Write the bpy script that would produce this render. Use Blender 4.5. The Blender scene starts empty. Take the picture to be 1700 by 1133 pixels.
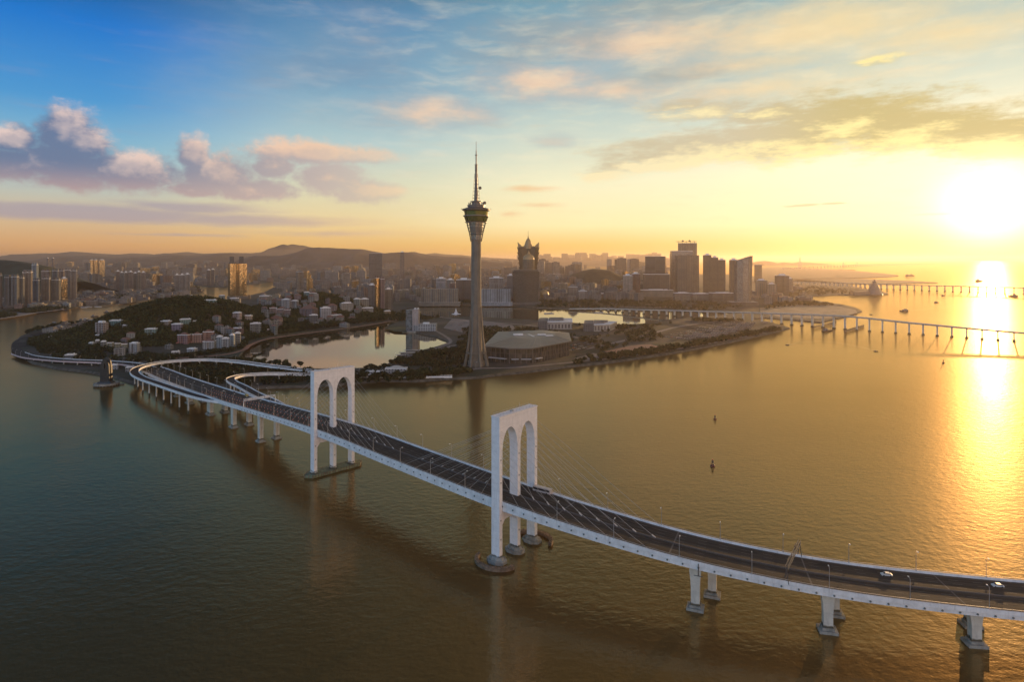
import bpy, bmesh, math, random
import numpy as np
from mathutils import Vector, noise
from mathutils.geometry import tessellate_polygon

R = math.radians
SC = bpy.context.scene
COL = SC.collection

# ------------------------------------------------------------------ camera
F, H, VH = 1040.0, 161.0, 430.0        # focal length in photo pixels, eye height, horizon row
cam_d = bpy.data.cameras.new('camera')
cam = bpy.data.objects.new('camera', cam_d)
COL.objects.link(cam)
cam.location = (0, 0, H)
cam.rotation_euler = (R(90), 0, 0)
cam_d.sensor_width = 36
cam_d.lens = 36 * F / 1700
cam_d.shift_y = -(566.5 - VH) / 1700
cam_d.clip_start = 1
cam_d.clip_end = 120000
SC.camera = cam
SC.render.resolution_x, SC.render.resolution_y = 1024, 683

# ------------------------------------------------------------------ view + cycles
SC.view_settings.view_transform = 'Standard'
SC.view_settings.look = 'None'
SC.view_settings.exposure = 0.16
SC.view_settings.gamma = 1
cy = SC.cycles
cy.use_denoising = True
try:
    cy.denoiser = 'OPENIMAGEDENOISE'
    cy.denoising_input_passes = 'RGB_ALBEDO_NORMAL'
except Exception:
    pass
cy.max_bounces = 5
cy.diffuse_bounces = 2
cy.glossy_bounces = 3
cy.transmission_bounces = 2
cy.volume_bounces = 0
cy.sample_clamp_indirect = 4
cy.sample_clamp_direct = 30

# ------------------------------------------------------------------ sun
SUN_AZ, SUN_EL = R(37.4), R(3.9)
sun_d = bpy.data.lights.new('sun', 'SUN')
sun_d.energy = 4.2
sun_d.angle = R(0.5)
sun_d.color = (1.0, 0.60, 0.27)
sun = bpy.data.objects.new('sun', sun_d)
COL.objects.link(sun)
SD = Vector((math.sin(SUN_AZ) * math.cos(SUN_EL), math.cos(SUN_AZ) * math.cos(SUN_EL), math.sin(SUN_EL)))
sun.rotation_euler = (-SD).to_track_quat('-Z', 'Y').to_euler()
sun.location = (400, 400, 500)


def lin(c):
    c = c / 255.0
    return c / 12.92 if c <= 0.04045 else ((c + 0.055) / 1.055) ** 2.4


def rgb(r, g, b, k=1.0):
    return (lin(r) * k, lin(g) * k, lin(b) * k, 1.0)


# ------------------------------------------------------------------ world
class NT:
    """small helper to write node trees as expressions"""
    def __init__(self, tree):
        self.t = tree

    def n(self, typ, **kw):
        nd = self.t.nodes.new(typ)
        for k, v in kw.items():
            setattr(nd, k, v)
        return nd

    def put(self, sock, v):
        if v is None:
            return
        if isinstance(v, bpy.types.NodeSocket):
            self.t.links.new(v, sock)
        else:
            try:
                sock.default_value = v
            except Exception:
                sock.default_value = (v[0], v[1], v[2])

    def m(self, op, a, b=None, c=None, clamp=False):
        nd = self.n('ShaderNodeMath', operation=op, use_clamp=clamp)
        self.put(nd.inputs[0], a)
        self.put(nd.inputs[1], b)
        self.put(nd.inputs[2], c)
        return nd.outputs[0]

    def vm(self, op, a, b=None, scale=None):
        nd = self.n('ShaderNodeVectorMath', operation=op)
        self.put(nd.inputs[0], a)
        if b is not None:
            self.put(nd.inputs[1], b)
        if scale is not None:
            self.put(nd.inputs['Scale'], scale)
        return nd.outputs['Value'] if op in ('LENGTH', 'DOT_PRODUCT', 'DISTANCE') else nd.outputs[0]

    def xyz(self, x, y, z):
        nd = self.n('ShaderNodeCombineXYZ')
        for i, v in enumerate((x, y, z)):
            self.put(nd.inputs[i], v)
        return nd.outputs[0]

    def sep(self, v):
        nd = self.n('ShaderNodeSeparateXYZ')
        self.put(nd.inputs[0], v)
        return nd.outputs

    def mr(self, v, a, b, c=0.0, d=1.0, kind='SMOOTHSTEP'):
        nd = self.n('ShaderNodeMapRange', interpolation_type=kind)
        for i, x in enumerate((v, a, b, c, d)):
            self.put(nd.inputs[i], x)
        return nd.outputs[0]

    def mix(self, f, a, b, blend='MIX'):
        nd = self.n('ShaderNodeMix', data_type='RGBA', blend_type=blend)
        self.put(nd.inputs[0], f)
        self.put(nd.inputs[6], a)
        self.put(nd.inputs[7], b)
        return nd.outputs[2]

    def ramp(self, f, stops, interp='LINEAR'):
        nd = self.n('ShaderNodeValToRGB')
        nd.color_ramp.interpolation = interp
        el = nd.color_ramp.elements
        while len(el) > 1:
            el.remove(el[-1])
        el[0].position, el[0].color = stops[0]
        for p, c in stops[1:]:
            e = el.new(p)
            e.color = c
        self.put(nd.inputs[0], f)
        return nd.outputs[0]

    def noise(self, vec, scale, detail=4, rough=0.55, dist=0.0):
        nd = self.n('ShaderNodeTexNoise')
        self.put(nd.inputs['Vector'], vec)
        nd.inputs['Scale'].default_value = scale
        nd.inputs['Detail'].default_value = detail
        nd.inputs['Roughness'].default_value = rough
        nd.inputs['Distortion'].default_value = dist
        return nd.outputs['Fac']


def px_ang(u, v):
    """photo pixel of the sky -> azimuth, elevation in degrees"""
    az = math.degrees(math.atan2(u - 850, F))
    el = math.degrees(math.atan2(VH - v, math.hypot(F, u - 850)))
    return az, el


def make_world():
    w = bpy.data.worlds.new('World')
    SC.world = w
    w.use_nodes = True
    t = w.node_tree
    t.nodes.clear()
    N = NT(t)
    gen = N.n('ShaderNodeTexCoord').outputs['Generated']
    d = N.vm('NORMALIZE', gen)
    s = N.sep(d)
    az = N.m('MULTIPLY', N.m('ARCTAN2', s[0], s[1]), 57.29578)
    el = N.m('MULTIPLY', N.m('ARCSINE', s[2]), 57.29578)
    e = N.m('DIVIDE', el, 45.0, clamp=True)

    def stops(lst):
        return [(a / 45.0, rgb(*c)) for a, c in lst]
    left = N.ramp(e, stops([(0, (222, 158, 98)), (1.0, (226, 170, 112)), (3.0, (216, 188, 150)), (5.5, (184, 196, 190)),
                            (8.5, (132, 184, 208)), (12.0, (74, 152, 210)), (17.5, (18, 118, 204)), (23, (30, 60, 84)), (45, (26, 32, 34))]))
    midl = N.ramp(e, stops([(0, (232, 172, 96)), (1.2, (238, 190, 116)), (3.2, (240, 214, 158)), (6.0, (222, 218, 184)),
                            (10, (178, 204, 206)), (15, (124, 166, 192)), (21.0, (78, 132, 176)), (26, (58, 66, 62)), (45, (30, 32, 28))]))
    cent = N.ramp(e, stops([(0, (236, 178, 88)), (1.2, (246, 200, 112)), (3.0, (254, 238, 180)), (7.0, (244, 240, 202)),
                            (11, (206, 218, 204)), (16, (158, 190, 198)), (22.0, (112, 160, 180)), (27, (84, 78, 56)), (45, (36, 32, 24))]))
    right = N.ramp(e, stops([(0, (250, 206, 116)), (1.2, (255, 230, 146)), (3.0, (255, 248, 196)), (7.5, (255, 252, 214)),
                             (11, (228, 232, 206)), (16, (184, 204, 196)), (22.0, (140, 178, 184)), (27, (120, 106, 66)), (45, (50, 42, 26))]))
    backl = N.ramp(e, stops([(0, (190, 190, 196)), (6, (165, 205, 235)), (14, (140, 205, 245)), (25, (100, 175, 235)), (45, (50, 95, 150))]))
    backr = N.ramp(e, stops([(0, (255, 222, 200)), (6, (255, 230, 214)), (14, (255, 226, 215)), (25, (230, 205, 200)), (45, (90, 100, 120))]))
    backl = N.vm('SCALE', backl, scale=1.35)  # unseen sky behind the camera, both halves boosted to brighten the pylon faces
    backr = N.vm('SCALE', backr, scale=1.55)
    col = N.mix(N.mr(az, -34, -16), left, midl)
    col = N.mix(N.mr(az, -16, 6), col, cent)
    col = N.mix(N.mr(az, 6, 36), col, right)
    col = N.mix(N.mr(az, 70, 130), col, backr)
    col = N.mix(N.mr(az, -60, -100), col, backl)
    # a share of the physical sky
    sky = N.n('ShaderNodeTexSky', sky_type='NISHITA')
    sky.sun_disc = False
    sky.sun_elevation = SUN_EL
    sky.sun_rotation = SUN_AZ
    sky.altitude = 160
    skyc = N.vm('SCALE', sky.outputs[0], scale=0.06)
    col = N.mix(0.12, col, skyc)

    # ---------------- clouds, all placed by direction
    p0 = N.xyz(az, el, 0.0)
    stretch = N.vm('MULTIPLY', p0, (0.62, 1.5, 1.0))
    warp = N.n('ShaderNodeTexNoise')
    N.put(warp.inputs['Vector'], stretch)
    warp.inputs['Scale'].default_value = 0.30
    warp.inputs['Detail'].default_value = 3
    wv = N.vm('SUBTRACT', warp.outputs['Color'], (0.5, 0.5, 0.5))
    pw = N.vm('ADD', p0, N.vm('MULTIPLY', wv, (3.2, 1.3, 0)))

    def blobs(pos, lst):
        acc = None
        for (u, v, ru, rv, wt) in lst:
            a, ee = px_ang(u, v)
            k = 57.3 / math.hypot(F, u - 850)
            c = N.vm('SUBTRACT', pos, (a, ee, 0))
            c = N.vm('MULTIPLY', c, (1 / (ru * k * math.cos(R(a))), 1 / (rv * k), 1))
            q = N.m('MULTIPLY_ADD', N.vm('LENGTH', c), -wt, wt)
            acc = q if acc is None else N.m('MAXIMUM', acc, q)
        return acc

    def cover(pos, npos, lst, nscale, namp, lo, hi, det=6, rough=0.6, fine=0.0):
        b = blobs(pos, lst)
        nz = N.noise(npos, nscale, det, rough)
        if fine:
            n2 = N.noise(npos, nscale * 3.3, 6, 0.68)
            nz = N.m('ADD', nz, N.m('MULTIPLY', N.m('SUBTRACT', n2, 0.5), fine))
        dd = N.m('ADD', b, N.m('MULTIPLY', N.m('SUBTRACT', nz, 0.5), namp))
        return N.mr(dd, lo, hi), dd

    # soft high veil, pinkish, wide
    veil_l = [(720, 185, 130, 34, 1), (890, 135, 150, 40, 1), (1080, 70, 280, 55, 1), (1330, 50, 320, 55, 1.1), (1000, 150, 260, 34, .8), (1250, 150, 300, 34, .7), (640, 200, 90, 16, .3),
              (1200, 110, 260, 30, .8), (920, 232, 50, 12, .4), (590, 50, 80, 40, .2), (420, 130, 80, 34, .15), (1560, 60, 240, 40, .9)]
    am, dv = cover(pw, stretch, veil_l, 0.36, 1.0, -0.25, 1.05, 6, 0.6, 0.25)
    veil_c = N.mix(N.mr(dv, 0.1, 0.9), rgb(150, 160, 172), rgb(232, 198, 168))
    col = N.mix(N.m('MULTIPLY', am, 0.85), col, N.mix(N.mr(az, 4, 30), veil_c, rgb(236, 212, 160)))
    # grey blue patches high in the centre
    gp = [(900, 60, 160, 38, 1), (560, 110, 160, 40, .7), (840, 90, 100, 22, .8), (1110, 125, 120, 18, .8), (1100, 8, 220, 26, .9)]
    am, dv = cover(pw, stretch, gp, 0.5, 1.2, -0.35, 0.9, 5)
    col = N.mix(N.m('MULTIPLY', am, 0.62), col, N.mix(N.mr(az, -20, 16), rgb(112, 142, 170), rgb(158, 162, 156)))
    # long low streaks on the left
    st = [(150, 354, 400, 22, 1.2), (420, 366, 300, 14, 1), (60, 352, 230, 18, 1.2), (330, 345, 180, 14, 1), (560, 388, 200, 8, .6), (300, 390, 180, 5, .6),
          (1000, 352, 70, 4, .0), (870, 312, 70, 8, .9), (900, 340, 60, 7, .6), (850, 355, 30, 8, .7), (1330, 339, 40, 2.6, 1.2), (1385, 337, 28, 2.2, 1.1),
          (1560, 355, 60, 3, .6), (1600, 400, 160, 4, .7)]
    sp = N.vm('MULTIPLY', p0, (0.35, 2.6, 1.0))
    ps = N.vm('ADD', p0, N.vm('MULTIPLY', wv, (3.0, 0.5, 0)))
    am, dv = cover(ps, sp, st, 0.5, 1.0, 0.0, 0.8, 5)
    col = N.mix(N.m('MULTIPLY', am, 0.75), col, N.mix(N.mr(az, -30, 0), rgb(160, 150, 162), rgb(232, 190, 140)))
    # wisps everywhere, faint
    wn = N.noise(N.vm('MULTIPLY', pw, (0.22, 0.95, 1)), 0.9, 6, 0.6)
    wsp = N.m('MULTIPLY', N.mr(wn, 0.42, 0.85), N.m('MULTIPLY', N.mr(el, 1.0, 5.0), N.mr(az, -34, -4)))
    col = N.mix(N.m('MULTIPLY', wsp, 0.34), col, N.mix(N.mr(az, -38, 10), rgb(196, 194, 204), rgb(255, 238, 196)))

    # cumulus, shaded by the difference of two samples of the same field
    cum = [(92, 268, 95, 30, 1.1), (112, 222, 48, 40, 1.25), (136, 240, 48, 32, 1.1), (22, 232, 46, 22, 1.0), (215, 284, 80, 30, 1.1), (12, 272, 70, 24, 1.1), (120, 300, 60, 16, .9),
           (368, 288, 58, 32, 1.1), (322, 258, 26, 30, 1.05), (420, 314, 66, 17, 1.0), (320, 312, 50, 10, .9),
           (520, 254, 92, 18, 1.0), (458, 276, 30, 17, 1.0), (590, 258, 60, 12, .8),
           (548, 296, 56, 24, 1.1), (606, 316, 58, 17, 1.0)]
    off = (0.5, 1.5, 0)
    bw = N.vm('ADD', p0, N.vm('MULTIPLY', wv, (1.6, 1.0, 0)))
    nst = N.vm('MULTIPLY', p0, (0.8, 1.1, 1.0))
    a1, d1 = cover(bw, nst, cum, 0.5, 1.45, -0.55, 0.30, 9, 0.66, 0.55)
    pos2 = N.vm('ADD', bw, off)
    a2, d2 = cover(pos2, N.vm('ADD', nst, (0.4, 1.65, 0)), cum, 0.5, 1.45, -0.55, 0.30, 9, 0.66, 0.55)
    lit = N.mr(N.m('SUBTRACT', d1, d2), 0.22, 1.5)
    shade = N.mix(N.mr(el, 4.5, 7.5), rgb(178, 150, 148), rgb(98, 112, 144))
    shade = N.mix(N.mr(az, -36, -12), shade, rgb(190, 172, 166))
    light = N.mix(N.mr(az, -36, -14), rgb(228, 200, 188), rgb(236, 194, 160))
    cc = N.mix(lit, shade, light)
    body = N.mr(d1, 0.15, 0.9)
    cc = N.mix(N.m('MULTIPLY', body, 0.45), cc, shade)
    am = N.m('MULTIPLY', a1, N.mr(az, -20, -6, 1.0, 0.4))
    col = N.mix(N.m('MULTIPLY', am, 0.9), col, cc)

    # golden bank over the sun
    gb = [(1400, 200, 200, 48, 1.1), (1520, 216, 210, 44, 1.1), (1660, 232, 170, 42, 1.15), (1280, 236, 200, 40, 1.1), (1180, 246, 210, 32, 1.05),
          (1100, 258, 110, 14, .95), (1280, 190, 110, 22, .95), (1180, 184, 100, 16, .9), (1130, 176, 70, 12, .7), (1470, 98, 50, 8, .45), (1060, 274, 110, 12, .8),
          (1000, 290, 50, 12, .75), (1700, 205, 90, 22, .9), (1390, 220, 190, 30, 1.0)]
    nb = N.vm('MULTIPLY', p0, (0.42, 1.5, 1.0))
    g1, e1 = cover(pw, nb, gb, 0.6, 1.6, -0.2, 0.55, 9, 0.64, 0.5)
    g2, e2 = cover(N.vm('ADD', pw, (0.25, -1.0, 0)), N.vm('ADD', nb, (0.1, -1.5, 0)), gb, 0.6, 1.6, -0.2, 0.55, 9, 0.64, 0.5)
    litg = N.mr(N.m('SUBTRACT', e1, e2), -0.1, 0.8)
    cg = N.mix(litg, N.mix(N.mr(az, 18, 30), rgb(196, 182, 150), rgb(188, 168, 104)), N.mix(N.mr(az, 10, 30), rgb(240, 224, 178), rgb(255, 232, 150)))
    col = N.mix(N.m('MULTIPLY', g1, 0.82), col, cg)

    # brightness of the air round the sun
    sd = px_ang(1640, 345)
    sa, se = R(sd[0]), R(sd[1])
    sdir = (math.sin(sa) * math.cos(se), math.cos(sa) * math.cos(se), math.sin(se))
    cosang = N.vm('DOT_PRODUCT', d, sdir)
    ang = N.m('MULTIPLY', N.m('ARCCOSINE', N.m('MINIMUM', cosang, 0.999999)), 57.29578)
    up = N.m('SUBTRACT', el, sd[1])
    fall = N.mr(up, 1.0, 6.0, 1.0, 0.25)
    gl1 = N.m('MULTIPLY', N.m('POWER', 2.718, N.m('MULTIPLY', N.m('POWER', N.m('DIVIDE', ang, 2.5), 2.0), -1)), 1.1)
    gl2 = N.m('MULTIPLY', N.m('MULTIPLY', N.m('POWER', 2.718, N.m('DIVIDE', ang, -9.0)), 0.30), fall)
    g = N.vm('SCALE', (1.0, 0.95, 0.74), scale=gl1)
    gg = N.vm('SCALE', (1.0, 0.86, 0.56), scale=gl2)
    tot = N.vm('ADD', N.vm('ADD', col, g), gg)
    bg = N.n('ShaderNodeBackground')
    N.put(bg.inputs['Color'], tot)
    bg.inputs['Strength'].default_value = 1.0
    out = N.n('ShaderNodeOutputWorld')
    t.links.new(bg.outputs[0], out.inputs['Surface'])
    w.cycles.sampling_method = 'MANUAL'
    w.cycles.sample_map_resolution = 1024


make_world()


# ------------------------------------------------------------------ geometry helpers
def G(u, v, z=0.0):
    """the point of the level plane z seen at a photo pixel"""
    Y = F * (H - z) / (v - VH)
    return Vector(((u - 850) / F * Y, Y, z))


def depth(v, z=3.0):
    return F * (H - z) / (v - VH)


def zat(v, Y):
    return H - (v - VH) * Y / F


def xat(u, Y):
    return (u - 850) / F * Y


class MB:
    def __init__(self):
        self.v, self.f, self.m, self.uv = [], [], [], []

    def face(self, pts, mat=0, uv=None):
        i = len(self.v)
        self.v.extend([tuple(p) for p in pts])
        self.f.append(tuple(range(i, i + len(pts))))
        self.m.append(mat)
        self.uv.append(uv if uv else [(p[0], p[1]) for p in pts])

    def prism(self, poly, z0, z1, side=0, top=1, top_poly=None, bottom=False, u0=0.0):
        """poly: list of (x,y) counter-clockwise; top_poly: same count for tapered shapes; z1 may be a list"""
        tp = top_poly or poly
        n = len(poly)
        zt = z1 if isinstance(z1, (list, tuple)) else [z1] * n
        u = u0
        for i in range(n):
            a, b = poly[i], poly[(i + 1) % n]
            c, d = tp[(i + 1) % n], tp[i]
            L = math.hypot(b[0] - a[0], b[1] - a[1])
            self.face([(a[0], a[1], z0), (b[0], b[1], z0), (c[0], c[1], zt[(i + 1) % n]), (d[0], d[1], zt[i])], side,
                      [(u, 0), (u + L, 0), (u + L, zt[(i + 1) % n] - z0), (u, zt[i] - z0)])
            u += L
        if n <= 4:
            self.face([(p[0], p[1], zt[i]) for i, p in enumerate(tp)], top)
        else:
            self.cap(tp, zt, top)
        if bottom:
            self.cap(poly[::-1], [z0] * n, top)

    def cap(self, poly, zs, mat):
        loop = [Vector((p[0], p[1], 0)) for p in poly]
        for tri in tessellate_polygon([loop]):
            pts = [(poly[k][0], poly[k][1], zs[k]) for k in tri]
            a, b, c = [Vector(q) for q in pts]
            if (b - a).cross(c - a).z < 0 and zs[0] >= 0:
                pts = pts[::-1]
            self.face(pts, mat)

    def box(self, cx, cy, z0, w, d, h, rot=0.0, side=0, top=1, taper=1.0):
        p = rect(cx, cy, w, d, rot)
        q = rect(cx, cy, w * taper, d * taper, rot)
        self.prism(p, z0, z0 + h, side, top, q, True)

    def hip(self, cx, cy, z0, w, d, h, rot=0.0, mat=1, ridge=0.4):
        p = rect(cx, cy, w, d, rot)
        q = rect(cx, cy, w * ridge, 0.05, rot) if w >= d else rect(cx, cy, 0.05, d * ridge, rot)
        self.prism(p, z0, z0 + h, mat, mat, q)

    def tube(self, pts, r, n=6, mat=0, closed=False, r2=None):
        pts = [Vector(p) for p in pts]
        rings = []
        for i, p in enumerate(pts):
            a = pts[max(i - 1, 0)]
            b = pts[min(i + 1, len(pts) - 1)]
            t = (b - a).normalized()
            ref = Vector((0, 0, 1)) if abs(t.z) < 0.9 else Vector((1, 0, 0))
            x = t.cross(ref).normalized()
            y = t.cross(x).normalized()
            rr = r if r2 is None else r + (r2 - r) * i / (len(pts) - 1)
            rings.append([p + (x * math.cos(k * 2 * math.pi / n) + y * math.sin(k * 2 * math.pi / n)) * rr for k in range(n)])
        for i in range(len(rings) - 1):
            for k in range(n):
                k2 = (k + 1) % n
                self.face([rings[i][k], rings[i + 1][k], rings[i + 1][k2], rings[i][k2]], mat)
        self.face(rings[0], mat)
        self.face(rings[-1][::-1], mat)

    def lathe(self, prof, n=24, cx=0, cy=0, mat=0, sx=1.0, sy=1.0):
        """prof: (radius, z) list from bottom to top"""
        u = 0
        for i in range(len(prof) - 1):
            r0, z0 = prof[i]
            r1, z1 = prof[i + 1]
            for k in range(n):
                a, b = 2 * math.pi * k / n, 2 * math.pi * (k + 1) / n
                P = [(cx + r0 * sx * math.cos(a), cy + r0 * sy * math.sin(a), z0), (cx + r0 * sx * math.cos(b), cy + r0 * sy * math.sin(b), z0),
                     (cx + r1 * sx * math.cos(b), cy + r1 * sy * math.sin(b), z1), (cx + r1 * sx * math.cos(a), cy + r1 * sy * math.sin(a), z1)]
                rr = max(r0, r1)
                self.face(P, mat, [(a * rr, z0), (b * rr, z0), (b * rr, z1), (a * rr, z1)])

    def sweep(self, pts, sec, mat=0, closed=True, caps=True):
        """pts: dense 3-D path; sec: (offset to the left, height) list"""
        rings = []
        L = 0
        for i, p in enumerate(pts):
            a, b = pts[max(i - 1, 0)], pts[min(i + 1, len(pts) - 1)]
            t = Vector((b[0] - a[0], b[1] - a[1], 0)).normalized()
            nl = Vector((-t.y, t.x, 0))
            if i:
                L += (Vector(p) - Vector(pts[i - 1])).length
            sc_ = sec(i) if callable(sec) else sec
            rings.append(([Vector(p) + nl * o + Vector((0, 0, z)) for o, z in sc_], L))
        sec = sc_
        n = len(sec)
        for i in range(len(rings) - 1):
            (A, la), (B, lb) = rings[i], rings[i + 1]
            w = 0
            for k in range(n if closed else n - 1):
                k2 = (k + 1) % n
                dw = math.hypot(sec[k2][0] - sec[k][0], sec[k2][1] - sec[k][1])
                self.face([A[k], A[k2], B[k2], B[k]], mat, [(la, w), (la, w + dw), (lb, w + dw), (lb, w)])
                w += dw
        if caps and closed:
            self.face(rings[0][0][::-1], mat)
            self.face(rings[-1][0], mat)

    def build(self, name, mats, parent=None, loc=None, smooth=False):
        me = bpy.data.meshes.new(name)
        me.from_pydata(self.v, [], self.f)
        if not isinstance(mats, (list, tuple)):
            mats = [mats]
        for m in mats:
            me.materials.append(m)
        if len(mats) > 1:
            me.polygons.foreach_set('material_index', [min(k, len(mats) - 1) for k in self.m])
        uvl = me.uv_layers.new(name='UVMap')
        flat = [c for f in self.uv for p in f for c in p]
        uvl.data.foreach_set('uv', flat)
        bm = bmesh.new()
        bm.from_mesh(me)
        bmesh.ops.remove_doubles(bm, verts=bm.verts, dist=0.002)
        bmesh.ops.recalc_face_normals(bm, faces=bm.faces)
        if smooth:
            for f in bm.faces:
                f.smooth = True
            for e in bm.edges:
                if len(e.link_faces) == 2 and e.calc_face_angle(0) > 0.6:
                    e.smooth = False
        bm.to_mesh(me)
        bm.free()
        o = bpy.data.objects.new(name, me)
        COL.objects.link(o)
        if parent is not None:
            o.parent = parent
        if loc is not None:
            o.location = loc
        return o


def rect(cx, cy, w, d, rot=0.0):
    c, s = math.cos(rot), math.sin(rot)
    return [(cx + x * c - y * s, cy + x * s + y * c) for x, y in ((-w / 2, -d / 2), (w / 2, -d / 2), (w / 2, d / 2), (-w / 2, d / 2))]


def ngon(cx, cy, r, n, rot=0.0, sx=1.0, sy=1.0):
    return [(cx + r * sx * math.cos(rot + 2 * math.pi * k / n), cy + r * sy * math.sin(rot + 2 * math.pi * k / n)) for k in range(n)]


def catmull(P, step=6.0):
    P = [Vector(p) for p in P]
    out = []
    for i in range(len(P) - 1):
        p0 = P[i - 1] if i else P[0] * 2 - P[1]
        p1, p2 = P[i], P[i + 1]
        p3 = P[i + 2] if i + 2 < len(P) else P[-1] * 2 - P[-2]
        n = max(2, int((p2 - p1).length / step))
        # centripetal-ish uniform spline
        for k in range(n):
            t = k / n
            t2, t3 = t * t, t * t * t
            out.append(0.5 * ((2 * p1) + (-p0 + p2) * t + (2 * p0 - 5 * p1 + 4 * p2 - p3) * t2 + (-p0 + 3 * p1 - 3 * p2 + p3) * t3))
    out.append(P[-1])
    return out


class Path:
    def __init__(self, pts):
        self.p = pts
        self.s = [0]
        for a, b in zip(pts, pts[1:]):
            self.s.append(self.s[-1] + (b - a).length)
        self.L = self.s[-1]

    def at(self, s):
        s = min(max(s, 0), self.L - 1e-6)
        i = max(0, min(len(self.s) - 2, int(np.searchsorted(self.s, s)) - 1))
        f = (s - self.s[i]) / max(self.s[i + 1] - self.s[i], 1e-6)
        p = self.p[i].lerp(self.p[i + 1], f)
        a, b = self.p[max(i - 1, 0)], self.p[min(i + 2, len(self.p) - 1)]
        t = Vector((b.x - a.x, b.y - a.y, 0)).normalized()
        return p, t, Vector((-t.y, t.x, 0))

    def near(self, x, y):
        q = Vector((x, y))
        return self.s[min(range(len(self.p)), key=lambda i: (self.p[i].xy - q).length)]


def empty(name, loc, rz=0.0):
    o = bpy.data.objects.new(name, None)
    COL.objects.link(o)
    o.location = loc
    o.rotation_euler = (0, 0, rz)
    o.empty_display_size = 1
    return o


def tag(o, label=None, cat=None, group=None, kind=None):
    if label:
        o['label'] = label
    if cat:
        o['category'] = cat
    if group:
        o['group'] = group
    if kind:
        o['kind'] = kind
    return o


def copy_tree(o, parent=None):
    c = o.copy()
    COL.objects.link(c)
    c.parent = parent
    if o.as_pointer() in KIDS:
        pass
    for ch in list(KIDS.get(o.as_pointer(), [])):
        copy_tree(ch, c)
    return c


KIDS = {}


def kid(parent, child):
    KIDS.setdefault(parent.as_pointer(), []).append(child)
    return child


# ------------------------------------------------------------------ materials
def mat(name, color, rough=0.8, metal=0.0, nscale=None, namp=0.25, bump=0.0, spec=0.5, coord='Object', streak=0.0, tide=0.0):
    m = bpy.data.materials.new(name)
    m.use_nodes = True
    t = m.node_tree
    N = NT(t)
    b = t.nodes['Principled BSDF']
    b.inputs['Roughness'].default_value = rough
    b.inputs['Metallic'].default_value = metal
    b.inputs['Specular IOR Level'].default_value = spec
    if nscale is None:
        b.inputs['Base Color'].default_value = (*color, 1)
    else:
        co = N.n('ShaderNodeTexCoord').outputs[coord]
        nz = N.noise(co, nscale, 5, 0.6)
        dark = tuple(c * (1 - namp) for c in color) + (1,)
        lite = tuple(min(1, c * (1 + namp)) for c in color) + (1,)
        c = N.mix(N.mr(nz, 0.3, 0.7), dark, lite)
        if streak:
            sn = N.noise(N.vm('MULTIPLY', co, (1, 1, .07)), 0.9, 5, 0.7)
            c = N.mix(N.m('MULTIPLY', N.mr(sn, 0.5, 0.78), streak), c, tuple(q * .45 for q in color) + (1,))
            jl = N.m('LESS_THAN', N.m('FRACT', N.m('DIVIDE', N.sep(co)[2], 4.2)), 0.035)
            c = N.mix(N.m('MULTIPLY', jl, 0.28), c, tuple(q * .5 for q in color) + (1,))
        if tide:
            zz = N.m('ADD', N.sep(co)[2], N.m('MULTIPLY', nz, 2.2))
            c = N.mix(N.mr(zz, tide, tide + .9, 1.0, 0.0), c, (0.07, 0.065, 0.045, 1))
        N.put(b.inputs['Base Color'], c)
        if bump:
            bp = N.n('ShaderNodeBump')
            bp.inputs['Distance'].default_value = bump
            N.put(bp.inputs['Height'], nz)
            t.links.new(bp.outputs[0], b.inputs['Normal'])
    return m


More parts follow.
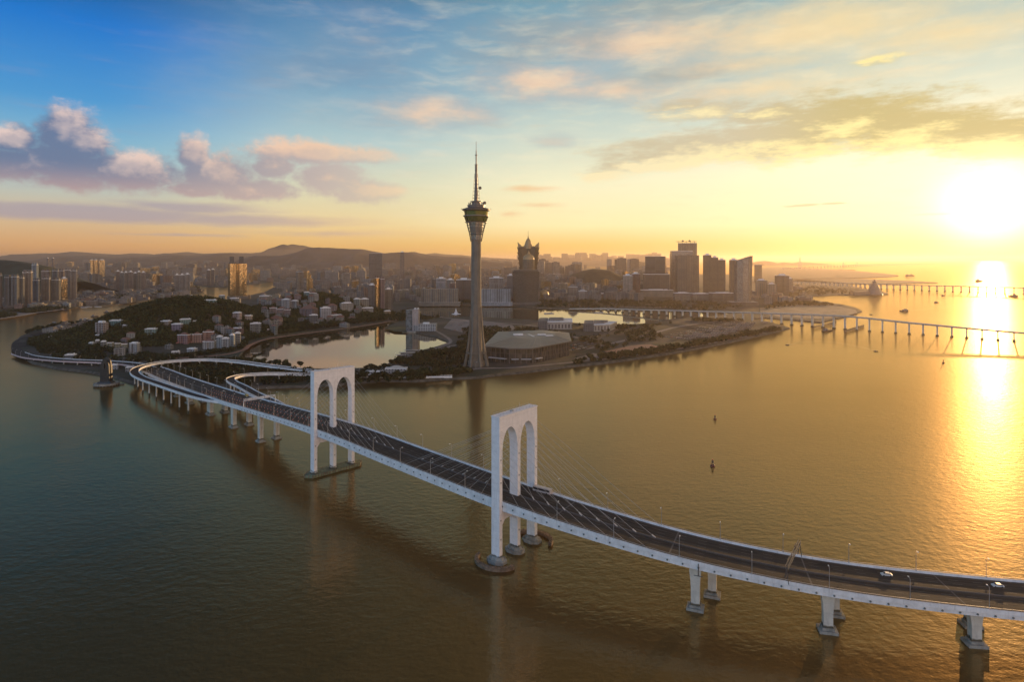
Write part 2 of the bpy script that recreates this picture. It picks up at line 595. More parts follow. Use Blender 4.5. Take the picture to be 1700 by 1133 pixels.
def facade(name, bay, floor, wx, wy, glass=(0.03, 0.035, 0.045), grough=0.12, strips=0.0, gmetal=0.0, wrough=0.75):
    """wall whose windows follow the UVs (metres); wall colour = the object's own colour"""
    m = bpy.data.materials.new(name)
    m.use_nodes = True
    t = m.node_tree
    N = NT(t)
    b = t.nodes['Principled BSDF']
    uv = N.n('ShaderNodeUVMap', uv_map='UVMap').outputs[0]
    s = N.sep(uv)
    oi = N.n('ShaderNodeObjectInfo')
    fu, fv = N.m('DIVIDE', s[0], bay), N.m('DIVIDE', s[1], floor)
    cu, cv = N.m('ABSOLUTE', N.m('SUBTRACT', N.m('FRACT', fu), 0.5)), N.m('ABSOLUTE', N.m('SUBTRACT', N.m('FRACT', fv), 0.5))
    mask = N.m('MULTIPLY', N.m('LESS_THAN', cu, wx / 2), N.m('LESS_THAN', cv, wy / 2))
    cell = N.xyz(N.m('FLOOR', fu), N.m('FLOOR', fv), oi.outputs['Random'])
    wn = N.n('ShaderNodeTexWhiteNoise', noise_dimensions='3D')
    N.put(wn.inputs['Vector'], cell)
    rnd = wn.outputs['Value']
    co = N.n('ShaderNodeTexCoord').outputs['Object']
    dirt = N.noise(co, 0.06, 4, 0.6)
    wall = N.mix(N.mr(dirt, 0.3, 0.7), N.vm('SCALE', oi.outputs['Color'], scale=0.46), N.vm('SCALE', oi.outputs['Color'], scale=0.68))
    if strips:
        sv = N.m('LESS_THAN', N.m('FRACT', N.m('DIVIDE', s[0], strips)), 0.3)
        wall = N.mix(N.m('MULTIPLY', sv, 0.45), wall, (0.05, 0.055, 0.06, 1))
    gcol = N.mix(rnd, tuple(c * 0.6 for c in glass) + (1,), tuple(min(1, c * 1.9) for c in glass) + (1,))
    N.put(b.inputs['Base Color'], N.mix(mask, wall, gcol))
    N.put(b.inputs['Roughness'], N.mr(mask, 0, 1, wrough, grough, 'LINEAR'))
    if gmetal:
        N.put(b.inputs['Metallic'], N.m('MULTIPLY', mask, gmetal))
    # panes are never perfectly parallel: tilt each a little
    geo = N.n('ShaderNodeNewGeometry').outputs['Normal']
    tilt = N.vm('SCALE', N.vm('SUBTRACT', wn.outputs['Color'], (0.5, 0.5, 0.5)), scale=N.m('MULTIPLY', mask, 0.05))
    N.put(b.inputs['Normal'], N.vm('NORMALIZE', N.vm('ADD', geo, tilt)))
    return m


M = {}
M['white_concrete'] = mat('white_concrete', (0.74, 0.72, 0.71), 0.7, nscale=0.25, namp=0.12, bump=0.02, streak=.5)
M['pylon_paint'] = mat('pylon_paint', (0.82, 0.77, 0.75), 0.65, nscale=0.35, namp=0.07, streak=.35, tide=4.4)
M['old_concrete'] = mat('old_concrete', (0.26, 0.25, 0.22), 0.9, nscale=0.3, namp=0.3, bump=0.05)
M['pier_concrete'] = mat('pier_concrete', (0.58, 0.54, 0.47), 0.85, nscale=0.2, namp=0.14, streak=.5, tide=3.8)
M['asphalt'] = mat('asphalt', (0.036, 0.033, 0.033), 0.9, nscale=0.05, namp=0.3, spec=.2)
M['paint'] = mat('lane_paint', (0.17, 0.16, 0.15), 0.7)
M['steel'] = mat('galvanised_steel', (0.42, 0.42, 0.43), 0.45, 0.6)
M['dark_steel'] = mat('dark_steel', (0.06, 0.06, 0.065), 0.6, 0.0)
M['cable'] = mat('cable_sheath', (0.5, 0.45, 0.4), 0.5)
M['dark_hole'] = mat('dark_fitting', (0.12, 0.14, 0.14), 0.7)
M['black_granite'] = mat('black_granite', (0.018, 0.017, 0.019), 0.45, nscale=0.5, namp=0.3)
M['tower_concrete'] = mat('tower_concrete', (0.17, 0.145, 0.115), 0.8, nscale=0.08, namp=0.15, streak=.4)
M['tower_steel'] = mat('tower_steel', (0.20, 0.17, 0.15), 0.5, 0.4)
M['pod_dark'] = mat('pod_cladding', (0.13, 0.11, 0.10), 0.4, 0.3)
M['pod_glass'] = mat('pod_glass', (0.16, 0.19, 0.08), 0.12, 0.7)
M['grey_glass'] = mat('grey_glass', (0.35, 0.36, 0.38), 0.2, 0.6)
M['roof_grey'] = mat('roof_grey', (0.16, 0.15, 0.14), 0.8, nscale=0.08, namp=0.35)
M['roof_metal'] = mat('roof_metal', (0.13, 0.115, 0.11), 0.45, 0.3, nscale=0.05, namp=0.15)
M['roof_pale'] = mat('roof_pale', (0.42, 0.39, 0.35), 0.7, nscale=0.08, namp=0.15)
M['roof_tile'] = mat('roof_tile', (0.20, 0.10, 0.075), 0.8, nscale=0.3, namp=0.2)
M['roof_green'] = mat('roof_green', (0.12, 0.26, 0.20), 0.7, nscale=0.3, namp=0.2)
M['grass'] = mat('grass', (0.035, 0.05, 0.016), 0.95, nscale=0.02, namp=0.4)
M['leaf'] = mat('leaf', (0.030, 0.040, 0.015), 0.9, nscale=0.08, namp=0.45)
M['leaf_dark'] = mat('leaf_dark', (0.020, 0.027, 0.012), 0.9, nscale=0.08, namp=0.4)


def leaf_mat(name, a, b_, c_):
    m = bpy.data.materials.new(name)
    m.use_nodes = True
    t = m.node_tree
    N = NT(t)
    b = t.nodes['Principled BSDF']
    co = N.n('ShaderNodeTexCoord').outputs['Object']
    big = N.noise(co, 0.035, 3, 0.6)
    mid = N.noise(co, 0.16, 3, 0.6)
    isl = N.n('ShaderNodeNewGeometry').outputs['Random Per Island']
    c = N.mix(N.mr(big, .38, .62), (*a, 1), (*b_, 1))
    c = N.mix(N.m('MULTIPLY', N.mr(mid, .45, .75), .7), c, (*c_, 1))
    c = N.vm('SCALE', c, scale=N.mr(isl, 0, 1, .55, 1.5, 'LINEAR'))
    N.put(b.inputs['Base Color'], c)
    b.inputs['Roughness'].default_value = .85
    b.inputs['Specular IOR Level'].default_value = .2
    return m


M['leaf'] = leaf_mat('leaf', (.018, .028, .010), (.040, .046, .014), (.060, .055, .018))
M['leaf_dark'] = leaf_mat('leaf_dark', (.014, .020, .009), (.028, .034, .012), (.045, .045, .016))
M['bark'] = mat('bark', (0.06, 0.045, 0.035), 0.9)
M['boat_hull'] = mat('boat_hull', (0.07, 0.05, 0.045), 0.6)
M['boat_white'] = mat('boat_white', (0.55, 0.52, 0.5), 0.5)
M['orange_plastic'] = mat('orange_plastic', (0.75, 0.16, 0.07), 0.5)
M['red_paint'] = mat('red_paint', (0.5, 0.06, 0.04), 0.5)
M['tyre'] = mat('tyre', (0.02, 0.02, 0.02), 0.8)
M['car_glass'] = mat('car_glass', (0.02, 0.02, 0.025), 0.08)
M['sand'] = mat('sand', (0.30, 0.22, 0.14), 0.95, nscale=0.03, namp=0.3)
M['court'] = mat('court', (0.30, 0.15, 0.10), 0.9, nscale=0.05, namp=0.2)
M['promenade'] = mat('promenade', (0.22, 0.18, 0.16), 0.85, nscale=0.05, namp=0.25)
M['lamp_glass'] = mat('lamp_glass', (0.8, 0.78, 0.72), 0.3)
M['gold'] = mat('gold_cladding', (0.34, 0.23, 0.11), 0.45, 0.25)
M['f_res'] = facade('facade_flats', 3.4, 3.1, 0.58, 0.55, strips=10.0)
M['f_bal'] = facade('facade_balconies', 5.2, 3.2, 0.72, 0.5)
M['f_office'] = facade('facade_bands', 50.0, 3.8, 0.98, 0.5, grough=0.1)
M['f_glass'] = facade('facade_glass', 1.7, 3.9, 0.90, 0.86, glass=(0.13, 0.14, 0.15), grough=0.12, gmetal=0.35)
M['f_pins'] = facade('facade_vertical', 4.2, 60.0, 0.45, 0.95, glass=(0.08, 0.09, 0.10))
M['f_house'] = facade('facade_house', 4.0, 3.4, 0.42, 0.48)
M['f_dark'] = facade('facade_dark_glass', 3.4, 3.9, 0.9, 0.55, glass=(0.03, 0.03, 0.03), grough=0.3)
M['f_sunlit_gold'] = facade('facade_sunlit_gold', 2.0, 3.6, 0.92, 0.88, glass=(0.50, 0.36, 0.18), grough=0.10, gmetal=0.95)  # gold of the low sun put into the pane colour
# ------------------------------------------------------------------ water
def water_mat(name, base, rough, bumps, ior=3.0, gl=(1.0, .70, .36), chop=0.32):
    m = bpy.data.materials.new(name)
    m.use_nodes = True
    t = m.node_tree
    N = NT(t)
    t.nodes.remove(t.nodes['Principled BSDF'])
    dif, glo, mx = N.n('ShaderNodeBsdfDiffuse'), N.n('ShaderNodeBsdfAnisotropic', distribution='GGX'), N.n('ShaderNodeMixShader')
    glo2, mx2 = N.n('ShaderNodeBsdfAnisotropic', distribution='GGX'), N.n('ShaderNodeMixShader')
    glo2.inputs['Color'].default_value = (*gl, 1)
    glo2.inputs['Roughness'].default_value = 0.34
    mx2.inputs[0].default_value = chop
    t.links.new(glo.outputs[0], mx2.inputs[1])
    t.links.new(glo2.outputs[0], mx2.inputs[2])
    fr = N.n('ShaderNodeFresnel')
    fr.inputs['IOR'].default_value = ior
    glo.inputs['Color'].default_value = (*gl, 1)
    t.links.new(fr.outputs[0], mx.inputs[0])
    t.links.new(dif.outputs[0], mx.inputs[1])
    t.links.new(mx2.outputs[0], mx.inputs[2])
    t.links.new(mx.outputs[0], t.nodes['Material Output'].inputs['Surface'])
    co = N.n('ShaderNodeTexCoord').outputs['Object']
    tone = N.noise(N.vm('MULTIPLY', co, (1, 1.8, 1)), 0.0035, 4, 0.6)
    N.put(dif.inputs['Color'], N.mix(N.mr(tone, 0.3, 0.7), tuple(c * 0.75 for c in base) + (1,), tuple(c * 1.3 for c in base) + (1,)))
    patch = N.noise(N.vm('MULTIPLY', co, (0.7, 2.0, 1)), 0.0022, 5, 0.6)
    N.put(glo.inputs['Roughness'], N.mr(patch, 0.35, 0.65, rough * 0.75, rough * 1.3))
    acc = None
    for (sx, sy, sc, det, amp) in bumps:
        nz = N.noise(N.vm('MULTIPLY', co, (sx, sy, 1)), sc, det, 0.6)
        q = N.m('MULTIPLY', nz, amp)
        acc = q if acc is None else N.m('ADD', acc, q)
    bp = N.n('ShaderNodeBump')
    bp.inputs['Strength'].default_value = 1.0
    bp.inputs['Distance'].default_value = 1.0
    N.put(bp.inputs['Height'], N.m('MULTIPLY', acc, N.mr(patch, 0.3, 0.7, 0.75, 1.2)))
    for nd in (dif, glo, glo2, fr):
        t.links.new(bp.outputs[0], nd.inputs['Normal'])
    return m


M['sea'] = water_mat('sea_water', (0.036, 0.027, 0.012), 0.05, [(0.75, 1.0, 0.24, 4, 0.24), (1.0, 1.0, 0.05, 2, 0.12)])
M['lake'] = water_mat('lake_water', (0.035, 0.030, 0.018), 0.03, [(1.0, 1.0, 0.2, 2, 0.02)], gl=(1.0, .90, .76), ior=3.2, chop=0.0)

mb = MB()
mb.face([(-61000, -3000, 0), (61000, -3000, 0), (61000, 61000, 0), (-61000, 61000, 0)])
tag(mb.build('sea_water', M['sea']), kind='structure')


def xy(px, z=0.0):
    return [tuple(G(u, v, z).xy) for u, v in px]


M['rock'] = mat('rock_shore', (.085, .072, .055), .95, nscale=.15, namp=.5)


def land(name, poly, z, top, bank=None, slope=5.0):
    """an area of land with a sloping bank down into the water; poly in world metres"""
    n = len(poly)
    area = sum(poly[i][0] * poly[(i + 1) % n][1] - poly[(i + 1) % n][0] * poly[i][1] for i in range(n))
    if area < 0:
        poly = poly[::-1]
    # subdivide edges and jitter so the shore is not ruled
    out = []
    for i in range(n):
        a, b = Vector(poly[i]), Vector(poly[(i + 1) % n])
        L = (b - a).length
        k = max(1, min(60, int(L / max(10.0, min(a.length, b.length) * 0.012))))
        for j in range(k):
            p = a.lerp(b, j / k)
            if j:
                w = min(L * 0.05, 0.004 * p.length)
                q = noise.noise_vector(Vector((p.x * 0.02, p.y * 0.02, 3)))
                p = p + Vector((q.x, q.y)) * w
            out.append((p.x, p.y))
    n = len(out)
    bot = []
    for i in range(n):
        a, b = Vector(out[i - 1]), Vector(out[(i + 1) % n])
        t = (b - a).normalized() if (b - a).length > 1e-6 else Vector((1, 0))
        bot.append((out[i][0] + t.y * slope, out[i][1] - t.x * slope))
    mb = MB()
    mb.prism(bot, -1.2, z, 1, 0, out)
    return mb.build(name, [top, bank or M['rock']])


def hills(x, y):
    """height of the wooded hills above the land at world x, y"""
    h = 0
    for (cx, cy_, sx, sy, a) in HILLS:
        dx, dy = (x - cx) / sx, (y - cy_) / sy
        q = dx * dx + dy * dy
        if q < 9:
            h += a * math.exp(-q * 0.5)
    if h > 0.01:
        h *= 1 + 0.18 * noise.noise(Vector((x * 0.012, y * 0.012, 1.7)))
    h -= 2.5
    if h <= 0:
        return 0.0
    if -620 < x < -150 and 900 < y < 1700:
        q = Vector((x, y))
        dm = 1e9
        for a, b in LAKE_EDGES:
            t = max(0, min(1, (q - a).dot(b - a) / max((b - a).length_squared, 1e-6)))
            dm = min(dm, (a + (b - a) * t - q).length_squared)
        h *= min(1.0, math.sqrt(dm) / 75.0)
    return h


LAKE_EDGES = []
HILLS = [(-628, 1335, 70, 62, 56), (-760, 1235, 70, 60, 44), (-690, 1290, 75, 70, 26), (-550, 1340, 40, 50, 14), (-575, 1700, 95, 55, 52), (-470, 1760, 60, 60, 30),
         (-660, 1560, 60, 60, 26)]


def ground_mat():
    m = bpy.data.materials.new('city_ground')
    m.use_nodes = True
    t = m.node_tree
    N = NT(t)
    b = t.nodes['Principled BSDF']
    co = N.n('ShaderNodeTexCoord').outputs['Object']
    big = N.noise(co, 0.010, 5, 0.65)
    small = N.noise(co, 0.08, 4, 0.6)
    c = N.mix(N.mr(big, 0.42, 0.55), (0.026, 0.032, 0.014, 1), (0.060, 0.052, 0.042, 1))
    c = N.mix(N.mr(small, 0.45, 0.75), c, (0.03, 0.03, 0.022, 1))
    N.put(b.inputs['Base Color'], c)
    b.inputs['Roughness'].default_value = 0.95
    return m


M['ground'] = ground_mat()

# near peninsula, walked round its shore
coast = [(1310, 546), (1290, 552), (1250, 561), (1200, 572), (1160, 580), (1110, 589), (1060, 597), (1000, 605), (940, 611), (880, 619), (830, 624), (790, 629),
         (740, 631), (690, 635), (640, 634), (600, 637), (560, 641), (500, 644), (430, 646), (380, 643), (330, 641), (290, 640), (250, 641), (225, 639), (189, 627), (150, 620),
         (99, 614), (58, 605), (33, 590), (24, 574), (34, 561), (54, 552), (82, 545), (132, 538), (180, 533), (206, 527), (222, 517),
         (240, 509), (270, 505), (300, 507), (330, 505), (352, 498), (385, 499), (412, 492), (440, 486), (452, 479), (470, 474), (520, 470)]
lake1 = [(405, 583), (414, 575), (445, 563), (480, 557), (524, 552), (560, 548), (600, 542), (640, 536.5), (662, 535), (644, 544), (660, 549), (690, 553), (726, 561),
         (747, 570), (722, 579), (676, 590), (653, 600), (640, 610), (615, 614), (560, 616), (500, 615), (450, 610), (412, 604), (396, 596)]
lake2 = [(690, 513.5), (700, 508), (760, 507), (830, 508), (880, 511), (940, 514), (1000, 513.5), (1063, 512), (1120, 515), (1180, 518), (1225, 521), (1190, 526), (1163, 528),
         (1119, 531), (1080, 538), (1060, 540), (1000, 541), (950, 538), (900, 534), (860, 532), (830, 530), (770, 528), (700, 530)]
P_coast = xy(coast)
P_l1, P_l2 = xy(lake1), xy(lake2)
LAKE_EDGES += [(Vector(a), Vector(b)) for a, b in zip(P_l1, P_l1[1:] + P_l1[:1])]
far_edge = [(300, 6500), (2200, 6500), (2200, 4200), (1700, 2900), tuple(G(1340, 493).xy), tuple(G(1352, 500).xy), tuple(G(1398, 507).xy), tuple(G(1420, 512).xy), tuple(G(1430, 518).xy),
            tuple(G(1409, 526).xy), tuple(G(1361, 536.5).xy), tuple(G(1311, 532).xy), tuple(G(1270, 529).xy), tuple(G(1246, 531).xy), tuple(G(1275, 536).xy)]


def inside(pt, poly):
    x, y = pt
    c = False
    j = len(poly) - 1
    for i in range(len(poly)):
        xi, yi = poly[i]
        xj, yj = poly[j]
        if (yi > y) != (yj > y) and x < (xj - xi) * (y - yi) / (yj - yi) + xi:
            c = not c
        j = i
    return c


OUTER = P_coast + [(-2400, 6500)] + far_edge


def build_main_land():
    # constrained triangulation by mathutils, with the two lakes as holes
    from mathutils.geometry import delaunay_2d_cdt

    def dens(poly, st=60):
        out = []
        for i in range(len(poly)):
            a, b = Vector(poly[i]), Vector(poly[(i + 1) % len(poly)])
            k = max(1, min(12, int((b - a).length / st)))
            for j in range(k):
                p = a.lerp(b, j / k)
                if j:
                    q = noise.noise_vector(Vector((p.x * 0.02, p.y * 0.02, 3)))
                    p = p + Vector((q.x, q.y)) * 4
                out.append(p)
        return out
    loops = [dens(OUTER), dens(P_l1, 25), dens(P_l2, 40)]
    verts, faces = [], []
    for lp in loops:
        ar = sum(lp[i].x * lp[(i + 1) % len(lp)].y - lp[(i + 1) % len(lp)].x * lp[i].y for i in range(len(lp)))
        if ar < 0:
            lp.reverse()
        faces.append(list(range(len(verts), len(verts) + len(lp))))
        verts += lp
    # interior grid points so that the hills can be raised from the same sheet
    nb = len(verts)
    for gx in range(-1010, -330, 14):
        for gy in range(1060, 1960, 14):
            if hills(gx, gy) > 0 and inside((gx, gy), OUTER) and not inside((gx, gy), P_l1):
                verts.append(Vector((gx, gy)))
    V, E, Fc, ov, oe, of = delaunay_2d_cdt(verts, [], faces, 1, 0.01, True)
    mb = MB()
    for f, src in zip(Fc, of):
        if 0 in src and 1 not in src and 2 not in src:
            mb.face([(V[i].x, V[i].y, 3 + hills(V[i].x, V[i].y)) for i in f])
    ground = mb.build('city_land', M['ground'], smooth=False)
    tag(ground, kind='structure')
    mb = MB()
    for li, lp in enumerate(loops):
        sgn = 1 if li == 0 else -1
        n = len(lp)
        for i in range(n):
            a, b, c, d = lp[i - 1], lp[i], lp[(i + 1) % n], lp[(i + 2) % n]
            t1, t2 = (c - a).normalized(), (d - b).normalized()
            s = 4.0 if li == 0 else 1.5
            p, q = b + Vector((t1.y, -t1.x)) * s * sgn, c + Vector((t2.y, -t2.x)) * s * sgn
            zb, zc = 3 + hills(b.x, b.y), 3 + hills(c.x, c.y)
            mb.face([(p.x, p.y, -1), (q.x, q.y, -1), (c.x, c.y, zc), (b.x, b.y, zb)])
    tag(mb.build('shore_bank', mat('rock_bank', (.085, .072, .055), .95, nscale=.15, namp=.5)), kind='structure')
    return loops


LOOPS = build_main_land()
for nm, P in (('sheltered_lake', P_l1), ('inner_lake', P_l2)):
    mb = MB()
    ctr = Vector((sum(p[0] for p in P) / len(P), sum(p[1] for p in P) / len(P)))
    big = [tuple(ctr + (Vector(p) - ctr) * 1.004) for p in P]
    mb.cap(big, [0.15] * len(big), 0)
    tag(mb.build(nm + '_water', M['lake']), kind='structure')

# far shore on the left and everything behind it
leftshore = [(-3400, 1500), (-2400, 1560)] + xy([(0, 531), (26, 527), (60, 521), (97, 516.5), (98, 514.5), (80, 515), (110, 513.5), (129, 511), (150, 510), (168, 509), (190, 507), (207, 505), (222, 503),
                  (241, 500.5), (265, 497), (287, 494.5), (310, 490.5), (326, 488), (337, 485.5), (322, 482), (313, 477), (316, 473.5), (335, 475), (352, 478), (376, 477.5), (400, 475), (430, 472), (455, 468),
                  (500, 466)])
leftshore += [(-1100, 6600), (-1500, 9500), (-9000, 9500), (-9000, 3000)]
tag(land('far_shore_land', leftshore, 2.6, M['ground'], slope=6), kind='structure')
tag(land('far_plain', [(-9000, 6000), (900, 6000), (1500, 7500), (1300, 12000), (-14000, 15000), (-14000, 6500)], 2.3, M['ground'], slope=6), kind='structure')
# spit with the cone shaped hall, reclaimed banks and the airfield beyond
tag(land('museum_spit', xy([(1319, 471), (1369, 479), (1400, 478.5), (1435, 479.5), (1468, 486), (1474, 489.5), (1440, 491), (1400, 491), (1361, 490), (1340, 493.5), (1310, 495), (1280, 480)]), 3.2, M['ground']), kind='structure')
tag(land('reclaimed_bank', xy([(1300, 468), (1330, 465), (1409, 463.5), (1450, 464.5), (1520, 467.5), (1556, 470), (1500, 471.5), (1440, 472.5), (1409, 472), (1360, 470)]), 3.0, M['ground'], slope=8), kind='structure')
tag(land('airfield_land', xy([(1255, 446), (1290, 443.5), (1329, 445), (1401, 449), (1440, 452), (1488, 457), (1490, 459), (1470, 461), (1420, 462.5), (1360, 463.5), (1320, 464), (1260, 464)]), 4.0, M['ground'], slope=8), kind='structure')
tag(land('causeway_island', xy([(1395, 447.3), (1402, 448.5), (1420, 448.8), (1404, 449.4), (1392, 448.6)]), 6.0, M['ground'], slope=4), kind='structure')


# ------------------------------------------------------------------ mountains
def ridge(name, prof, Y, width, seed, col_mat, amp=0.10):
    """a mountain range whose crest is given by photo pixels at the depth Y; a full ridge with both slopes"""
    us = [p[0] for p in prof]
    mb = MB()
    n, m_ = 220, 20
    grid = []
    for i in range(n + 1):
        u = us[0] + (us[-1] - us[0]) * i / n
        v = np.interp(u, us, [p[1] for p in prof])
        hgt = max(2.0, zat(v, Y))
        x = xat(u, Y)
        row = []
        for j in range(m_ + 1):
            t = (j / m_ - 0.5) * 2
            yy = Y + t * width
            nz = noise.fractal(Vector((x * 0.0021, yy * 0.0021, seed)), 1.0, 2.0, 6)
            env = (math.cos(t * math.pi / 2)) ** 1.3
            z = hgt * env * (1 + nz * amp * (1.0 if abs(t) > 0.05 else 0.35) * 3 * (1 - env + 0.25)) + (nz * hgt * 0.16) * env * (1 - env) * 4
            row.append((x, yy, max(z, 0) if 0 < j < m_ else 0))
        grid.append(row)
    for i in range(n):
        for j in range(m_):
            mb.face([grid[i][j], grid[i + 1][j], grid[i + 1][j + 1], grid[i][j + 1]])
    o = mb.build(name, col_mat, smooth=True)
    return tag(o, kind='structure')


M['mountain'] = mat('hazed_mountain_forest', (0.085, 0.07, 0.065), 0.95, nscale=0.004, namp=0.3)  # forest colour lifted to carry part of the distance haze
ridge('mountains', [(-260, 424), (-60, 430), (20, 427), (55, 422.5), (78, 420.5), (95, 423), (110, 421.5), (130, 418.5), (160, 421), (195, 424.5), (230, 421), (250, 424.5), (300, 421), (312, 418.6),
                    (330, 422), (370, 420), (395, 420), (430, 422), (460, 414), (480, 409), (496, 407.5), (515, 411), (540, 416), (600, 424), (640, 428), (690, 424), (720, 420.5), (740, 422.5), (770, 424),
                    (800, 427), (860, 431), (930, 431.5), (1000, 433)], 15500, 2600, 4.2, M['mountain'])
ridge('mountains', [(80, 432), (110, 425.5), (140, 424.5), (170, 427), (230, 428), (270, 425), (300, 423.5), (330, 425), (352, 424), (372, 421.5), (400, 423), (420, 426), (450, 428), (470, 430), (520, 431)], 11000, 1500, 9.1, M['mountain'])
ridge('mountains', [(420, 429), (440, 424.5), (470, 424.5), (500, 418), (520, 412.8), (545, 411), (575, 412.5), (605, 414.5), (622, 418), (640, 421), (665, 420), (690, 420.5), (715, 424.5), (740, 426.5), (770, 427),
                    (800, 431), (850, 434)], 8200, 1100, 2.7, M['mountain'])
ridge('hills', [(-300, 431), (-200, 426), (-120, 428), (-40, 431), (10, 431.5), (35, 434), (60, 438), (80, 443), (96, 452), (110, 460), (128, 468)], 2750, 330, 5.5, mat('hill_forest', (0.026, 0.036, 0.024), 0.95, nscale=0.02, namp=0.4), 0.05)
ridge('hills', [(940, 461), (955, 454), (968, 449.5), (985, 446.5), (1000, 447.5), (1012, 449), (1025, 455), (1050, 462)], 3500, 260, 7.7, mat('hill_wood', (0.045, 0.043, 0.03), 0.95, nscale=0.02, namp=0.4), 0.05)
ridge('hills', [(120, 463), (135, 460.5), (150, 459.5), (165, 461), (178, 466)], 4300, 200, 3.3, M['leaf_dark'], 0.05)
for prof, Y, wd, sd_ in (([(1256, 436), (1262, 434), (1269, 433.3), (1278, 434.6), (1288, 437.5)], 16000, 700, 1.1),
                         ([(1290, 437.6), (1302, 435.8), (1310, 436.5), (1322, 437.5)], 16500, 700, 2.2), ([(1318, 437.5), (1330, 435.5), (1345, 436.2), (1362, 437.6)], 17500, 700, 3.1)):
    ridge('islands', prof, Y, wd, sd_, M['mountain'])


# ------------------------------------------------------------------ foliage
def leaf_cloud(name, crowns, mats, per=70, leaf=1.3, seed=1, parent=None, loc=None):
    """crowns: (x, y, z, rx, rz). Leaf clumps spread through each crown's volume, one mesh"""
    rs = np.random.RandomState(seed)
    V = []
    for (x, y, z, rx, rz) in crowns:
        n = per
        d = rs.normal(size=(n, 3))
        d /= np.linalg.norm(d, axis=1)[:, None] + 1e-9
        rad = rs.uniform(0.35, 1.0, n) ** 0.5
        lob = 1 + 0.28 * np.sin(d[:, 0] * 5 + x) * np.cos(d[:, 1] * 4 + y) + 0.15 * rs.normal(size=n)
        P = d * (rad * lob)[:, None] * np.array([rx, rx, rz]) + np.array([x, y, z])
        nr = d + rs.normal(scale=0.6, size=(n, 3))
        nr /= np.linalg.norm(nr, axis=1)[:, None]
        a = np.cross(nr, rs.normal(size=(n, 3)))
        a /= np.linalg.norm(a, axis=1)[:, None] + 1e-9
        b = np.cross(nr, a)
        s = leaf * rs.uniform(0.5, 1.25, n)[:, None]
        q = np.stack([P - a * s - b * s * .7, P + a * s * .8 - b * s, P + a * s + b * s * .8, P - a * s * .7 + b * s], 1)
        V.append(q.reshape(-1, 3))
    V = np.concatenate(V).astype(np.float32)
    nf = len(V) // 4
    me = bpy.data.meshes.new(name)
    me.vertices.add(len(V))
    me.vertices.foreach_set('co', V.ravel())
    me.loops.add(nf * 4)
    me.loops.foreach_set('vertex_index', np.arange(nf * 4, dtype=np.int32))
    me.polygons.add(nf)
    me.polygons.foreach_set('loop_start', np.arange(0, nf * 4, 4, dtype=np.int32))
    me.update(calc_edges=True)
    me.materials.append(mats)
    o = bpy.data.objects.new(name, me)
    COL.objects.link(o)
    if parent is not None:
        o.parent = parent
    if loc is not None:
        o.location = loc
    return o


def blocked(x, y, pads):
    return any((x - a) ** 2 + (y - b) ** 2 < r * r for a, b, r in pads)
# ------------------------------------------------------------------ the long bridge
BR = Path(catmull([(700, 345, 4.5), (580, 306, 7), (470, 281, 10), (330, 263, 13), (260, 262, 15.5), (197, 268, 17.8), (141, 277, 20.6), (90, 293.5, 24), (45, 316, 28), (1.7, 345, 31.3), (-66, 407, 33),
                   (-136, 476, 33.3), (-216, 556, 28.5), (-260, 602, 24.8), (-306, 651, 21.5), (-400, 752, 15.8), (-480, 842, 11), (-540, 897, 9.2), (-600, 925, 8.4), (-680, 948, 7.4), (-760, 990, 5.6),
                   (-820, 1040, 4.2)], 6))
S_P2, S_P1 = BR.near(1.7, 345), BR.near(-136, 476)
S_A, S_B, S_C = BR.near(197, 268), BR.near(141, 277), BR.near(90, 293.5)
S_D, S_E, S_F, S_G = BR.near(-216, 556), BR.near(-260, 602), BR.near(-306, 651), BR.near(-352, 700)
S_END = BR.near(-498, 862)
HW = 14.3
RX = Vector((1.7, 345, 0))
bridge = empty('cable_stayed_bridge', RX)
tag(bridge, 'long white bridge with two twin-arch pylons and fanned cables curving over the brown water', 'bridge')


def road_mat():
    m = bpy.data.materials.new('worn_road')
    m.use_nodes = True
    t = m.node_tree
    N = NT(t)
    b = t.nodes['Principled BSDF']
    uv = N.n('ShaderNodeUVMap', uv_map='UVMap').outputs[0]
    s = N.sep(uv)
    wear = N.noise(N.vm('MULTIPLY', uv, (.012, .9, 1)), 1.0, 4, .6)
    patch_ = N.noise(N.vm('MULTIPLY', uv, (.05, .25, 1)), 1.0, 2, .5)
    c = N.mix(N.mr(wear, .35, .65), (.028, .024, .022, 1), (.066, .056, .048, 1))
    c = N.mix(N.m('MULTIPLY', N.mr(patch_, .60, .64), .6), c, (.020, .019, .019, 1))
    jl = N.m('LESS_THAN', N.m('FRACT', N.m('DIVIDE', s[0], 58.0)), .012)
    c = N.mix(jl, c, (.13, .12, .11, 1))
    N.put(b.inputs['Base Color'], c)
    b.inputs['Roughness'].default_value = .85
    b.inputs['Specular IOR Level'].default_value = .25
    return m


def bpart(mb, name, m, parent=None, smooth=False):
    if parent is None:
        return mb.build(name, m, bridge, -RX, smooth)
    return mb.build(name, m, parent, None, smooth)


def seg(path, s0, s1, step=6.0):
    n = max(2, int((s1 - s0) / step))
    return [path.at(s0 + (s1 - s0) * i / n)[0] for i in range(n + 1)]


main_pts = seg(BR, 0, S_END)


def gdepth(s):
    return float(np.interp(s, [S_B, S_C, S_P2 - 20, S_P2, S_P1, S_P1 + 30, S_D], [3.1, 3.4, 4.4, 4.9, 4.9, 4.4, 3.6]))


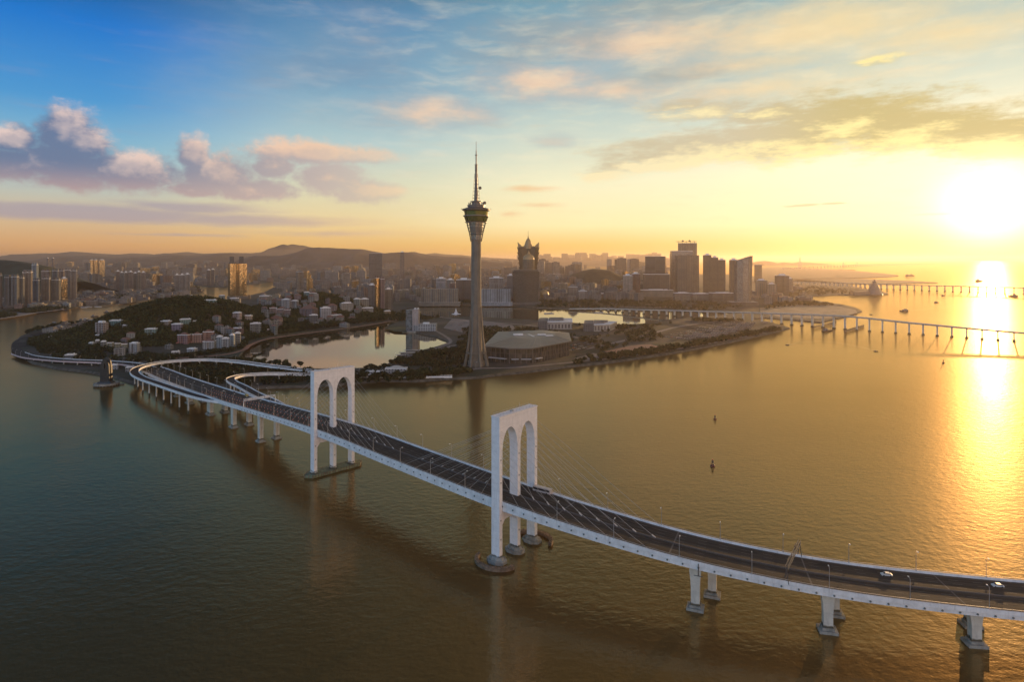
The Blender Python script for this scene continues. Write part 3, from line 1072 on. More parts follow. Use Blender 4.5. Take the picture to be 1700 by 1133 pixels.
mb = MB()
mb.sweep(main_pts, [(HW, -0.35), (-HW, -0.35), (-HW, 0), (HW, 0)])
bpart(mb, 'road_deck', road_mat())
mb = MB()
mb.sweep(main_pts, lambda i: [(HW - 0.05, -0.36), (HW - 0.05, .6 - gdepth(S_END * i / (len(main_pts) - 1))), (HW - 2.2, -gdepth(S_END * i / (len(main_pts) - 1))), (-HW + 2.2, -gdepth(S_END * i / (len(main_pts) - 1))), (-HW + 0.05, .6 - gdepth(S_END * i / (len(main_pts) - 1))), (-HW + 0.05, -0.36)])
bpart(mb, 'girder', M['white_concrete'])
for sg in (1, -1):
    mb = MB()
    mb.sweep(main_pts, [(sg * (HW + 0.35), -0.9), (sg * (HW + 0.35), 1.0), (sg * (HW + 0.1), 1.05), (sg * (HW - 0.15), 0.9), (sg * (HW - 0.3), 0.003), (sg * (HW + 0.003), -0.005), (sg * (HW + 0.003), -0.9)])
    bpart(mb, 'parapet', M['white_concrete'])
    mb = MB()
    mb.sweep([p + Vector((0, 0, 1.5)) for p in main_pts], [(sg * (HW + 0.22), 0), (sg * (HW + 0.22), 0.16), (sg * (HW + 0.08), 0.16), (sg * (HW + 0.08), 0)])
    s = 3
    while s < S_END - 2:
        p, t, nl = BR.at(s)
        q = p + nl * sg * (HW + 0.15)
        mb.tube([q + Vector((0, 0, 1.0)), q + Vector((0, 0, 1.55))], 0.05, 4)
        s += 6
    bpart(mb, 'handrail', M['steel'])
# median kerb and lane lines
mb = MB()
mb.sweep(seg(BR, 0, S_P2 - 3.4), [(0.35, 0.003), (0.18, 0.5), (-0.18, 0.5), (-0.35, 0.003)])
mb.sweep(seg(BR, S_P2 + 3.4, S_P1 - 3.4), [(0.35, 0.003), (0.18, 0.5), (-0.18, 0.5), (-0.35, 0.003)])
mb.sweep(seg(BR, S_P1 + 3.4, S_END), [(0.35, 0.003), (0.18, 0.5), (-0.18, 0.5), (-0.35, 0.003)])
bpart(mb, 'median_barrier', mat('median', (.09, .08, .075), .9))
mb = MB()
for off in (-10.2, -6.9, -3.6, 3.6, 6.9, 10.2):
    s = 4
    while s < S_END - 8:
        pts = seg(BR, s, s + 4, 2)
        mb.sweep([p + Vector((0, 0, 0.02)) for p in pts], [(off + 0.09, 0), (off - 0.09, 0)], closed=False, caps=False)
        s += 10
for off in (-13.2, -1.0, 1.0, 13.2):
    mb.sweep([p + Vector((0, 0, 0.02)) for p in main_pts], [(off + 0.08, 0), (off - 0.08, 0)], closed=False, caps=False)
o = bpart(mb, 'lane_marking', M['paint'])
# round drain fittings along the two fascias, joints
fit = None
s = S_A - 60
k = 0
while s < S_E and k < 92:
    p, t, nl = BR.at(s)
    if fit is None:
        mb = MB()
        mb.tube([Vector((0, 0, 0)), nl * 0.35], 0.42, 8)
        fit = mb.build('drain_fitting', M['dark_hole'], bridge)
        fo = fit
    else:
        fo = fit.copy()
        COL.objects.link(fo)
        fo.rotation_euler = (0, 0, math.atan2(nl.y, nl.x) - math.atan2(nl0.y, nl0.x))
    if k == 0:
        nl0 = nl.copy()
    fo.location = p + nl * (HW - 0.1) + Vector((0, 0, -1.7)) - RX
    k += 1
    s += 6.6
# an expansion joint with a dark downpipe at the first pier past the pylon
for s in (S_C + 1.0,):
    p, t, nl = BR.at(s)
    mb = MB()
    a = p + nl * (HW + 0.42)
    mb.tube([a + Vector((0, 0, 0.3)), a + Vector((0, 0, -5.2))], 0.22, 6)
    mb.tube([a + Vector((0, 0, -5.2)) - t * 2, a + Vector((0, 0, -5.2)) + t * 2], 0.16, 6)
    bpart(mb, 'downpipe', M['dark_steel'])


def pylon(s0):
    """slab with two tall pointed arches; local x across the deck, y along the bridge"""
    p, t, nl = BR.at(s0)
    root = empty('pylon', p.xy.to_3d() - RX)
    root.parent = bridge
    root.rotation_euler = (0, 0, math.atan2(-nl.y, -nl.x))
    W, LW, T, TOP = 16.9, 2.5, 2.75, 77.0
    ow, zs, zc = (W - LW - LW / 2 * 1.0) / 2, 57.5, 70.5          # half opening, springing, crown
    cx = LW / 2 + ow

    def arch(c):
        pts = [(c - ow, -1.0)]
        for k in range(0, 19):
            a = math.pi * (1 - k / 18)
            pts.append((c + ow * math.cos(a), zs + (zc - zs) * math.sin(a) ** 0.92))
        pts.append((c + ow, -1.0))
        return pts
    out = [(-W, -1.0), *arch(-cx), *arch(cx), (W, -1.0), (W, TOP), (-W, TOP)]
    # walk: outer left foot -> arches -> right foot -> top
    tri = tessellate_polygon([[Vector((x, z, 0)) for x, z in out]])
    mb = MB()
    for f in tri:
        mb.face([(out[i][0], -T, out[i][1]) for i in f])
        mb.face([(out[i][0], T, out[i][1]) for i in f[::-1]])
    n = len(out)
    for i in range(n):
        a, b = out[i], out[(i + 1) % n]
        mb.face([(a[0], -T, a[1]), (b[0], -T, b[1]), (b[0], T, b[1]), (a[0], T, a[1])])
    mb.build('arch_frame', M['pylon_paint'], root)
    # coping line and crown fittings
    mb = MB()
    mb.box(0, 0, TOP, 2 * W + 0.5, 2 * T + 0.5, 0.5)
    mb.build('coping', M['pylon_paint'], root)
    mb = MB()
    for x in np.linspace(-W + 1, W - 1, 12):
        for y in (-T + 0.4, T - 0.4):
            mb.tube([(x, y, TOP + 0.4), (x, y, TOP + 1.6)], 0.06, 4)
    for y in (-T + 0.4, T - 0.4):
        mb.tube([(-W + 1, y, TOP + 1.55), (W - 1, y, TOP + 1.55)], 0.06, 4)
    mb.box(-3, 0, TOP + 0.5, 1.6, 1.2, .8)
    mb.tube([(4, 0, TOP + 0.4), (4, 0, TOP + 4)], 0.1, 4)
    mb.build('roof_railing', M['steel'], root)
    # cross beam carrying the deck, haunched into the legs
    z = p.z
    mb = MB()
    for c in (-cx, cx):
        prof = [(c - ow, z - 12.5), (c - ow + 2.6, z - 9.2), (c + ow - 2.6, z - 9.2), (c + ow, z - 12.5), (c + ow, z - 5.0), (c - ow, z - 5.0)]
        m2 = len(prof)
        tri = tessellate_polygon([[Vector((x, q, 0)) for x, q in prof]])
        for f in tri:
            mb.face([(prof[i][0], -T + .4, prof[i][1]) for i in f])
            mb.face([(prof[i][0], T - .4, prof[i][1]) for i in f[::-1]])
        for i in range(m2):
            a, b = prof[i], prof[(i + 1) % m2]
            mb.face([(a[0], -T + .4, a[1]), (b[0], -T + .4, b[1]), (b[0], T - .4, b[1]), (a[0], T - .4, a[1])])
    mb.build('cross_beam', M['pylon_paint'], root)
    # small dark fittings and seams on the leg faces
    for x in (-W + 1.2, 0, W - 1.2):
        for zz in (12, 22, 42, 54):
            for yy in (-T - 0.06, T + 0.06):
                mb = MB()
                mb.box(x, yy, zz, 0.5, 0.14, 0.8)
                mb.build('service_hatch', M['dark_hole'], root)
    return root, W, LW


py2, PW, PLW = pylon(S_P2)
py1, _, _ = pylon(S_P1)
# footings of the near pylon: three octagons and a curved fender round the first
for x, sz in ((-PW + 1.2, 5.4), (0, 5.4), (PW - 1.2, 5.4)):
    mb = MB()
    mb.prism(ngon(x, 0, sz, 8, R(22.5), 0.86, 1.15), -2, 1.7, 0, 0, ngon(x, 0, sz * .97, 8, R(22.5), .86, 1.15))
    mb.prism(ngon(x, 0, sz * 0.74, 8, R(22.5), 0.8, 1.2), 1.7, 3.2, 0, 0, ngon(x, 0, sz * 0.6, 8, R(22.5), .8, 1.2))
    mb.build('footing', M['old_concrete'], py2)
M['fender_rust'] = mat('fender_timber', (0.16, 0.11, 0.075), 0.9, nscale=0.4, namp=0.4)
for cx_, a0, a1 in ((-PW + 1.0, 95, 268), (PW - 1.0, -85, 85)):
    mb = MB()
    path = [Vector((cx_ + 9.5 * math.cos(R(a)), 11.5 * math.sin(R(a)), 0)) for a in np.linspace(a0, a1, 22)]
    mb.sweep(path, [(1.0, -1.5), (1.0, 1.9), (-1.0, 1.9), (-1.0, -1.5)])
    for pnt in path[::2]:
        mb.tube([pnt + Vector((0, 0, -1.5)), pnt + Vector((0, 0, 2.7))], 0.25, 6)
    mb.build('fender', M['fender_rust'], py2)
# footing of the far pylon: one long pointed raft
mb = MB()
raft = [(-PW - 6, 0), (-PW - 2.5, -5.5), (PW + 3, -5.5), (PW + 7, -1), (PW + 7, 2), (PW + 2, 6), (-PW - 1, 6)]
mb.prism(raft, -1.5, 1.9, 0, 0)
mb.build('footing', mat('mossy_concrete', (0.16, 0.18, 0.11), 0.9, nscale=0.3, namp=0.4), py1)
for x in (-PW + 1.2, 0, PW - 1.2):
    mb = MB()
    mb.prism(ngon(x, 0, 3.6, 8, R(22.5), .8, 1.25), 1.9, 3.4, 0, 0, ngon(x, 0, 2.9, 8, R(22.5), .8, 1.25))
    mb.build('plinth', M['pier_concrete'], py1)
mb = MB()
for i, (a, b) in enumerate(zip(raft, raft[1:] + raft[:1])):
    n = int(math.hypot(b[0] - a[0], b[1] - a[1]) / 2.2)
    for k in range(n):
        x, y = a[0] + (b[0] - a[0]) * k / n, a[1] + (b[1] - a[1]) * k / n
        mb.tube([(x, y, -1), (x, y, 2.5)], 0.28, 6)
mb.build('fender_pile', M['fender_rust'], py1)

# stay cables in three planes
for s0 in (S_P2, S_P1):
    p0, t0, n0 = BR.at(s0)
    for dr in (-1, 1):
        for off_top, off_deck in ((PW - 1.2, HW - 0.9), (0.0, 0.0), (-PW + 1.2, -HW + 0.9)):
            for k in range(8):
                sd_ = s0 + dr * (13 + k * 9.6)
                p, t, nl = BR.at(sd_)
                a = p + nl * off_deck + Vector((0, 0, 0.25))
                b = p0 + n0 * off_top + t0 * dr * 2.2
                b.z = 47 + k * 3.3
                mb = MB()
                mb.tube([a, b], 0.065, 5)
                if off_deck == 0.0:
                    mb.tube([a, a.lerp(b, 2.2 / (b - a).length)], 0.28, 6)
                bpart(mb, 'stay_cable', M['cable'])


def pier(s, hb, along_bottom=3.6, along_top=6.4, ac=3.4, offs=(7.2, -7.2), flare=1.0, skew=0.0):
    p, t, nl = BR.at(s)
    rz = math.atan2(nl.y, nl.x)
    for off in offs:
        c = p + nl * off + t * skew * (1 if off > 0 else -1)
        root = empty('pier', (c.x - RX.x, c.y - RX.y, 0), rz)
        root.parent = bridge
        top = p.z - gdepth(s)
        mb = MB()
        lv = [(2.2, 1.12), (3.2, 1.0), (top * 0.45, 1.0), (top * 0.68, 1.12), (top * 0.85, 1.36), (top, 1 + (along_top / along_bottom - 1) * flare)]
        for (z0, f0), (z1, f1) in zip(lv, lv[1:]):
            def sec(f):
                w, d = ac / 2, along_bottom / 2 * f
                return [(-w, -d), (-w * .3, -d), (-w * .25, -d + .35), (w * .25, -d + .35), (w * .3, -d), (w, -d), (w, d), (w * .3, d), (w * .25, d - .35), (-w * .25, d - .35), (-w * .3, d), (-w, d)]
            a, b = sec(f0), sec(f1)
            for i in range(12):
                j = (i + 1) % 12
                mb.face([(*a[i], z0), (*a[j], z0), (*b[j], z1), (*b[i], z1)])
        mb.face([(*q, top) for q in sec(lv[-1][1])])
        mb.build('pier_column', M['pier_concrete'], root)
        mb = MB()
        mb.prism(rect(0, 0, ac + 3.0, along_bottom + 3.8), -2, 1.2, 0, 0)
        mb.prism(rect(0, 0, ac + .9, along_bottom + 1.2), 1.2, 2.2, 0, 0)
        mb.build('footing', M['old_concrete'], root)


for s in (S_A, S_B, S_C, BR.near(260, 262), BR.near(330, 263), BR.near(400, 270), BR.near(470, 281)):
    pier(s, 0, 3.8, 5.2, skew=3.2)
pier(S_D, 0, 4.2, 7.5)
pier(S_E, 0, 5.6, 9.0)
pier(S_F, 0, 9.0, 11.0)
pier(S_G, 0, 10.0, 11.0)
for s in np.arange(S_G + 48, S_END + 60, 48):
    pier(s, 0, 5.0, 6.0)

# seafront viaduct beyond the slip roads, a structure of the same kind but lower
via = empty('seafront_viaduct', BR.at(S_END + 60)[0].xy.to_3d())
tag(via, 'low seafront viaduct with pinkish parapet running behind the dark arch monument', 'viaduct')
vpts = seg(BR, S_END, BR.L)
for nm, sec, mt in (('road_deck', [(9, -0.9), (-9, -0.9), (-9, 0), (9, 0)], M['asphalt']),
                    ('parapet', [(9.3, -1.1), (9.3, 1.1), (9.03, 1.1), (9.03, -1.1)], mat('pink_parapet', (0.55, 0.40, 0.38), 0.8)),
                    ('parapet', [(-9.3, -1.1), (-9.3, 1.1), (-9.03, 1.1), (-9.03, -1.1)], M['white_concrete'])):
    mb = MB()
    mb.sweep(vpts, sec)
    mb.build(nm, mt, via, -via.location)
for s in np.arange(S_END + 10, BR.L - 20, 26):
    p, t, nl = BR.at(s)
    for off in (5.5, -5.5):
        mb = MB()
        c = p + nl * off
        mb.box(c.x, c.y, -1, 1.4, 1.4, p.z + 0.1, math.atan2(t.y, t.x))
        mb.build('support_column', M['pier_concrete'], via, -via.location)


def ramp(name, pts, hw, label, cols, colw=0.8):
    path = Path(catmull(pts, 5))
    root = empty(name, path.at(path.L * .5)[0].xy.to_3d())
    tag(root, label, 'ramp')
    L = -root.location
    for nm, sec, mt in (('road_deck', [(hw, -1.3), (hw * .6, -1.9), (-hw * .6, -1.9), (-hw, -1.3), (-hw, 0), (hw, 0)], M['asphalt']),
                        ('parapet', [(hw + .45, -1.5), (hw + .45, 1.1), (hw + .02, 1.1), (hw + .02, -1.5)], M['white_concrete']),
                        ('parapet', [(-hw - .45, -1.5), (-hw - .45, 1.1), (-hw - .02, 1.1), (-hw - .02, -1.5)], M['white_concrete'])):
        mb = MB()
        mb.sweep(path.p, sec)
        mb.build(nm, mt, root, L)
    for s in cols:
        p, t, nl = path.at(s)
        mb = MB()
        mb.tube([(p.x, p.y, -1), (p.x, p.y, p.z - 1.8)], colw, 10)
        mb.box(p.x, p.y, p.z - 3.0, 2.4, hw * 1.3, 1.15, math.atan2(t.y, t.x))
        mb.build('support_column', M['pier_concrete'], root, L)
    return path


RA = ramp('looping_ramp', [(-266, 604, 22.6), (-294, 618, 21.8), (-324, 640, 21.2), (-355, 668, 20.4), (-405, 716, 18.6), (-452, 762, 17.0), (-486, 806, 16.0), (-501, 850, 15.2), (-492, 890, 14.6), (-455, 912, 14), (-420, 910, 13.4), (-385, 898, 12.6),
                           (-345, 880, 11.2), (-272, 852, 8.6), (-215, 838, 6.5), (-150, 832, 4.6), (-80, 838, 4.0)], 4.6,
          'wide white looping ramp on slim columns, curling out round the end of the long bridge', list(np.arange(84, 700, 25)))
RB = ramp('looping_ramp', [(-196, 546, 26.6), (-208, 566, 26.6), (-228, 595, 25.6), (-262, 640, 22.8), (-296, 690, 19.6), (-328, 735, 16.6), (-344, 768, 14.6), (-340, 797, 13.1), (-316, 812, 12), (-281, 819, 10.2), (-235, 824, 8), (-180, 827, 6), (-110, 832, 4)], 4.4,
          'smaller white hairpin ramp leaving the inland side of the bridge towards the lake shore', list(np.arange(130, 380, 30)))


# ------------------------------------------------------------------ lamps, gantries, cones, vehicles on the bridge
def make_lamp(hh=9.0):
    root = empty('street_lamp', (0, 0, 0))
    mb = MB()
    mb.tube([(0, 0, 0), (0, 0, hh * .96)], 0.13, 6, r2=0.08)
    mb.box(0, 0, 0, 0.5, 0.5, 0.5)
    kid(root, mb.build('lamp_post', M['steel'], root))
    mb = MB()
    mb.tube([(0, 0, hh * .95), (0.25, 0, hh), (1.4, 0, hh + .15)], 0.07, 5)
    kid(root, mb.build('lamp_arm', M['steel'], root))
    mb = MB()
    mb.box(1.6, 0, hh + .02, 1.0, 0.42, 0.24, taper=.7)
    kid(root, mb.build('lamp_head', M['lamp_glass'], root))
    return root


lamp0 = make_lamp()
first_lamp = [True]
NL = [0]


def put_lamp(x, y, z, rz, label, group, sc=1.0):
    if first_lamp[0]:
        o = lamp0
        first_lamp[0] = False
    else:
        o = copy_tree(lamp0)
    o.location = (x, y, z)
    o.rotation_euler = (0, 0, rz)
    o.scale = (sc, sc, sc)
    tag(o, label, 'street lamp', group)


s = 250.0
while s < S_END:
    for sg, nm in ((1, 'near'), (-1, 'far')):
        ss = s + (0 if sg > 0 else 14)
        if min(abs(ss - S_P1), abs(ss - S_P2)) < 6:
            ss += 8
        p, t, nl = BR.at(ss)
        q = p + nl * sg * (HW + 0.1)
        where = 'right of the near pylon' if ss < S_P2 - 5 else ('between the two arched pylons' if ss < S_P1 - 5 else 'beyond the far pylon')
        side = 'seaward parapet' if sg > 0 else 'city-side parapet'
        put_lamp(q.x, q.y, q.z + 0.9, math.atan2(-nl.y * sg, -nl.x * sg),
                 f'slim lamp post on the {side}, {where}', f'lamps on the {side} {where}')
    s += 29.5
for path, lb in ((RA, 'outer looping ramp'), (RB, 'inner hairpin ramp')):
    for s in np.arange(20, path.L - 60, 34):
        p, t, nl = path.at(s)
        q = p - nl * 4.7
        put_lamp(q.x, q.y, q.z + 0.8, math.atan2(nl.y, nl.x), f'slim lamp post standing on the parapet of the {lb}', f'lamps along the {lb}', .9)
for s in np.arange(S_END + 8, BR.L, 30):
    p, t, nl = BR.at(s)
    q = p + nl * 9.2
    put_lamp(q.x, q.y, q.z + 0.9, math.atan2(-nl.y, -nl.x), 'slim lamp post on the pinkish seafront viaduct', 'lamps along the seafront viaduct', .9)


def gantry(s, label, face, hw=HW + .1, white=False, skew=0.0):
    p, t, nl = BR.at(s)
    root = empty('sign_gantry', (p.x, p.y, p.z), math.atan2(nl.y, nl.x) + skew)
    tag(root, label, 'sign gantry')
    hw = hw / math.cos(skew)
    mt = M['white_concrete'] if white else M['dark_steel']
    x0 = hw
    for sg in (1, -1):
        mb = MB()
        mb.tube([(sg * x0, -0.9, 0), (sg * x0, 0, 6.6)], 0.16, 5)
        mb.tube([(sg * x0, 0.9, 0), (sg * x0, 0, 6.6)], 0.16, 5)
        mb.tube([(sg * x0, -0.5, 3), (sg * x0, 0.5, 3)], 0.1, 4)
        mb.build('post', mt, root)
    mb = MB()
    for z in (6.2, 7.6):
        for y in (-.5, .5):
            mb.tube([(-x0, y, z), (x0, y, z)], 0.17, 4)
    n = 12
    for k in range(n):
        a, b = -x0 + 2 * x0 * k / n, -x0 + 2 * x0 * (k + 1) / n
        za, zb = (6.2, 7.6) if k % 2 else (7.6, 6.2)
        for y in (-.5, .5):
            mb.tube([(a, y, za), (b, y, zb)], 0.11, 4)
    mb.build('truss', mt, root)
    for k in face:
        mb = MB()
        mb.box(k, -0.75, 5.6, 3.6, 0.18, 2.4)
        mb.build('sign_panel', mt, root)


def s_at_px(u, off=0.0, lo=0.0, hi=None):
    best, bs = 1e9, 0
    for i in range(0, int((hi or S_END)), 1):
        p, t, nl = BR.at(i)
        q = p + nl * off
        uu = 850 + q.x / q.y * F
        if abs(uu - u) < best and i > lo:
            best, bs = abs(uu - u), i
    return bs


gantry(s_at_px(1318, 0), 'dark steel sign gantry spanning the road right of the near pylon', (-8, 8), skew=R(-18))
gantry(s_at_px(431, 0), 'pale sign gantry over the road beyond the far pylon', (-7, -2.5, 4, 8), white=True)


def make_car(color, kind='car'):
    name = {'car': 'parked_car', 'bus': 'bus', 'van': 'van', 'truck': 'lorry'}[kind]
    Lc, Wc, Hc = {'car': (4.5, 1.8, 1.45), 'bus': (11.5, 2.5, 3.1), 'van': (5.2, 1.95, 2.2), 'truck': (8.5, 2.4, 3.0)}[kind]
    root = empty(name, (0, 0, 0))
    m_ = mat('body_' + kind, color, 0.35, 0.1, spec=0.6)
    if kind == 'car':
        prof = [(-Lc / 2, .35), (-Lc / 2, .85), (-Lc / 2 + .35, 1.0), (-Lc * .28, 1.4), (Lc * .12, 1.45), (Lc * .27, .98), (Lc / 2 - .1, .82), (Lc / 2, .6), (Lc / 2, .35)]
    elif kind == 'truck':
        prof = [(-Lc / 2, .6), (-Lc / 2, Hc), (Lc * .22, Hc), (Lc * .22, .95), (Lc * .26, .95), (Lc * .26, 2.5), (Lc * .42, 2.5), (Lc / 2, 1.5), (Lc / 2, .6)]
    elif kind == 'bus':
        prof = [(-Lc / 2, .4), (-Lc / 2, Hc - .2), (-Lc / 2 + .25, Hc), (Lc / 2 - .4, Hc), (Lc / 2 - .05, Hc - .5), (Lc / 2, .9), (Lc / 2, .4)]
    else:
        prof = [(-Lc / 2, .4), (-Lc / 2, Hc - .1), (-Lc / 2 + .15, Hc), (Lc * .2, Hc), (Lc * .36, 1.2), (Lc / 2, 1.0), (Lc / 2, .4)]
    mb = MB()
    tri = tessellate_polygon([[Vector((a, b, 0)) for a, b in prof]])
    for f in tri:
        mb.face([(prof[i][0], -Wc / 2, prof[i][1]) for i in f])
        mb.face([(prof[i][0], Wc / 2, prof[i][1]) for i in f[::-1]])
    for i in range(len(prof)):
        a, b = prof[i], prof[(i + 1) % len(prof)]
        mb.face([(a[0], -Wc / 2, a[1]), (b[0], -Wc / 2, b[1]), (b[0], Wc / 2, b[1]), (a[0], Wc / 2, a[1])])
    kid(root, mb.build('body', m_, root))
    mb = MB()
    if kind == 'car':
        g = [(-Lc * .40, 1.0), (-Lc * .27, 1.36), (Lc * .11, 1.40), (Lc * .24, 1.0)]
    elif kind == 'bus':
        g = [(-Lc / 2 + .3, 1.5), (-Lc / 2 + .3, 2.5), (Lc / 2 - .2, 2.5), (Lc / 2 - .1, 1.3)]
    elif kind == 'truck':
        g = [(Lc * .30, 1.6), (Lc * .30, 2.3), (Lc * .42, 2.3), (Lc * .485, 1.6)]
    else:
        g = [(Lc * .0, 1.25), (Lc * .0, 1.95), (Lc * .2, 1.95), (Lc * .34, 1.25)]
    for y in (-Wc / 2 - .012, Wc / 2 + .012):
        mb.face([(a, y, b) for a, b in g])
    if kind == 'car':
        mb.face([(Lc * .125, -.7, 1.46), (Lc * .125, .7, 1.46), (Lc * .262, .7, 1.02), (Lc * .262, -.7, 1.02)])
        mb.face([(-Lc * .285, -.7, 1.42), (-Lc * .285, .7, 1.42), (-Lc * .415, .7, 1.03), (-Lc * .415, -.7, 1.03)])
    kid(root, mb.build('windows', M['car_glass'], root))
    for x in (-Lc * .31, Lc * .31):
        for y in (-Wc / 2 + .08, Wc / 2 - .08):
            mb = MB()
            r = .33 if kind in ('car', 'van') else .48
            mb.tube([(x, y - .12, r), (x, y + .12, r)], r, 10)
            kid(root, mb.build('wheel', M['tyre'], root))
    for x, c in ((Lc / 2 + .01, M['lamp_glass']), (-Lc / 2 - .01, M['red_paint'])):
        for y in (-Wc * .36, Wc * .36):
            mb = MB()
            mb.box(x, y, .62, .06, .32, .16)
            kid(root, mb.build('headlight' if x > 0 else 'tail_light', c, root))
    return root


def put_on_bridge(o, u, off, label, cat, rev=False, group=None):
    s = s_at_px(u, off)
    p, t, nl = BR.at(s)
    q = p + nl * off
    o.location = (q.x, q.y, q.z + 0.02)
    o.rotation_euler = (0, 0, math.atan2(t.y, t.x) + (math.pi if rev else 0))
    tag(o, label, cat, group)
    return o


c = make_car((.72, .70, .68)); c.name = 'car'
put_on_bridge(c, 1470, -7.8, 'white hatchback driving left along the far lanes near the right end of the bridge', 'car')
c = make_car((.66, .68, .70)); c.name = 'car'
put_on_bridge(c, 1658, -8.2, 'white car at the far right edge of the bridge road', 'car')
c = make_car((.50, .44, .42), 'bus')
put_on_bridge(c, 901, -12.0, 'long pale bus close to the far leg of the near pylon', 'bus')
c = make_car((.55, .45, .42), 'truck')
put_on_bridge(c, 553, -2.5, 'pale lorry on the road beside the middle leg of the far pylon', 'lorry')
c = make_car((.5, .40, .16), 'van')
put_on_bridge(c, 409, -12.4, 'small yellowish van where the hairpin ramp joins the bridge', 'van')
c = make_car((.12, .12, .13)); c.name = 'car'
put_on_bridge(c, 388, -11.4, 'dark car beside the yellowish van at the ramp junction', 'car')

# orange marker cones in three lines along the closed lanes
cone0 = None
for off in (3.3, -2.6, 9.6):
    for s in np.arange(S_P1 + 10, S_F + 20, 6.5 if off != 9.6 else 9):
        if cone0 is None:
            cone0 = empty('traffic_post', (0, 0, 0))
            mb = MB()
            mb.lathe([(.30, 0), (.30, .06), (.17, .10), (.10, 1.0), (0.0, 1.02)], 8)
            kid(cone0, mb.build('cone_body', M['orange_plastic'], cone0))
            mb = MB()
            mb.lathe([(.155, .55), (.135, .8)], 8)
            kid(cone0, mb.build('reflective_band', M['lamp_glass'], cone0))
            o = cone0
        else:
            o = copy_tree(cone0)
        p, t, nl = BR.at(s)
        q = p + nl * off
        o.location = (q.x, q.y, q.z + .02)
        tag(o, 'orange lane-closing post on the bridge road beyond the far pylon', 'traffic post', 'orange posts closing lanes beyond the far pylon')


# ------------------------------------------------------------------ the dark arch monument in the water
def monument():
    c = G(177, 640)
    root = empty('arch_monument', c)
    root.scale = (.74, .74, .9)
    tag(root, 'dark granite monument with a central slit on a round platform in the water', 'monument')
    mb = MB()
    mb.prism(ngon(0, 0, 19.5, 12, 0), 1.2, 3.4, 0, 0)
    for k in range(24):
        a = 2 * math.pi * k / 24
        mb.tube([(18.4 * math.cos(a), 18.4 * math.sin(a), -2), (18.4 * math.cos(a), 18.4 * math.sin(a), 1.3)], .6, 6)
    mb.build('platform', M['old_concrete'], root)
    mb = MB()
    for k in range(24):
        a = 2 * math.pi * k / 24
        mb.tube([(18.8 * math.cos(a), 18.8 * math.sin(a), 3.3), (18.8 * math.cos(a), 18.8 * math.sin(a), 4.5)], .08, 4)
    mb.tube([(18.8 * math.cos(2 * math.pi * k / 24), 18.8 * math.sin(2 * math.pi * k / 24), 4.5) for k in range(25)], .08, 4)
    mb.build('railing', M['dark_steel'], root)
    mb = MB()
    mb.prism([(-12, -7), (12, -7), (10, 8), (-10, 8)], 3.4, 5.6, 0, 0, [(-11, -6), (11, -6), (9, 7), (-9, 7)])
    mb.build('plinth', M['black_granite'], root)
    # three slabs, each with round top and a slit
    for y0, w, top, th in ((-4.2, 8.2, 35.5, 2.2), (0.2, 8.8, 39.5, 2.4), (4.2, 7.6, 33.0, 2.0)):
        out = [(-w, 5.4)]
        for k in range(13):
            a = math.pi * (1 - k / 12)
            out.append((w * 0.86 * math.cos(a), top - w * .9 + w * .9 * math.sin(a)))
        out += [(w, 5.4)]
        hole = [(-1.1, 24), (1.1, 24), (1.1, 30)] + [(1.1 * math.cos(R(a)), 30 + 1.6 * math.sin(R(a))) for a in (30, 60, 90, 120, 150)] + [(-1.1, 30)]
        loops = [[Vector((x, z, 0)) for x, z in out], [Vector((x, z, 0)) for x, z in hole]]
        allp = out + hole
        mb = MB()
        for f in tessellate_polygon(loops):
            mb.face([(allp[i][0], y0 - th / 2, allp[i][1]) for i in f])
            mb.face([(allp[i][0], y0 + th / 2, allp[i][1]) for i in f[::-1]])
        for lp in (out, hole):
            for i in range(len(lp)):
                a, b = lp[i], lp[(i + 1) % len(lp)]
                mb.face([(a[0], y0 - th / 2, a[1]), (b[0], y0 - th / 2, b[1]), (b[0], y0 + th / 2, b[1]), (a[0], y0 + th / 2, a[1])])
        mb.build('granite_slab', M['black_granite'], root)
    # landing stage
    mb = MB()
    mb.prism(rect(23, 3, 9, 4, R(12)), .6, 1.4, 0, 0)
    for x, y in ((20, 1), (26, 1.5), (20, 5), (26, 6)):
        mb.tube([(x, y, -2), (x, y, 3)], .25, 6)
    mb.build('landing_stage', M['dark_steel'], root)


monument()
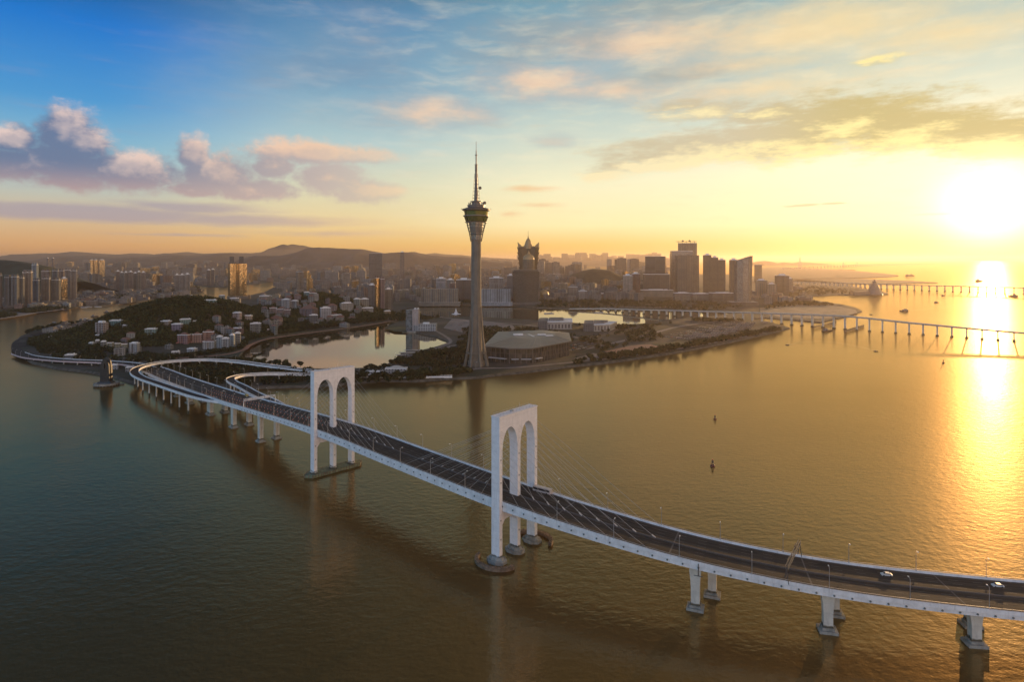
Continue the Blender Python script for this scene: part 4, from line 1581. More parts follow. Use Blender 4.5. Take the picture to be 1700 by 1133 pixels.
# ------------------------------------------------------------------ the great tower
def great_tower():
    Y = 926.0
    X = xat(790.5, Y)
    k = Y / F
    root = empty('observation_tower', (X, Y, 3))
    tag(root, 'very tall slender concrete tower with flared observation pod and long mast, rising beside the lake', 'tower')

    def z(v):
        return zat(v, Y) - 3
    # shaft with shallow flutes
    mb = MB()
    n = 32
    prof = [(11.5, 0), (9.6, 22), (8.5, 46), (7.7, 90), (7.3, 140), (7.3, z(398))]
    for (r0, z0), (r1, z1) in zip(prof, prof[1:]):
        for i in range(n):
            a, b = 2 * math.pi * i / n, 2 * math.pi * (i + 1) / n
            fa, fb = (1 if i % 4 else .955), (1 if (i + 1) % 4 else .955)
            mb.face([(r0 * fa * math.cos(a), r0 * fa * math.sin(a), z0), (r0 * fb * math.cos(b), r0 * fb * math.sin(b), z0),
                     (r1 * fb * math.cos(b), r1 * fb * math.sin(b), z1), (r1 * fa * math.cos(a), r1 * fa * math.sin(a), z1)])
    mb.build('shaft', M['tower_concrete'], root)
    mb = MB()
    mb.lathe([(12.6, 0), (12.6, 7), (12.0, 7.2), (11.4, 8)], 32)
    mb.build('base_ring', M['tower_concrete'], root)
    # eight splayed buttress legs
    for i in range(8):
        a = math.pi / 8 + i * math.pi / 4
        mb = MB()
        ca, sa = math.cos(a), math.sin(a)
        pr = [(18.2, 0, 1.9), (14.2, 18, 1.7), (10.8, 42, 1.4), (8.6, 74, 1.0), (7.3, 88, .8)]
        for (r0, z0, w0), (r1, z1, w1) in zip(pr, pr[1:]):
            q = []
            for r, zz, w in ((r0, z0, w0), (r1, z1, w1)):
                q.append([(ca * (r + s1 * .9 * w) - sa * w * s2 * .6, sa * (r + s1 * .9 * w) + ca * w * s2 * .6, zz) for s1, s2 in ((1, 1), (-1, 1), (-1, -1), (1, -1))])
            for j in range(4):
                mb.face([q[0][j], q[0][(j + 1) % 4], q[1][(j + 1) % 4], q[1][j]])
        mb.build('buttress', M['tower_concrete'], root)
    mb = MB()
    mb.lathe([(14.9, 19.0), (15.2, 19.0), (15.2, 20.6), (14.2, 20.6)], 32)
    mb.build('ring_beam', M['tower_concrete'], root)
    # cone of windows below the pod and raking struts
    mb = MB()
    mb.lathe([(7.4, z(398)), (8.0, z(391)), (9.6, z(380)), (10.6, z(369))], 32)
    mb.build('neck', M['grey_glass'], root)
    mb = MB()
    for zz, r in ((z(390), 8.3), (z(386), 8.9), (z(382), 9.5), (z(378), 10.0), (z(374), 10.4)):
        mb.lathe([(r, zz), (r + .35, zz), (r + .35, zz + .9), (r, zz + .9)], 32)
    mb.build('floor_band', M['tower_concrete'], root)
    for i in range(16):
        a = 2 * math.pi * i / 16
        mb = MB()
        mb.tube([(8.1 * math.cos(a), 8.1 * math.sin(a), z(401)), (10.2 * math.cos(a), 10.2 * math.sin(a), z(388)), (14.6 * math.cos(a), 14.6 * math.sin(a), z(369))], .38, 6)
        mb.build('strut', M['tower_concrete'], root)
    for i, (zz, r) in enumerate(((z(389), 10.2), (z(384), 11.4), (z(379), 12.6), (z(374), 13.7))):
        mb = MB()
        mb.tube([(r * math.cos(2 * math.pi * q / 24), r * math.sin(2 * math.pi * q / 24), zz) for q in range(25)], .28, 5)
        mb.build('hoop', M['tower_steel'], root)
    # outdoor walk ring
    mb = MB()
    mb.lathe([(14.4, z(369.8)), (16.6, z(369.8)), (16.6, z(369)), (14.4, z(369))], 32)
    mb.build('skywalk', M['tower_steel'], root)
    # pod: lower drum, ledge, upper drum, roof decks
    mb = MB()
    mb.lathe([(13.5, z(369)), (15.6, z(367.6)), (17.9, z(360))], 40)
    mb.build('lower_drum', M['pod_glass'], root)
    mb = MB()
    mb.lathe([(17.9, z(360)), (19.2, z(359.4)), (19.2, z(358.0)), (17.2, z(357.4))], 40)
    mb.build('ledge', M['tower_steel'], root)
    mb = MB()
    mb.lathe([(17.0, z(357.4)), (17.6, z(352.5)), (17.9, z(351))], 40)
    mb.build('upper_drum', M['pod_glass'], root)
    mb = MB()
    mb.lathe([(17.9, z(351)), (20.6, z(349.4)), (20.8, z(347.6)), (18.8, z(346.8)), (12.6, z(344.4)), (12.6, z(342.6))], 40)
    mb.build('upper_ledge', M['pod_dark'], root)
    for i in range(20):
        a = 2 * math.pi * i / 20
        mb = MB()
        mb.tube([(18.5 * math.cos(a), 18.5 * math.sin(a), z(349.5)), (22.6 * math.cos(a), 22.6 * math.sin(a), z(347.6 - (i % 3) * .5))], .22, 4)
        mb.build('spar', M['tower_steel'], root)
    mb = MB()
    mb.lathe([(12.6, z(342.6)), (13.2, z(342.0)), (13.2, z(340.8)), (6.4, z(340.4)), (6.4, z(335.8)), (8.8, z(335.4)), (8.8, z(334.4)), (4.4, z(333.6)), (0, z(333.4))], 32)
    mb.build('roof_deck', M['pod_dark'], root)
    mb = MB()
    for i in range(18):
        a = 2 * math.pi * i / 18
        mb.box(11.2 * math.cos(a), 11.2 * math.sin(a), z(340.4), .7, .7, 2.2 + (i * 7 % 5) * .5, a)
    mb.build('roof_equipment', M['tower_steel'], root)
    # mast: lattice legs round a core, ribbed drum section, needle
    mb = MB()
    mb.lathe([(2.3, z(334)), (2.2, z(310)), (1.9, z(290))], 12)
    mb.build('mast_core', M['tower_steel'], root)
    for i in range(6):
        a = 2 * math.pi * i / 6
        mb = MB()
        mb.tube([(5.4 * math.cos(a), 5.4 * math.sin(a), z(334)), (4.4 * math.cos(a), 4.4 * math.sin(a), z(318)), (2.3 * math.cos(a), 2.3 * math.sin(a), z(291))], .26, 5)
        mb.build('mast_leg', M['tower_steel'], root)
    mb = MB()
    for v, r in ((329, 5.1), (324, 4.8), (318, 4.4), (312, 3.9), (306, 3.4), (300, 3.0)):
        mb.tube([(r * math.cos(2 * math.pi * q / 6), r * math.sin(2 * math.pi * q / 6), z(v)) for q in range(7)], .18, 4)
    mb.build('mast_brace', M['tower_steel'], root)
    mb = MB()
    prof = [(1.9, z(290)), (3.0, z(290)), (3.0, z(289.4)), (1.5, z(289.2))]
    v = 288
    while v > 275:
        prof += [(1.5, z(v)), (2.0, z(v - .5)), (2.0, z(v - 1.2)), (1.5, z(v - 1.7))]
        v -= 2.4
    prof += [(1.5, z(274)), (2.4, z(273.6)), (2.4, z(273)), (.95, z(272.8)), (.95, z(258)), (2.0, z(257.8)), (2.0, z(257)), (.75, z(256.8)), (.65, z(250)), (.38, z(249.6)), (.3, z(235)), (0, z(234.4))]
    mb.lathe(prof, 12)
    mb.build('needle', M['tower_steel'], root)
    for (dx, dz_v, r) in ((6.0, 312.4, 2.3), (12.8, 337.2, 2.3)):
        mb = MB()
        mb.tube([(dx - .6, -1.5, z(dz_v)), (dx + .6, -2.6, z(dz_v))], r, 14)
        mb.tube([(dx - 3.4, 0, z(dz_v)), (dx, -2, z(dz_v))], .25, 4)
        mb.build('dish_antenna', M['pod_dark'], root)


great_tower()


# ------------------------------------------------------------------ terrain hit
def GT(u, v):
    """where the ray of a photo pixel meets the land or a hill"""
    Y = 800.0
    while Y < 12000:
        x = xat(u, Y)
        if zat(v, Y) <= 3 + hills(x, Y):
            return Vector((x, Y, 3 + hills(x, Y)))
        Y += 2.0
    return G(u, v, 3)


PADS = []
rnd = random.Random(11)


def foot(kind, w, d):
    hw, hd = w / 2, d / 2
    if kind == 'notch':
        a, b = w * .10, min(d * .16, 4)
        xs = [-hw, -hw + w * .38, -hw + w * .38, -hw + w * .62, -hw + w * .62, hw]
        return [(-hw, -hd), (-a, -hd), (-a, -hd + b), (a, -hd + b), (a, -hd), (hw, -hd), (hw, -d * .1), (hw - b, -d * .1), (hw - b, d * .1), (hw, d * .1), (hw, hd),
                (a, hd), (a, hd - b), (-a, hd - b), (-a, hd), (-hw, hd), (-hw, d * .1), (-hw + b, d * .1), (-hw + b, -d * .1), (-hw, -d * .1)]
    if kind == 'cross':
        a, b = w * .27, d * .27
        return [(-a, -hd), (a, -hd), (a, -b), (hw, -b), (hw, b), (a, b), (a, hd), (-a, hd), (-a, b), (-hw, b), (-hw, -b), (-a, -b)]
    if kind == 'bays':
        n = max(3, int(w / 9))
        st = w / n
        pts = []
        for i in range(n):
            x = -hw + i * st
            pts += [(x, -hd), (x + st * .72, -hd), (x + st * .72, -hd + 2.2), (x + st, -hd + 2.2)]
        pts[-1] = (hw, -hd + 2.2)
        top = [(-x, -y) for x, y in pts]
        return pts + top
    if kind == 'round':
        n = 10
        pts = [(hw * (-1 + 2 * i / n), -hd - d * .16 * math.sin(math.pi * i / n)) for i in range(n + 1)]
        return pts + [(-x, -y) for x, y in pts]
    if kind == 'oct':
        c = min(w, d) * .28
        return [(-hw + c, -hd), (hw - c, -hd), (hw, -hd + c), (hw, hd - c), (hw - c, hd), (-hw + c, hd), (-hw, hd - c), (-hw, -hd + c)]
    return [(-hw, -hd), (hw, -hd), (hw, hd), (-hw, hd)]


def size_for(px, Y, X, rot, ratio):
    r = X / Y
    c, s = math.cos(rot), math.sin(rot)
    pa, pb = abs(c - r * s), abs(-s - r * c)
    w = px * Y / F / (pa + ratio * pb)
    return w, w * ratio


def tower_block(name, label, cat, u0, u1, vt, vb, style='notch', mt='f_res', color=(.4, .36, .32), rot=0.0, ratio=.7, group=None, roof='roof_grey', crown=1, parts=True, top=None,
                base=None, zb=3.0, Y=None, ztop=None, taper=1.0, podium=None):
    Y = Y or depth(vb, zb)
    um = (u0 + u1) / 2
    X = xat(um, Y)
    w, d = size_for(u1 - u0, Y, X, rot, ratio)
    Yc = Y + d * .35
    X = xat(um, Yc)
    h = (ztop if ztop else zat(vt, Y)) - zb
    h = max(h, 5)
    fp = foot(style, w, d)
    col = (*[c * (.9 if name == 'house' else 1) for c in color], 1)
    mb = MB()
    tp = [(x * taper, y * taper) for x, y in fp] if taper != 1 else None
    mb.prism(fp, 0, h, 0, 1, tp, u0=rnd.uniform(0, 50))
    # parapet
    if parts:
        root = empty(name, (X, Yc, zb), rot)
        wl = mb.build('wall', [M[mt], M[roof]], root)
        wl.color = col
        mb = MB()
        if style in ('box', 'notch', 'bays', 'oct', 'cross') and crown:
            cw = .5
            if crown == 1:
                mb.box(0, 0, h, w * .42, d * .5, min(6, h * .08) + 1.5)
                mb.box(-w * .3, 0, h, w * .12, d * .3, 2.2)
                mb.box(w * .32, d * .1, h, w * .1, d * .2, 2.8)
            if crown == 2:
                for sx in (-1, 1):
                    mb.box(sx * w * .28, 0, h, w * .3, d * .6, 7)
                mb.box(0, 0, h + 7, w * .95, d * .65, .9)
            if crown == 3:
                mb.hip(0, 0, h, w * 1.02, d * 1.02, min(w, d) * .42, ridge=.15)
            if mb.f:
                rf = mb.build('roof_plant', [M['f_office'] if crown == 2 else M['white_concrete'], M[roof]], root)
                rf.color = tuple(min(1, c * 1.1) for c in color) + (1,)
        mb = MB()
        edge = [(-w / 2, -d / 2), (w / 2, -d / 2), (w / 2, d / 2), (-w / 2, d / 2), (-w / 2, -d / 2)]
        if style in ('box', 'notch') and taper == 1:
            t = .3
            for (x0, y0), (x1, y1) in zip(edge, edge[1:]):
                cx, cy_ = (x0 + x1) / 2, (y0 + y1) / 2
                L = math.hypot(x1 - x0, y1 - y0)
                if abs(x1 - x0) > abs(y1 - y0):
                    mb.box(cx, cy_ - math.copysign(.16, cy_), h + .003, L, t, 1.2)
                else:
                    mb.box(cx - math.copysign(.16, cx), cy_, h + .003, t, L - .7, 1.2)
            mb.build('parapet', M['white_concrete'], root)
        if podium:
            pw, ph = podium
            mb = MB()
            mb.prism(rect(0, -d * .15, w * pw, d * pw), -.3, ph, 0, 1)
            pd = mb.build('podium', [M['f_office'], M['roof_pale']], root)
            pd.color = tuple(min(1, c * 1.15) for c in color) + (1,)
    else:
        if crown == 1:
            mb.box(0, 0, h, w * .4, d * .45, min(6, h * .1) + 1.5, 0, 1, 1)
            mb.box(w * .3, 0, h, w * .12, d * .25, 2.4, 0, 1, 1)
        elif crown == 3:
            mb.hip(0, 0, h, w * 1.06, d * 1.06, min(w, d) * .3, 0, 1)
        root = mb.build(name, [M[mt], M[roof]])
        root.location = (X, Yc, zb)
        root.rotation_euler = (0, 0, rot)
        root.color = col
    tag(root, label, cat, group)
    PADS.append((X, Yc, max(w, d) * .62))
    return root


SAND, GREY, WHITE, PINK, BROWN, BLUE, TEAL = (.42, .36, .29), (.30, .30, .30), (.62, .60, .57), (.50, .30, .27), (.28, .20, .15), (.34, .42, .50), (.20, .36, .36)

# ---- towers on the left shore under the wooded hill
LT = [(-6, 4, 458, 513, 'dark tower cut by the left edge of the photo, on the far shore', BROWN, .1),
      (7, 19, 461, 512, 'dark grey slab tower, second from the left edge on the far shore', GREY, .15),
      (18, 32, 460, 512, 'broad dull grey flats tower left of the pair with sunlit edge', (.24, .24, .25), .2),
      (31, 41, 462, 511, 'narrow dull tower joined to the one with the sunlit edge', GREY, .2),
      (37, 54, 453, 510, 'shore tower whose orange sunlit edge stands furthest left', (.34, .27, .22), .45),
      (52, 64, 440, 494, 'highest dark tower standing behind the row on the left shore', BLUE, .2),
      (37, 55, 452, 506, 'bluish tower with bright roof rim behind the leftmost sunlit edge', (.26, .30, .36), .5),
      (54, 67, 466, 508, 'shorter dark blue flats tower between two taller shore towers', (.2, .24, .30), .3),
      (68, 84, 451, 500, 'tall dark tower behind the short brown pair on the left shore', (.30, .22, .19), .35),
      (69, 85, 463, 507, 'brown flats tower with a column of lit stair windows', (.30, .25, .21), .35),
      (85, 101, 465, 506, 'grey brown flats tower just left of the sunlit golden glass tower', (.26, .24, .22), .3),
      (86, 98, 450, 498, 'slim dark tower with white roof rim behind the sunlit golden glass tower', GREY, .35),
      (97, 107, 450, 499, 'slim tower with reddish side right behind the sunlit golden glass tower', (.36, .27, .22), .4),
      (107, 117, 449, 502, 'pale striped tower second from the right end of the shore row', (.38, .33, .30), .5),
      (116, 128, 450, 503, 'rightmost grey tower of the tall shore row by the harbour', (.34, .30, .27), .5)]
for (a, b, vt, vb, lb, c, rt) in LT:
    tower_block('residential_tower', lb, 'tower block', a, b, vt, vb, 'notch', 'f_res', c, rot=rt, ratio=.75, crown=2, group='residential towers along the left shore', podium=(1.3, 9))
tower_block('residential_tower', 'sunlit golden glass tower glowing in the shore row, mirrored in the harbour', 'tower block', 101, 112, 463, 504, 'notch', 'f_sunlit_gold', (.55, .38, .2), rot=.75, ratio=.9,
            group='residential towers along the left shore', podium=(1.3, 9))
MT = [(192, 199.5, 451, 482), (198.5, 206, 453, 483), (205, 213, 453, 484), (213, 221, 452, 484), (221, 228, 454, 483), (227, 234, 452, 484), (234, 242, 453, 485)]
NM = ['leftmost slim brown tower of the cluster past the harbour', 'grey second tower of the brown cluster past the harbour', 'striped third tower of the brown cluster past the harbour',
      'middle tower of the brown cluster with a bright roof', 'tower with a burnt orange side in the middle of the brown cluster', 'dark tower next to the right end of the brown cluster', 'rightmost tower of the brown cluster with one golden edge']
for i, (a, b, vt, vb) in enumerate(MT):
    tower_block('residential_tower', NM[i], 'tower block', a, b, vt, vb, 'notch', 'f_res', [(.34, .26, .22), GREY, SAND][i % 3], rot=.5 + .1 * (i % 3), ratio=.8, crown=1, group='brown tower cluster past the harbour')
for i, (a, b, vt, vb, lb) in enumerate([(290, 298, 457, 486, 'left pale tower of the trio at the harbour mouth'), (298, 306.5, 457, 487, 'middle pale tower of the trio at the harbour mouth'), (307, 315.5, 456, 487, 'right tower of the harbour mouth trio with gold edge')]):
    tower_block('residential_tower', lb, 'tower block', a, b, vt, vb, 'notch', 'f_res', (.42, .38, .35), rot=.55, ratio=.8, group='pale tower trio at the harbour mouth')
for (a, b, vt, vb, lb) in [(343, 350, 449, 475, 'dark slab tower left of its twin across the harbour'), (350, 356.5, 448, 475, 'dark slab tower right of its twin across the harbour')]:
    tower_block('office_tower', lb, 'tower', a, b, vt, vb, 'box', 'f_office', (.2, .17, .16), rot=.3, ratio=.8, group='dark twin slabs across the harbour')
# bright distant slab trio
for i, (a, b, lb) in enumerate([(150, 156, 'left slab of the glowing trio far beyond the harbour'), (156.5, 163, 'middle slab of the glowing trio far beyond the harbour'), (164.5, 174, 'wide right slab of the glowing trio far beyond the harbour')]):
    tower_block('residential_tower', lb, 'tower block', a, b, 432, 466, 'box', 'f_sunlit_gold', (.75, .6, .42), rot=.8, ratio=.3, group='glowing slabs far beyond the harbour')
for i, (a, b, vt, lb) in enumerate([(77.5, 81.5, 429, 'left of two far dark pencil towers before the mountains'), (86, 90, 429, 'right of two far dark pencil towers before the mountains')]):
    tower_block('office_tower', lb, 'tower', a, b, vt, 462, 'box', 'f_office', (.2, .18, .2), rot=.2, ratio=.9, Y=6000, group='far pencil towers before the mountains')


# ---- twin glass tower at the inner harbour
def twin():
    Y = 2440
    for k, (u0, u1, lb) in enumerate([(375.5, 391.5, 'left tower of the sunlit golden glass pair behind the wooded hill, taller roof box'), (391.5, 407.5, 'right tower of the sunlit golden glass pair, brightest golden sides')]):
        um = (u0 + u1) / 2
        X = xat(um, Y)
        w, d = size_for(u1 - u0, Y, X, .72, .9)
        root = empty('glass_tower', (X, Y + 15, 3), .72)
        tag(root, lb, 'tower', 'golden twin towers behind the wooded hill')
        h = zat(438, Y) - 3
        for nm, sx, mt_, c in (('wall', 1, 'f_sunlit_gold', (.5, .36, .2)),):
            mb = MB()
            mb.prism(foot('notch', w, d), 0, h, 0, 1)
            o = mb.build(nm, [M[mt_], M['roof_grey']], root)
            o.color = (*c, 1)
        mb = MB()
        mb.box(0, 0, h, w * .72, d * .72, 5)
        mb.box(-w * .12, 0, h + 5, w * .46, d * .46, zat(426, Y) - 3 - h - 5)
        o = mb.build('crown_box', [M['f_office'], M['roof_grey']], root)
        o.color = (.22, .19, .18, 1)
        mb = MB()
        mb.prism(rect(0, 0, w * 1.25, d * 1.2), 0, 12, 0, 1)
        o = mb.build('podium', [M['f_office'], M['roof_pale']], root)
        o.color = (*SAND, 1)
        PADS.append((X, Y, 40))


twin()
tower_block('office_block', 'blue grey block with a glowing gold right side on the harbour edge', 'office block', 307, 325.5, 492, 505, 'box', 'f_sunlit_gold', (.5, .36, .25), rot=.75, ratio=.7, podium=(1.2, 5))
tower_block('warehouse', 'long grey quay building left of the gold-sided block', 'warehouse', 290, 307, 494, 505, 'box', 'f_office', (.35, .35, .38), rot=.3, ratio=.4, crown=0)
tower_block('apartment_block', 'small green grey block left of the golden twin towers, by the water', 'apartment block', 363, 374, 491, 499, 'box', 'f_house', (.3, .36, .33), rot=.3, ratio=.7)
tower_block('apartment_block', 'low beige terrace at the foot of the golden twin towers', 'apartment block', 378, 400, 496, 506, 'bays', 'f_bal', (.5, .45, .38), rot=.2, ratio=.5, zb=20)

# ---- centre: the big landmarks right of the wooded hill
tower_block('office_tower', 'tall wide dark slab tower rising alone before the mountains left of the great tower', 'tower', 612.5, 634.5, 421, 478, 'notch', 'f_office', (.21, .19, .18), rot=.25, ratio=.6, crown=0)
tower_block('office_tower', 'slim lone tower in the haze between the dark slab and the great tower', 'tower', 664, 671.5, 419, 470, 'box', 'f_res', (.3, .25, .23), rot=.3, ratio=.8)
tower_block('hotel_tower', 'blocky brown tower with pitched cap left of the golden spires', 'hotel', 491, 504, 452, 488, 'notch', 'f_office', SAND, rot=.6, ratio=.9, crown=3, podium=(1.5, 18))
tower_block('residential_tower', 'tallest golden spire of the three beside the blocky brown tower', 'tower block', 508.5, 513.5, 450, 488, 'oct', 'f_sunlit_gold', (.6, .42, .22), rot=.7, ratio=1, crown=3, group='golden spires right of the blocky brown tower')
tower_block('residential_tower', 'middle golden spire of the three beside the blocky brown tower', 'tower block', 512.5, 517, 455, 488, 'oct', 'f_sunlit_gold', (.6, .42, .22), rot=.7, ratio=1, crown=3, group='golden spires right of the blocky brown tower')
tower_block('residential_tower', 'shortest golden spire at the right of the blocky brown tower', 'tower block', 516.5, 519.5, 463, 488, 'oct', 'f_sunlit_gold', (.5, .36, .2), rot=.7, ratio=1, crown=3, group='golden spires right of the blocky brown tower')
tower_block('residential_tower', 'left of two small bright golden towers in the crowded centre', 'tower block', 584, 590, 467, 486, 'notch', 'f_sunlit_gold', (.7, .5, .3), rot=.75, ratio=.8, crown=2, group='small golden towers in the crowded centre')
tower_block('residential_tower', 'right of two small bright golden towers in the crowded centre', 'tower block', 590, 595.5, 466, 486, 'notch', 'f_sunlit_gold', (.7, .5, .3), rot=.75, ratio=.8, crown=2, group='small golden towers in the crowded centre')
tower_block('residential_tower', 'tall lakeside tower with orange glowing upper floors, mirrored in the lake', 'tower block', 622, 631, 462, 517, 'notch', 'f_sunlit_gold', (.5, .32, .22), rot=.7, ratio=.9, crown=2, group='lakeside towers by the far lake shore')
tower_block('residential_tower', 'lakeside tower with reddish stripe right of the glowing one', 'tower block', 631, 638.5, 464, 517, 'notch', 'f_res', (.42, .26, .24), rot=.5, ratio=.9, crown=2, group='lakeside towers by the far lake shore')
tower_block('apartment_block', 'broad brown apartment block hugging the lakeside towers on their right', 'apartment block', 638, 652, 481, 515, 'bays', 'f_bal', (.33, .28, .22), rot=.2, ratio=.8)
tower_block('apartment_block', 'grey apartment block behind the left flank of the lakeside towers', 'apartment block', 611, 624, 474, 508, 'bays', 'f_bal', (.28, .25, .23), rot=.3, ratio=.8)
tower_block('hotel', 'wide beige hotel with vertical piers and low arcade left of the great tower', 'hotel', 699, 762, 480, 508, 'bays', 'f_pins', (.36, .30, .22), rot=.02, ratio=.3, crown=0, podium=(1.12, 12))
tower_block('hotel', 'wide pale blue office block with vertical fins just right of the great tower', 'office block', 799, 849, 480, 508, 'bays', 'f_pins', (.42, .48, .52), rot=-.02, ratio=.35, crown=0, podium=(1.1, 12))
tower_block('hotel', 'grey banded block behind the pale blue finned office', 'hotel', 842, 853, 458, 500, 'box', 'f_office', (.22, .22, .22), rot=0, ratio=.8)
tower_block('office_tower', 'grey striped twin slab above the wide beige hotel', 'tower', 724, 741, 463, 492, 'notch', 'f_pins', (.42, .43, .44), rot=.05, ratio=.5)
tower_block('office_tower', 'dark green glass block right of the grey striped slab', 'tower', 741, 754, 465, 492, 'box', 'f_glass', (.12, .16, .15), rot=.05, ratio=.6)
tower_block('office_tower', 'dark brown block between the beige hotel and the great tower', 'tower', 757, 783, 465, 500, 'notch', 'f_res', (.17, .13, .11), rot=.0, ratio=.6)
tower_block('office_tower', 'grey slab behind the pale blue finned office', 'tower', 812, 836, 462, 496, 'notch', 'f_pins', (.36, .33, .30), rot=.05, ratio=.5)


def dark_glass():
    Y = 2140
    X = xat(873, Y)
    k = Y / F
    root = empty('glass_tower', (X, Y + 20, 3))
    tag(root, 'huge dark glass block with flared flat top in front of the lotus-shaped tower', 'tower')
    w0, w1, h = 41 * k, 45 * k, zat(451, Y) - 3
    d = 44
    mb = MB()
    n = 8
    f0 = [(-w0 / 2 + w0 * i / n, -d / 2 - 5 * math.sin(math.pi * i / n)) for i in range(n + 1)] + [(w0 / 2 - w0 * i / n, d / 2) for i in range(n + 1)]
    f1 = [(x * w1 / w0, y * 1.05) for x, y in f0]
    mb.prism(f0, 0, h, 0, 1, f1)
    o = mb.build('wall', [M['f_dark'], M['roof_grey']], root)
    o.color = (.05, .05, .045, 1)
    for a in (0, 1):
        mb = MB()
        mb.prism([(x * 1.10, y * 1.12) for x, y in f1], h + a * 5, h + a * 5 + 1.0, 0, 0)
        mb.build('roof_slab', M['roof_metal'], root)
    mb = MB()
    mb.prism([(x * .9, y * .9) for x, y in f1], h + 1, h + 5, 0, 0)
    mb.build('roof_plant', M['dark_steel'], root)
    mb = MB()
    mb.prism(rect(0, 0, w0 * 1.25, d * 1.5), -.2, 10, 0, 1)
    o = mb.build('podium', [M['f_office'], M['roof_grey']], root)
    o.color = (.2, .19, .17, 1)
    PADS.append((X, Y, 60))


def lotus():
    Y = 2640
    X = xat(877, Y)
    k = Y / F
    root = empty('lotus_tower', (X, Y, 3))
    tag(root, 'golden lotus-shaped tower with petal crown and spire above the city', 'tower')
    zz = lambda v: zat(v, Y) - 3
    # flaring serrated blades: stacked shells, each tier flares outward then steps back
    tiers = 9
    z0, z1 = 18.0, zz(410.5)
    hw = lambda t: (9.5 + 8.2 * min(1.0, t / .86)) * k
    mb = MB()
    for i in range(tiers):
        t0, t1 = i / tiers, (i + 1) / tiers
        a, b = hw(t0) * .94, hw(t1) * 1.05
        za, zb = z0 + (z1 - z0) * t0, z0 + (z1 - z0) * t1

        def sec(w):
            dd = w * .45
            return [(-w, -dd * .3), (-w * .62, -dd), (-w * .25, -dd * .72), (0, -dd * .9), (w * .25, -dd * .72), (w * .62, -dd), (w, -dd * .3), (w, dd * .3), (w * .62, dd), (0, dd * .8), (-w * .62, dd), (-w, dd * .3)]
        mb.prism(sec(a), za, zb, 0, 0, sec(b))
    o = mb.build('shell', [M['f_dark']], root)
    o.color = (.20, .14, .07, 1)
    # petals curling up at the shoulders
    for sx, top, base, wd in ((-1, 402.5, 412, 9), (1, 402.5, 412, 9), (-.5, 408.5, 412, 12), (.5, 408.5, 412, 12), (0, 405, 412, 16)):
        mb = MB()
        x0 = sx * 13 * k
        tipx = sx * 17.6 * k
        w = wd * k * .5
        zb, zt = zz(base), zz(top)
        for (y, th) in ((-9, 3), (9, 3)):
            a = [(x0 - w, y - th, zb), (x0 + w, y - th, zb), (x0 + w, y + th, zb), (x0 - w, y + th, zb)]
            m_ = (zb + zt) / 2
            b = [(x0 + (tipx - x0) * .35 - w * .55, y - th, m_), (x0 + (tipx - x0) * .45 + w * .6, y - th, m_), (x0 + (tipx - x0) * .45 + w * .6, y + th, m_), (x0 + (tipx - x0) * .35 - w * .55, y + th, m_)]
            c = [(tipx - .8, y - .5, zt), (tipx + .8, y - .5, zt), (tipx + .8, y + .5, zt), (tipx - .8, y + .5, zt)]
            for p, q in ((a, b), (b, c)):
                for j in range(4):
                    mb.face([p[j], p[(j + 1) % 4], q[(j + 1) % 4], q[j]])
            mb.face(a[::-1])
            mb.face(c)
        mb.build('petal', M['gold'], root)
    mb = MB()
    mb.lathe([(7.6 * k, zz(413)), (7.0 * k, zz(408)), (6.0 * k, zz(406)), (4.8 * k, zz(402)), (3.0 * k, zz(398)), (1.2 * k, zz(395.5)), (.9 * k, zz(394)), (.35 * k, zz(391)), (.2 * k, zz(384)), (0, zz(383))], 20)
    mb.build('dome', M['gold'], root)
    mb = MB()
    mb.lathe([(52, 0), (54, 10), (40, 20), (22, 28), (20, 40)], 24, sy=.8)
    o = mb.build('podium', [M['f_sunlit_gold']], root)
    o.color = (.5, .33, .16, 1)
    PADS.append((X, Y, 70))
    # rounded domed tower in front
    Y2 = 2400
    X2 = xat(877.5, Y2)
    k2 = Y2 / F
    r2 = empty('domed_tower', (X2, Y2, 3))
    tag(r2, 'narrow round-topped golden tower with lantern, standing before the lotus-shaped tower', 'tower')
    z2 = lambda v: zat(v, Y2) - 3
    mb = MB()
    mb.lathe([(9.4 * k2, 0), (9.4 * k2, z2(431))], 28, sy=.7)
    o = mb.build('wall', [M['f_res']], r2)
    o.color = (.30, .21, .12, 1)
    mb = MB()
    mb.lathe([(9.4 * k2, z2(431)), (9.0 * k2, z2(428)), (7.4 * k2, z2(425)), (4.8 * k2, z2(423)), (1.6 * k2, z2(421.6)), (1.4 * k2, z2(419.6)), (.5 * k2, z2(418.5)), (0, z2(415.5))], 28, sy=.7)
    mb.build('dome', M['gold'], r2)


dark_glass()
lotus()
# pearl-like dome beside
c = G(903, 497, 3)
root = empty('egg_dome', c)
tag(root, 'shiny egg-shaped dome low beside the dark glass block', 'dome')
mb = MB()
mb.lathe([(9, 0), (18, 8), (20, 18), (17, 28), (10, 35), (0, 38)], 24)
mb.build('shell', M['gold'], root)
mb = MB()
mb.lathe([(24, -1), (24, 6), (10, 8)], 24)
mb.build('base', M['roof_grey'], root)

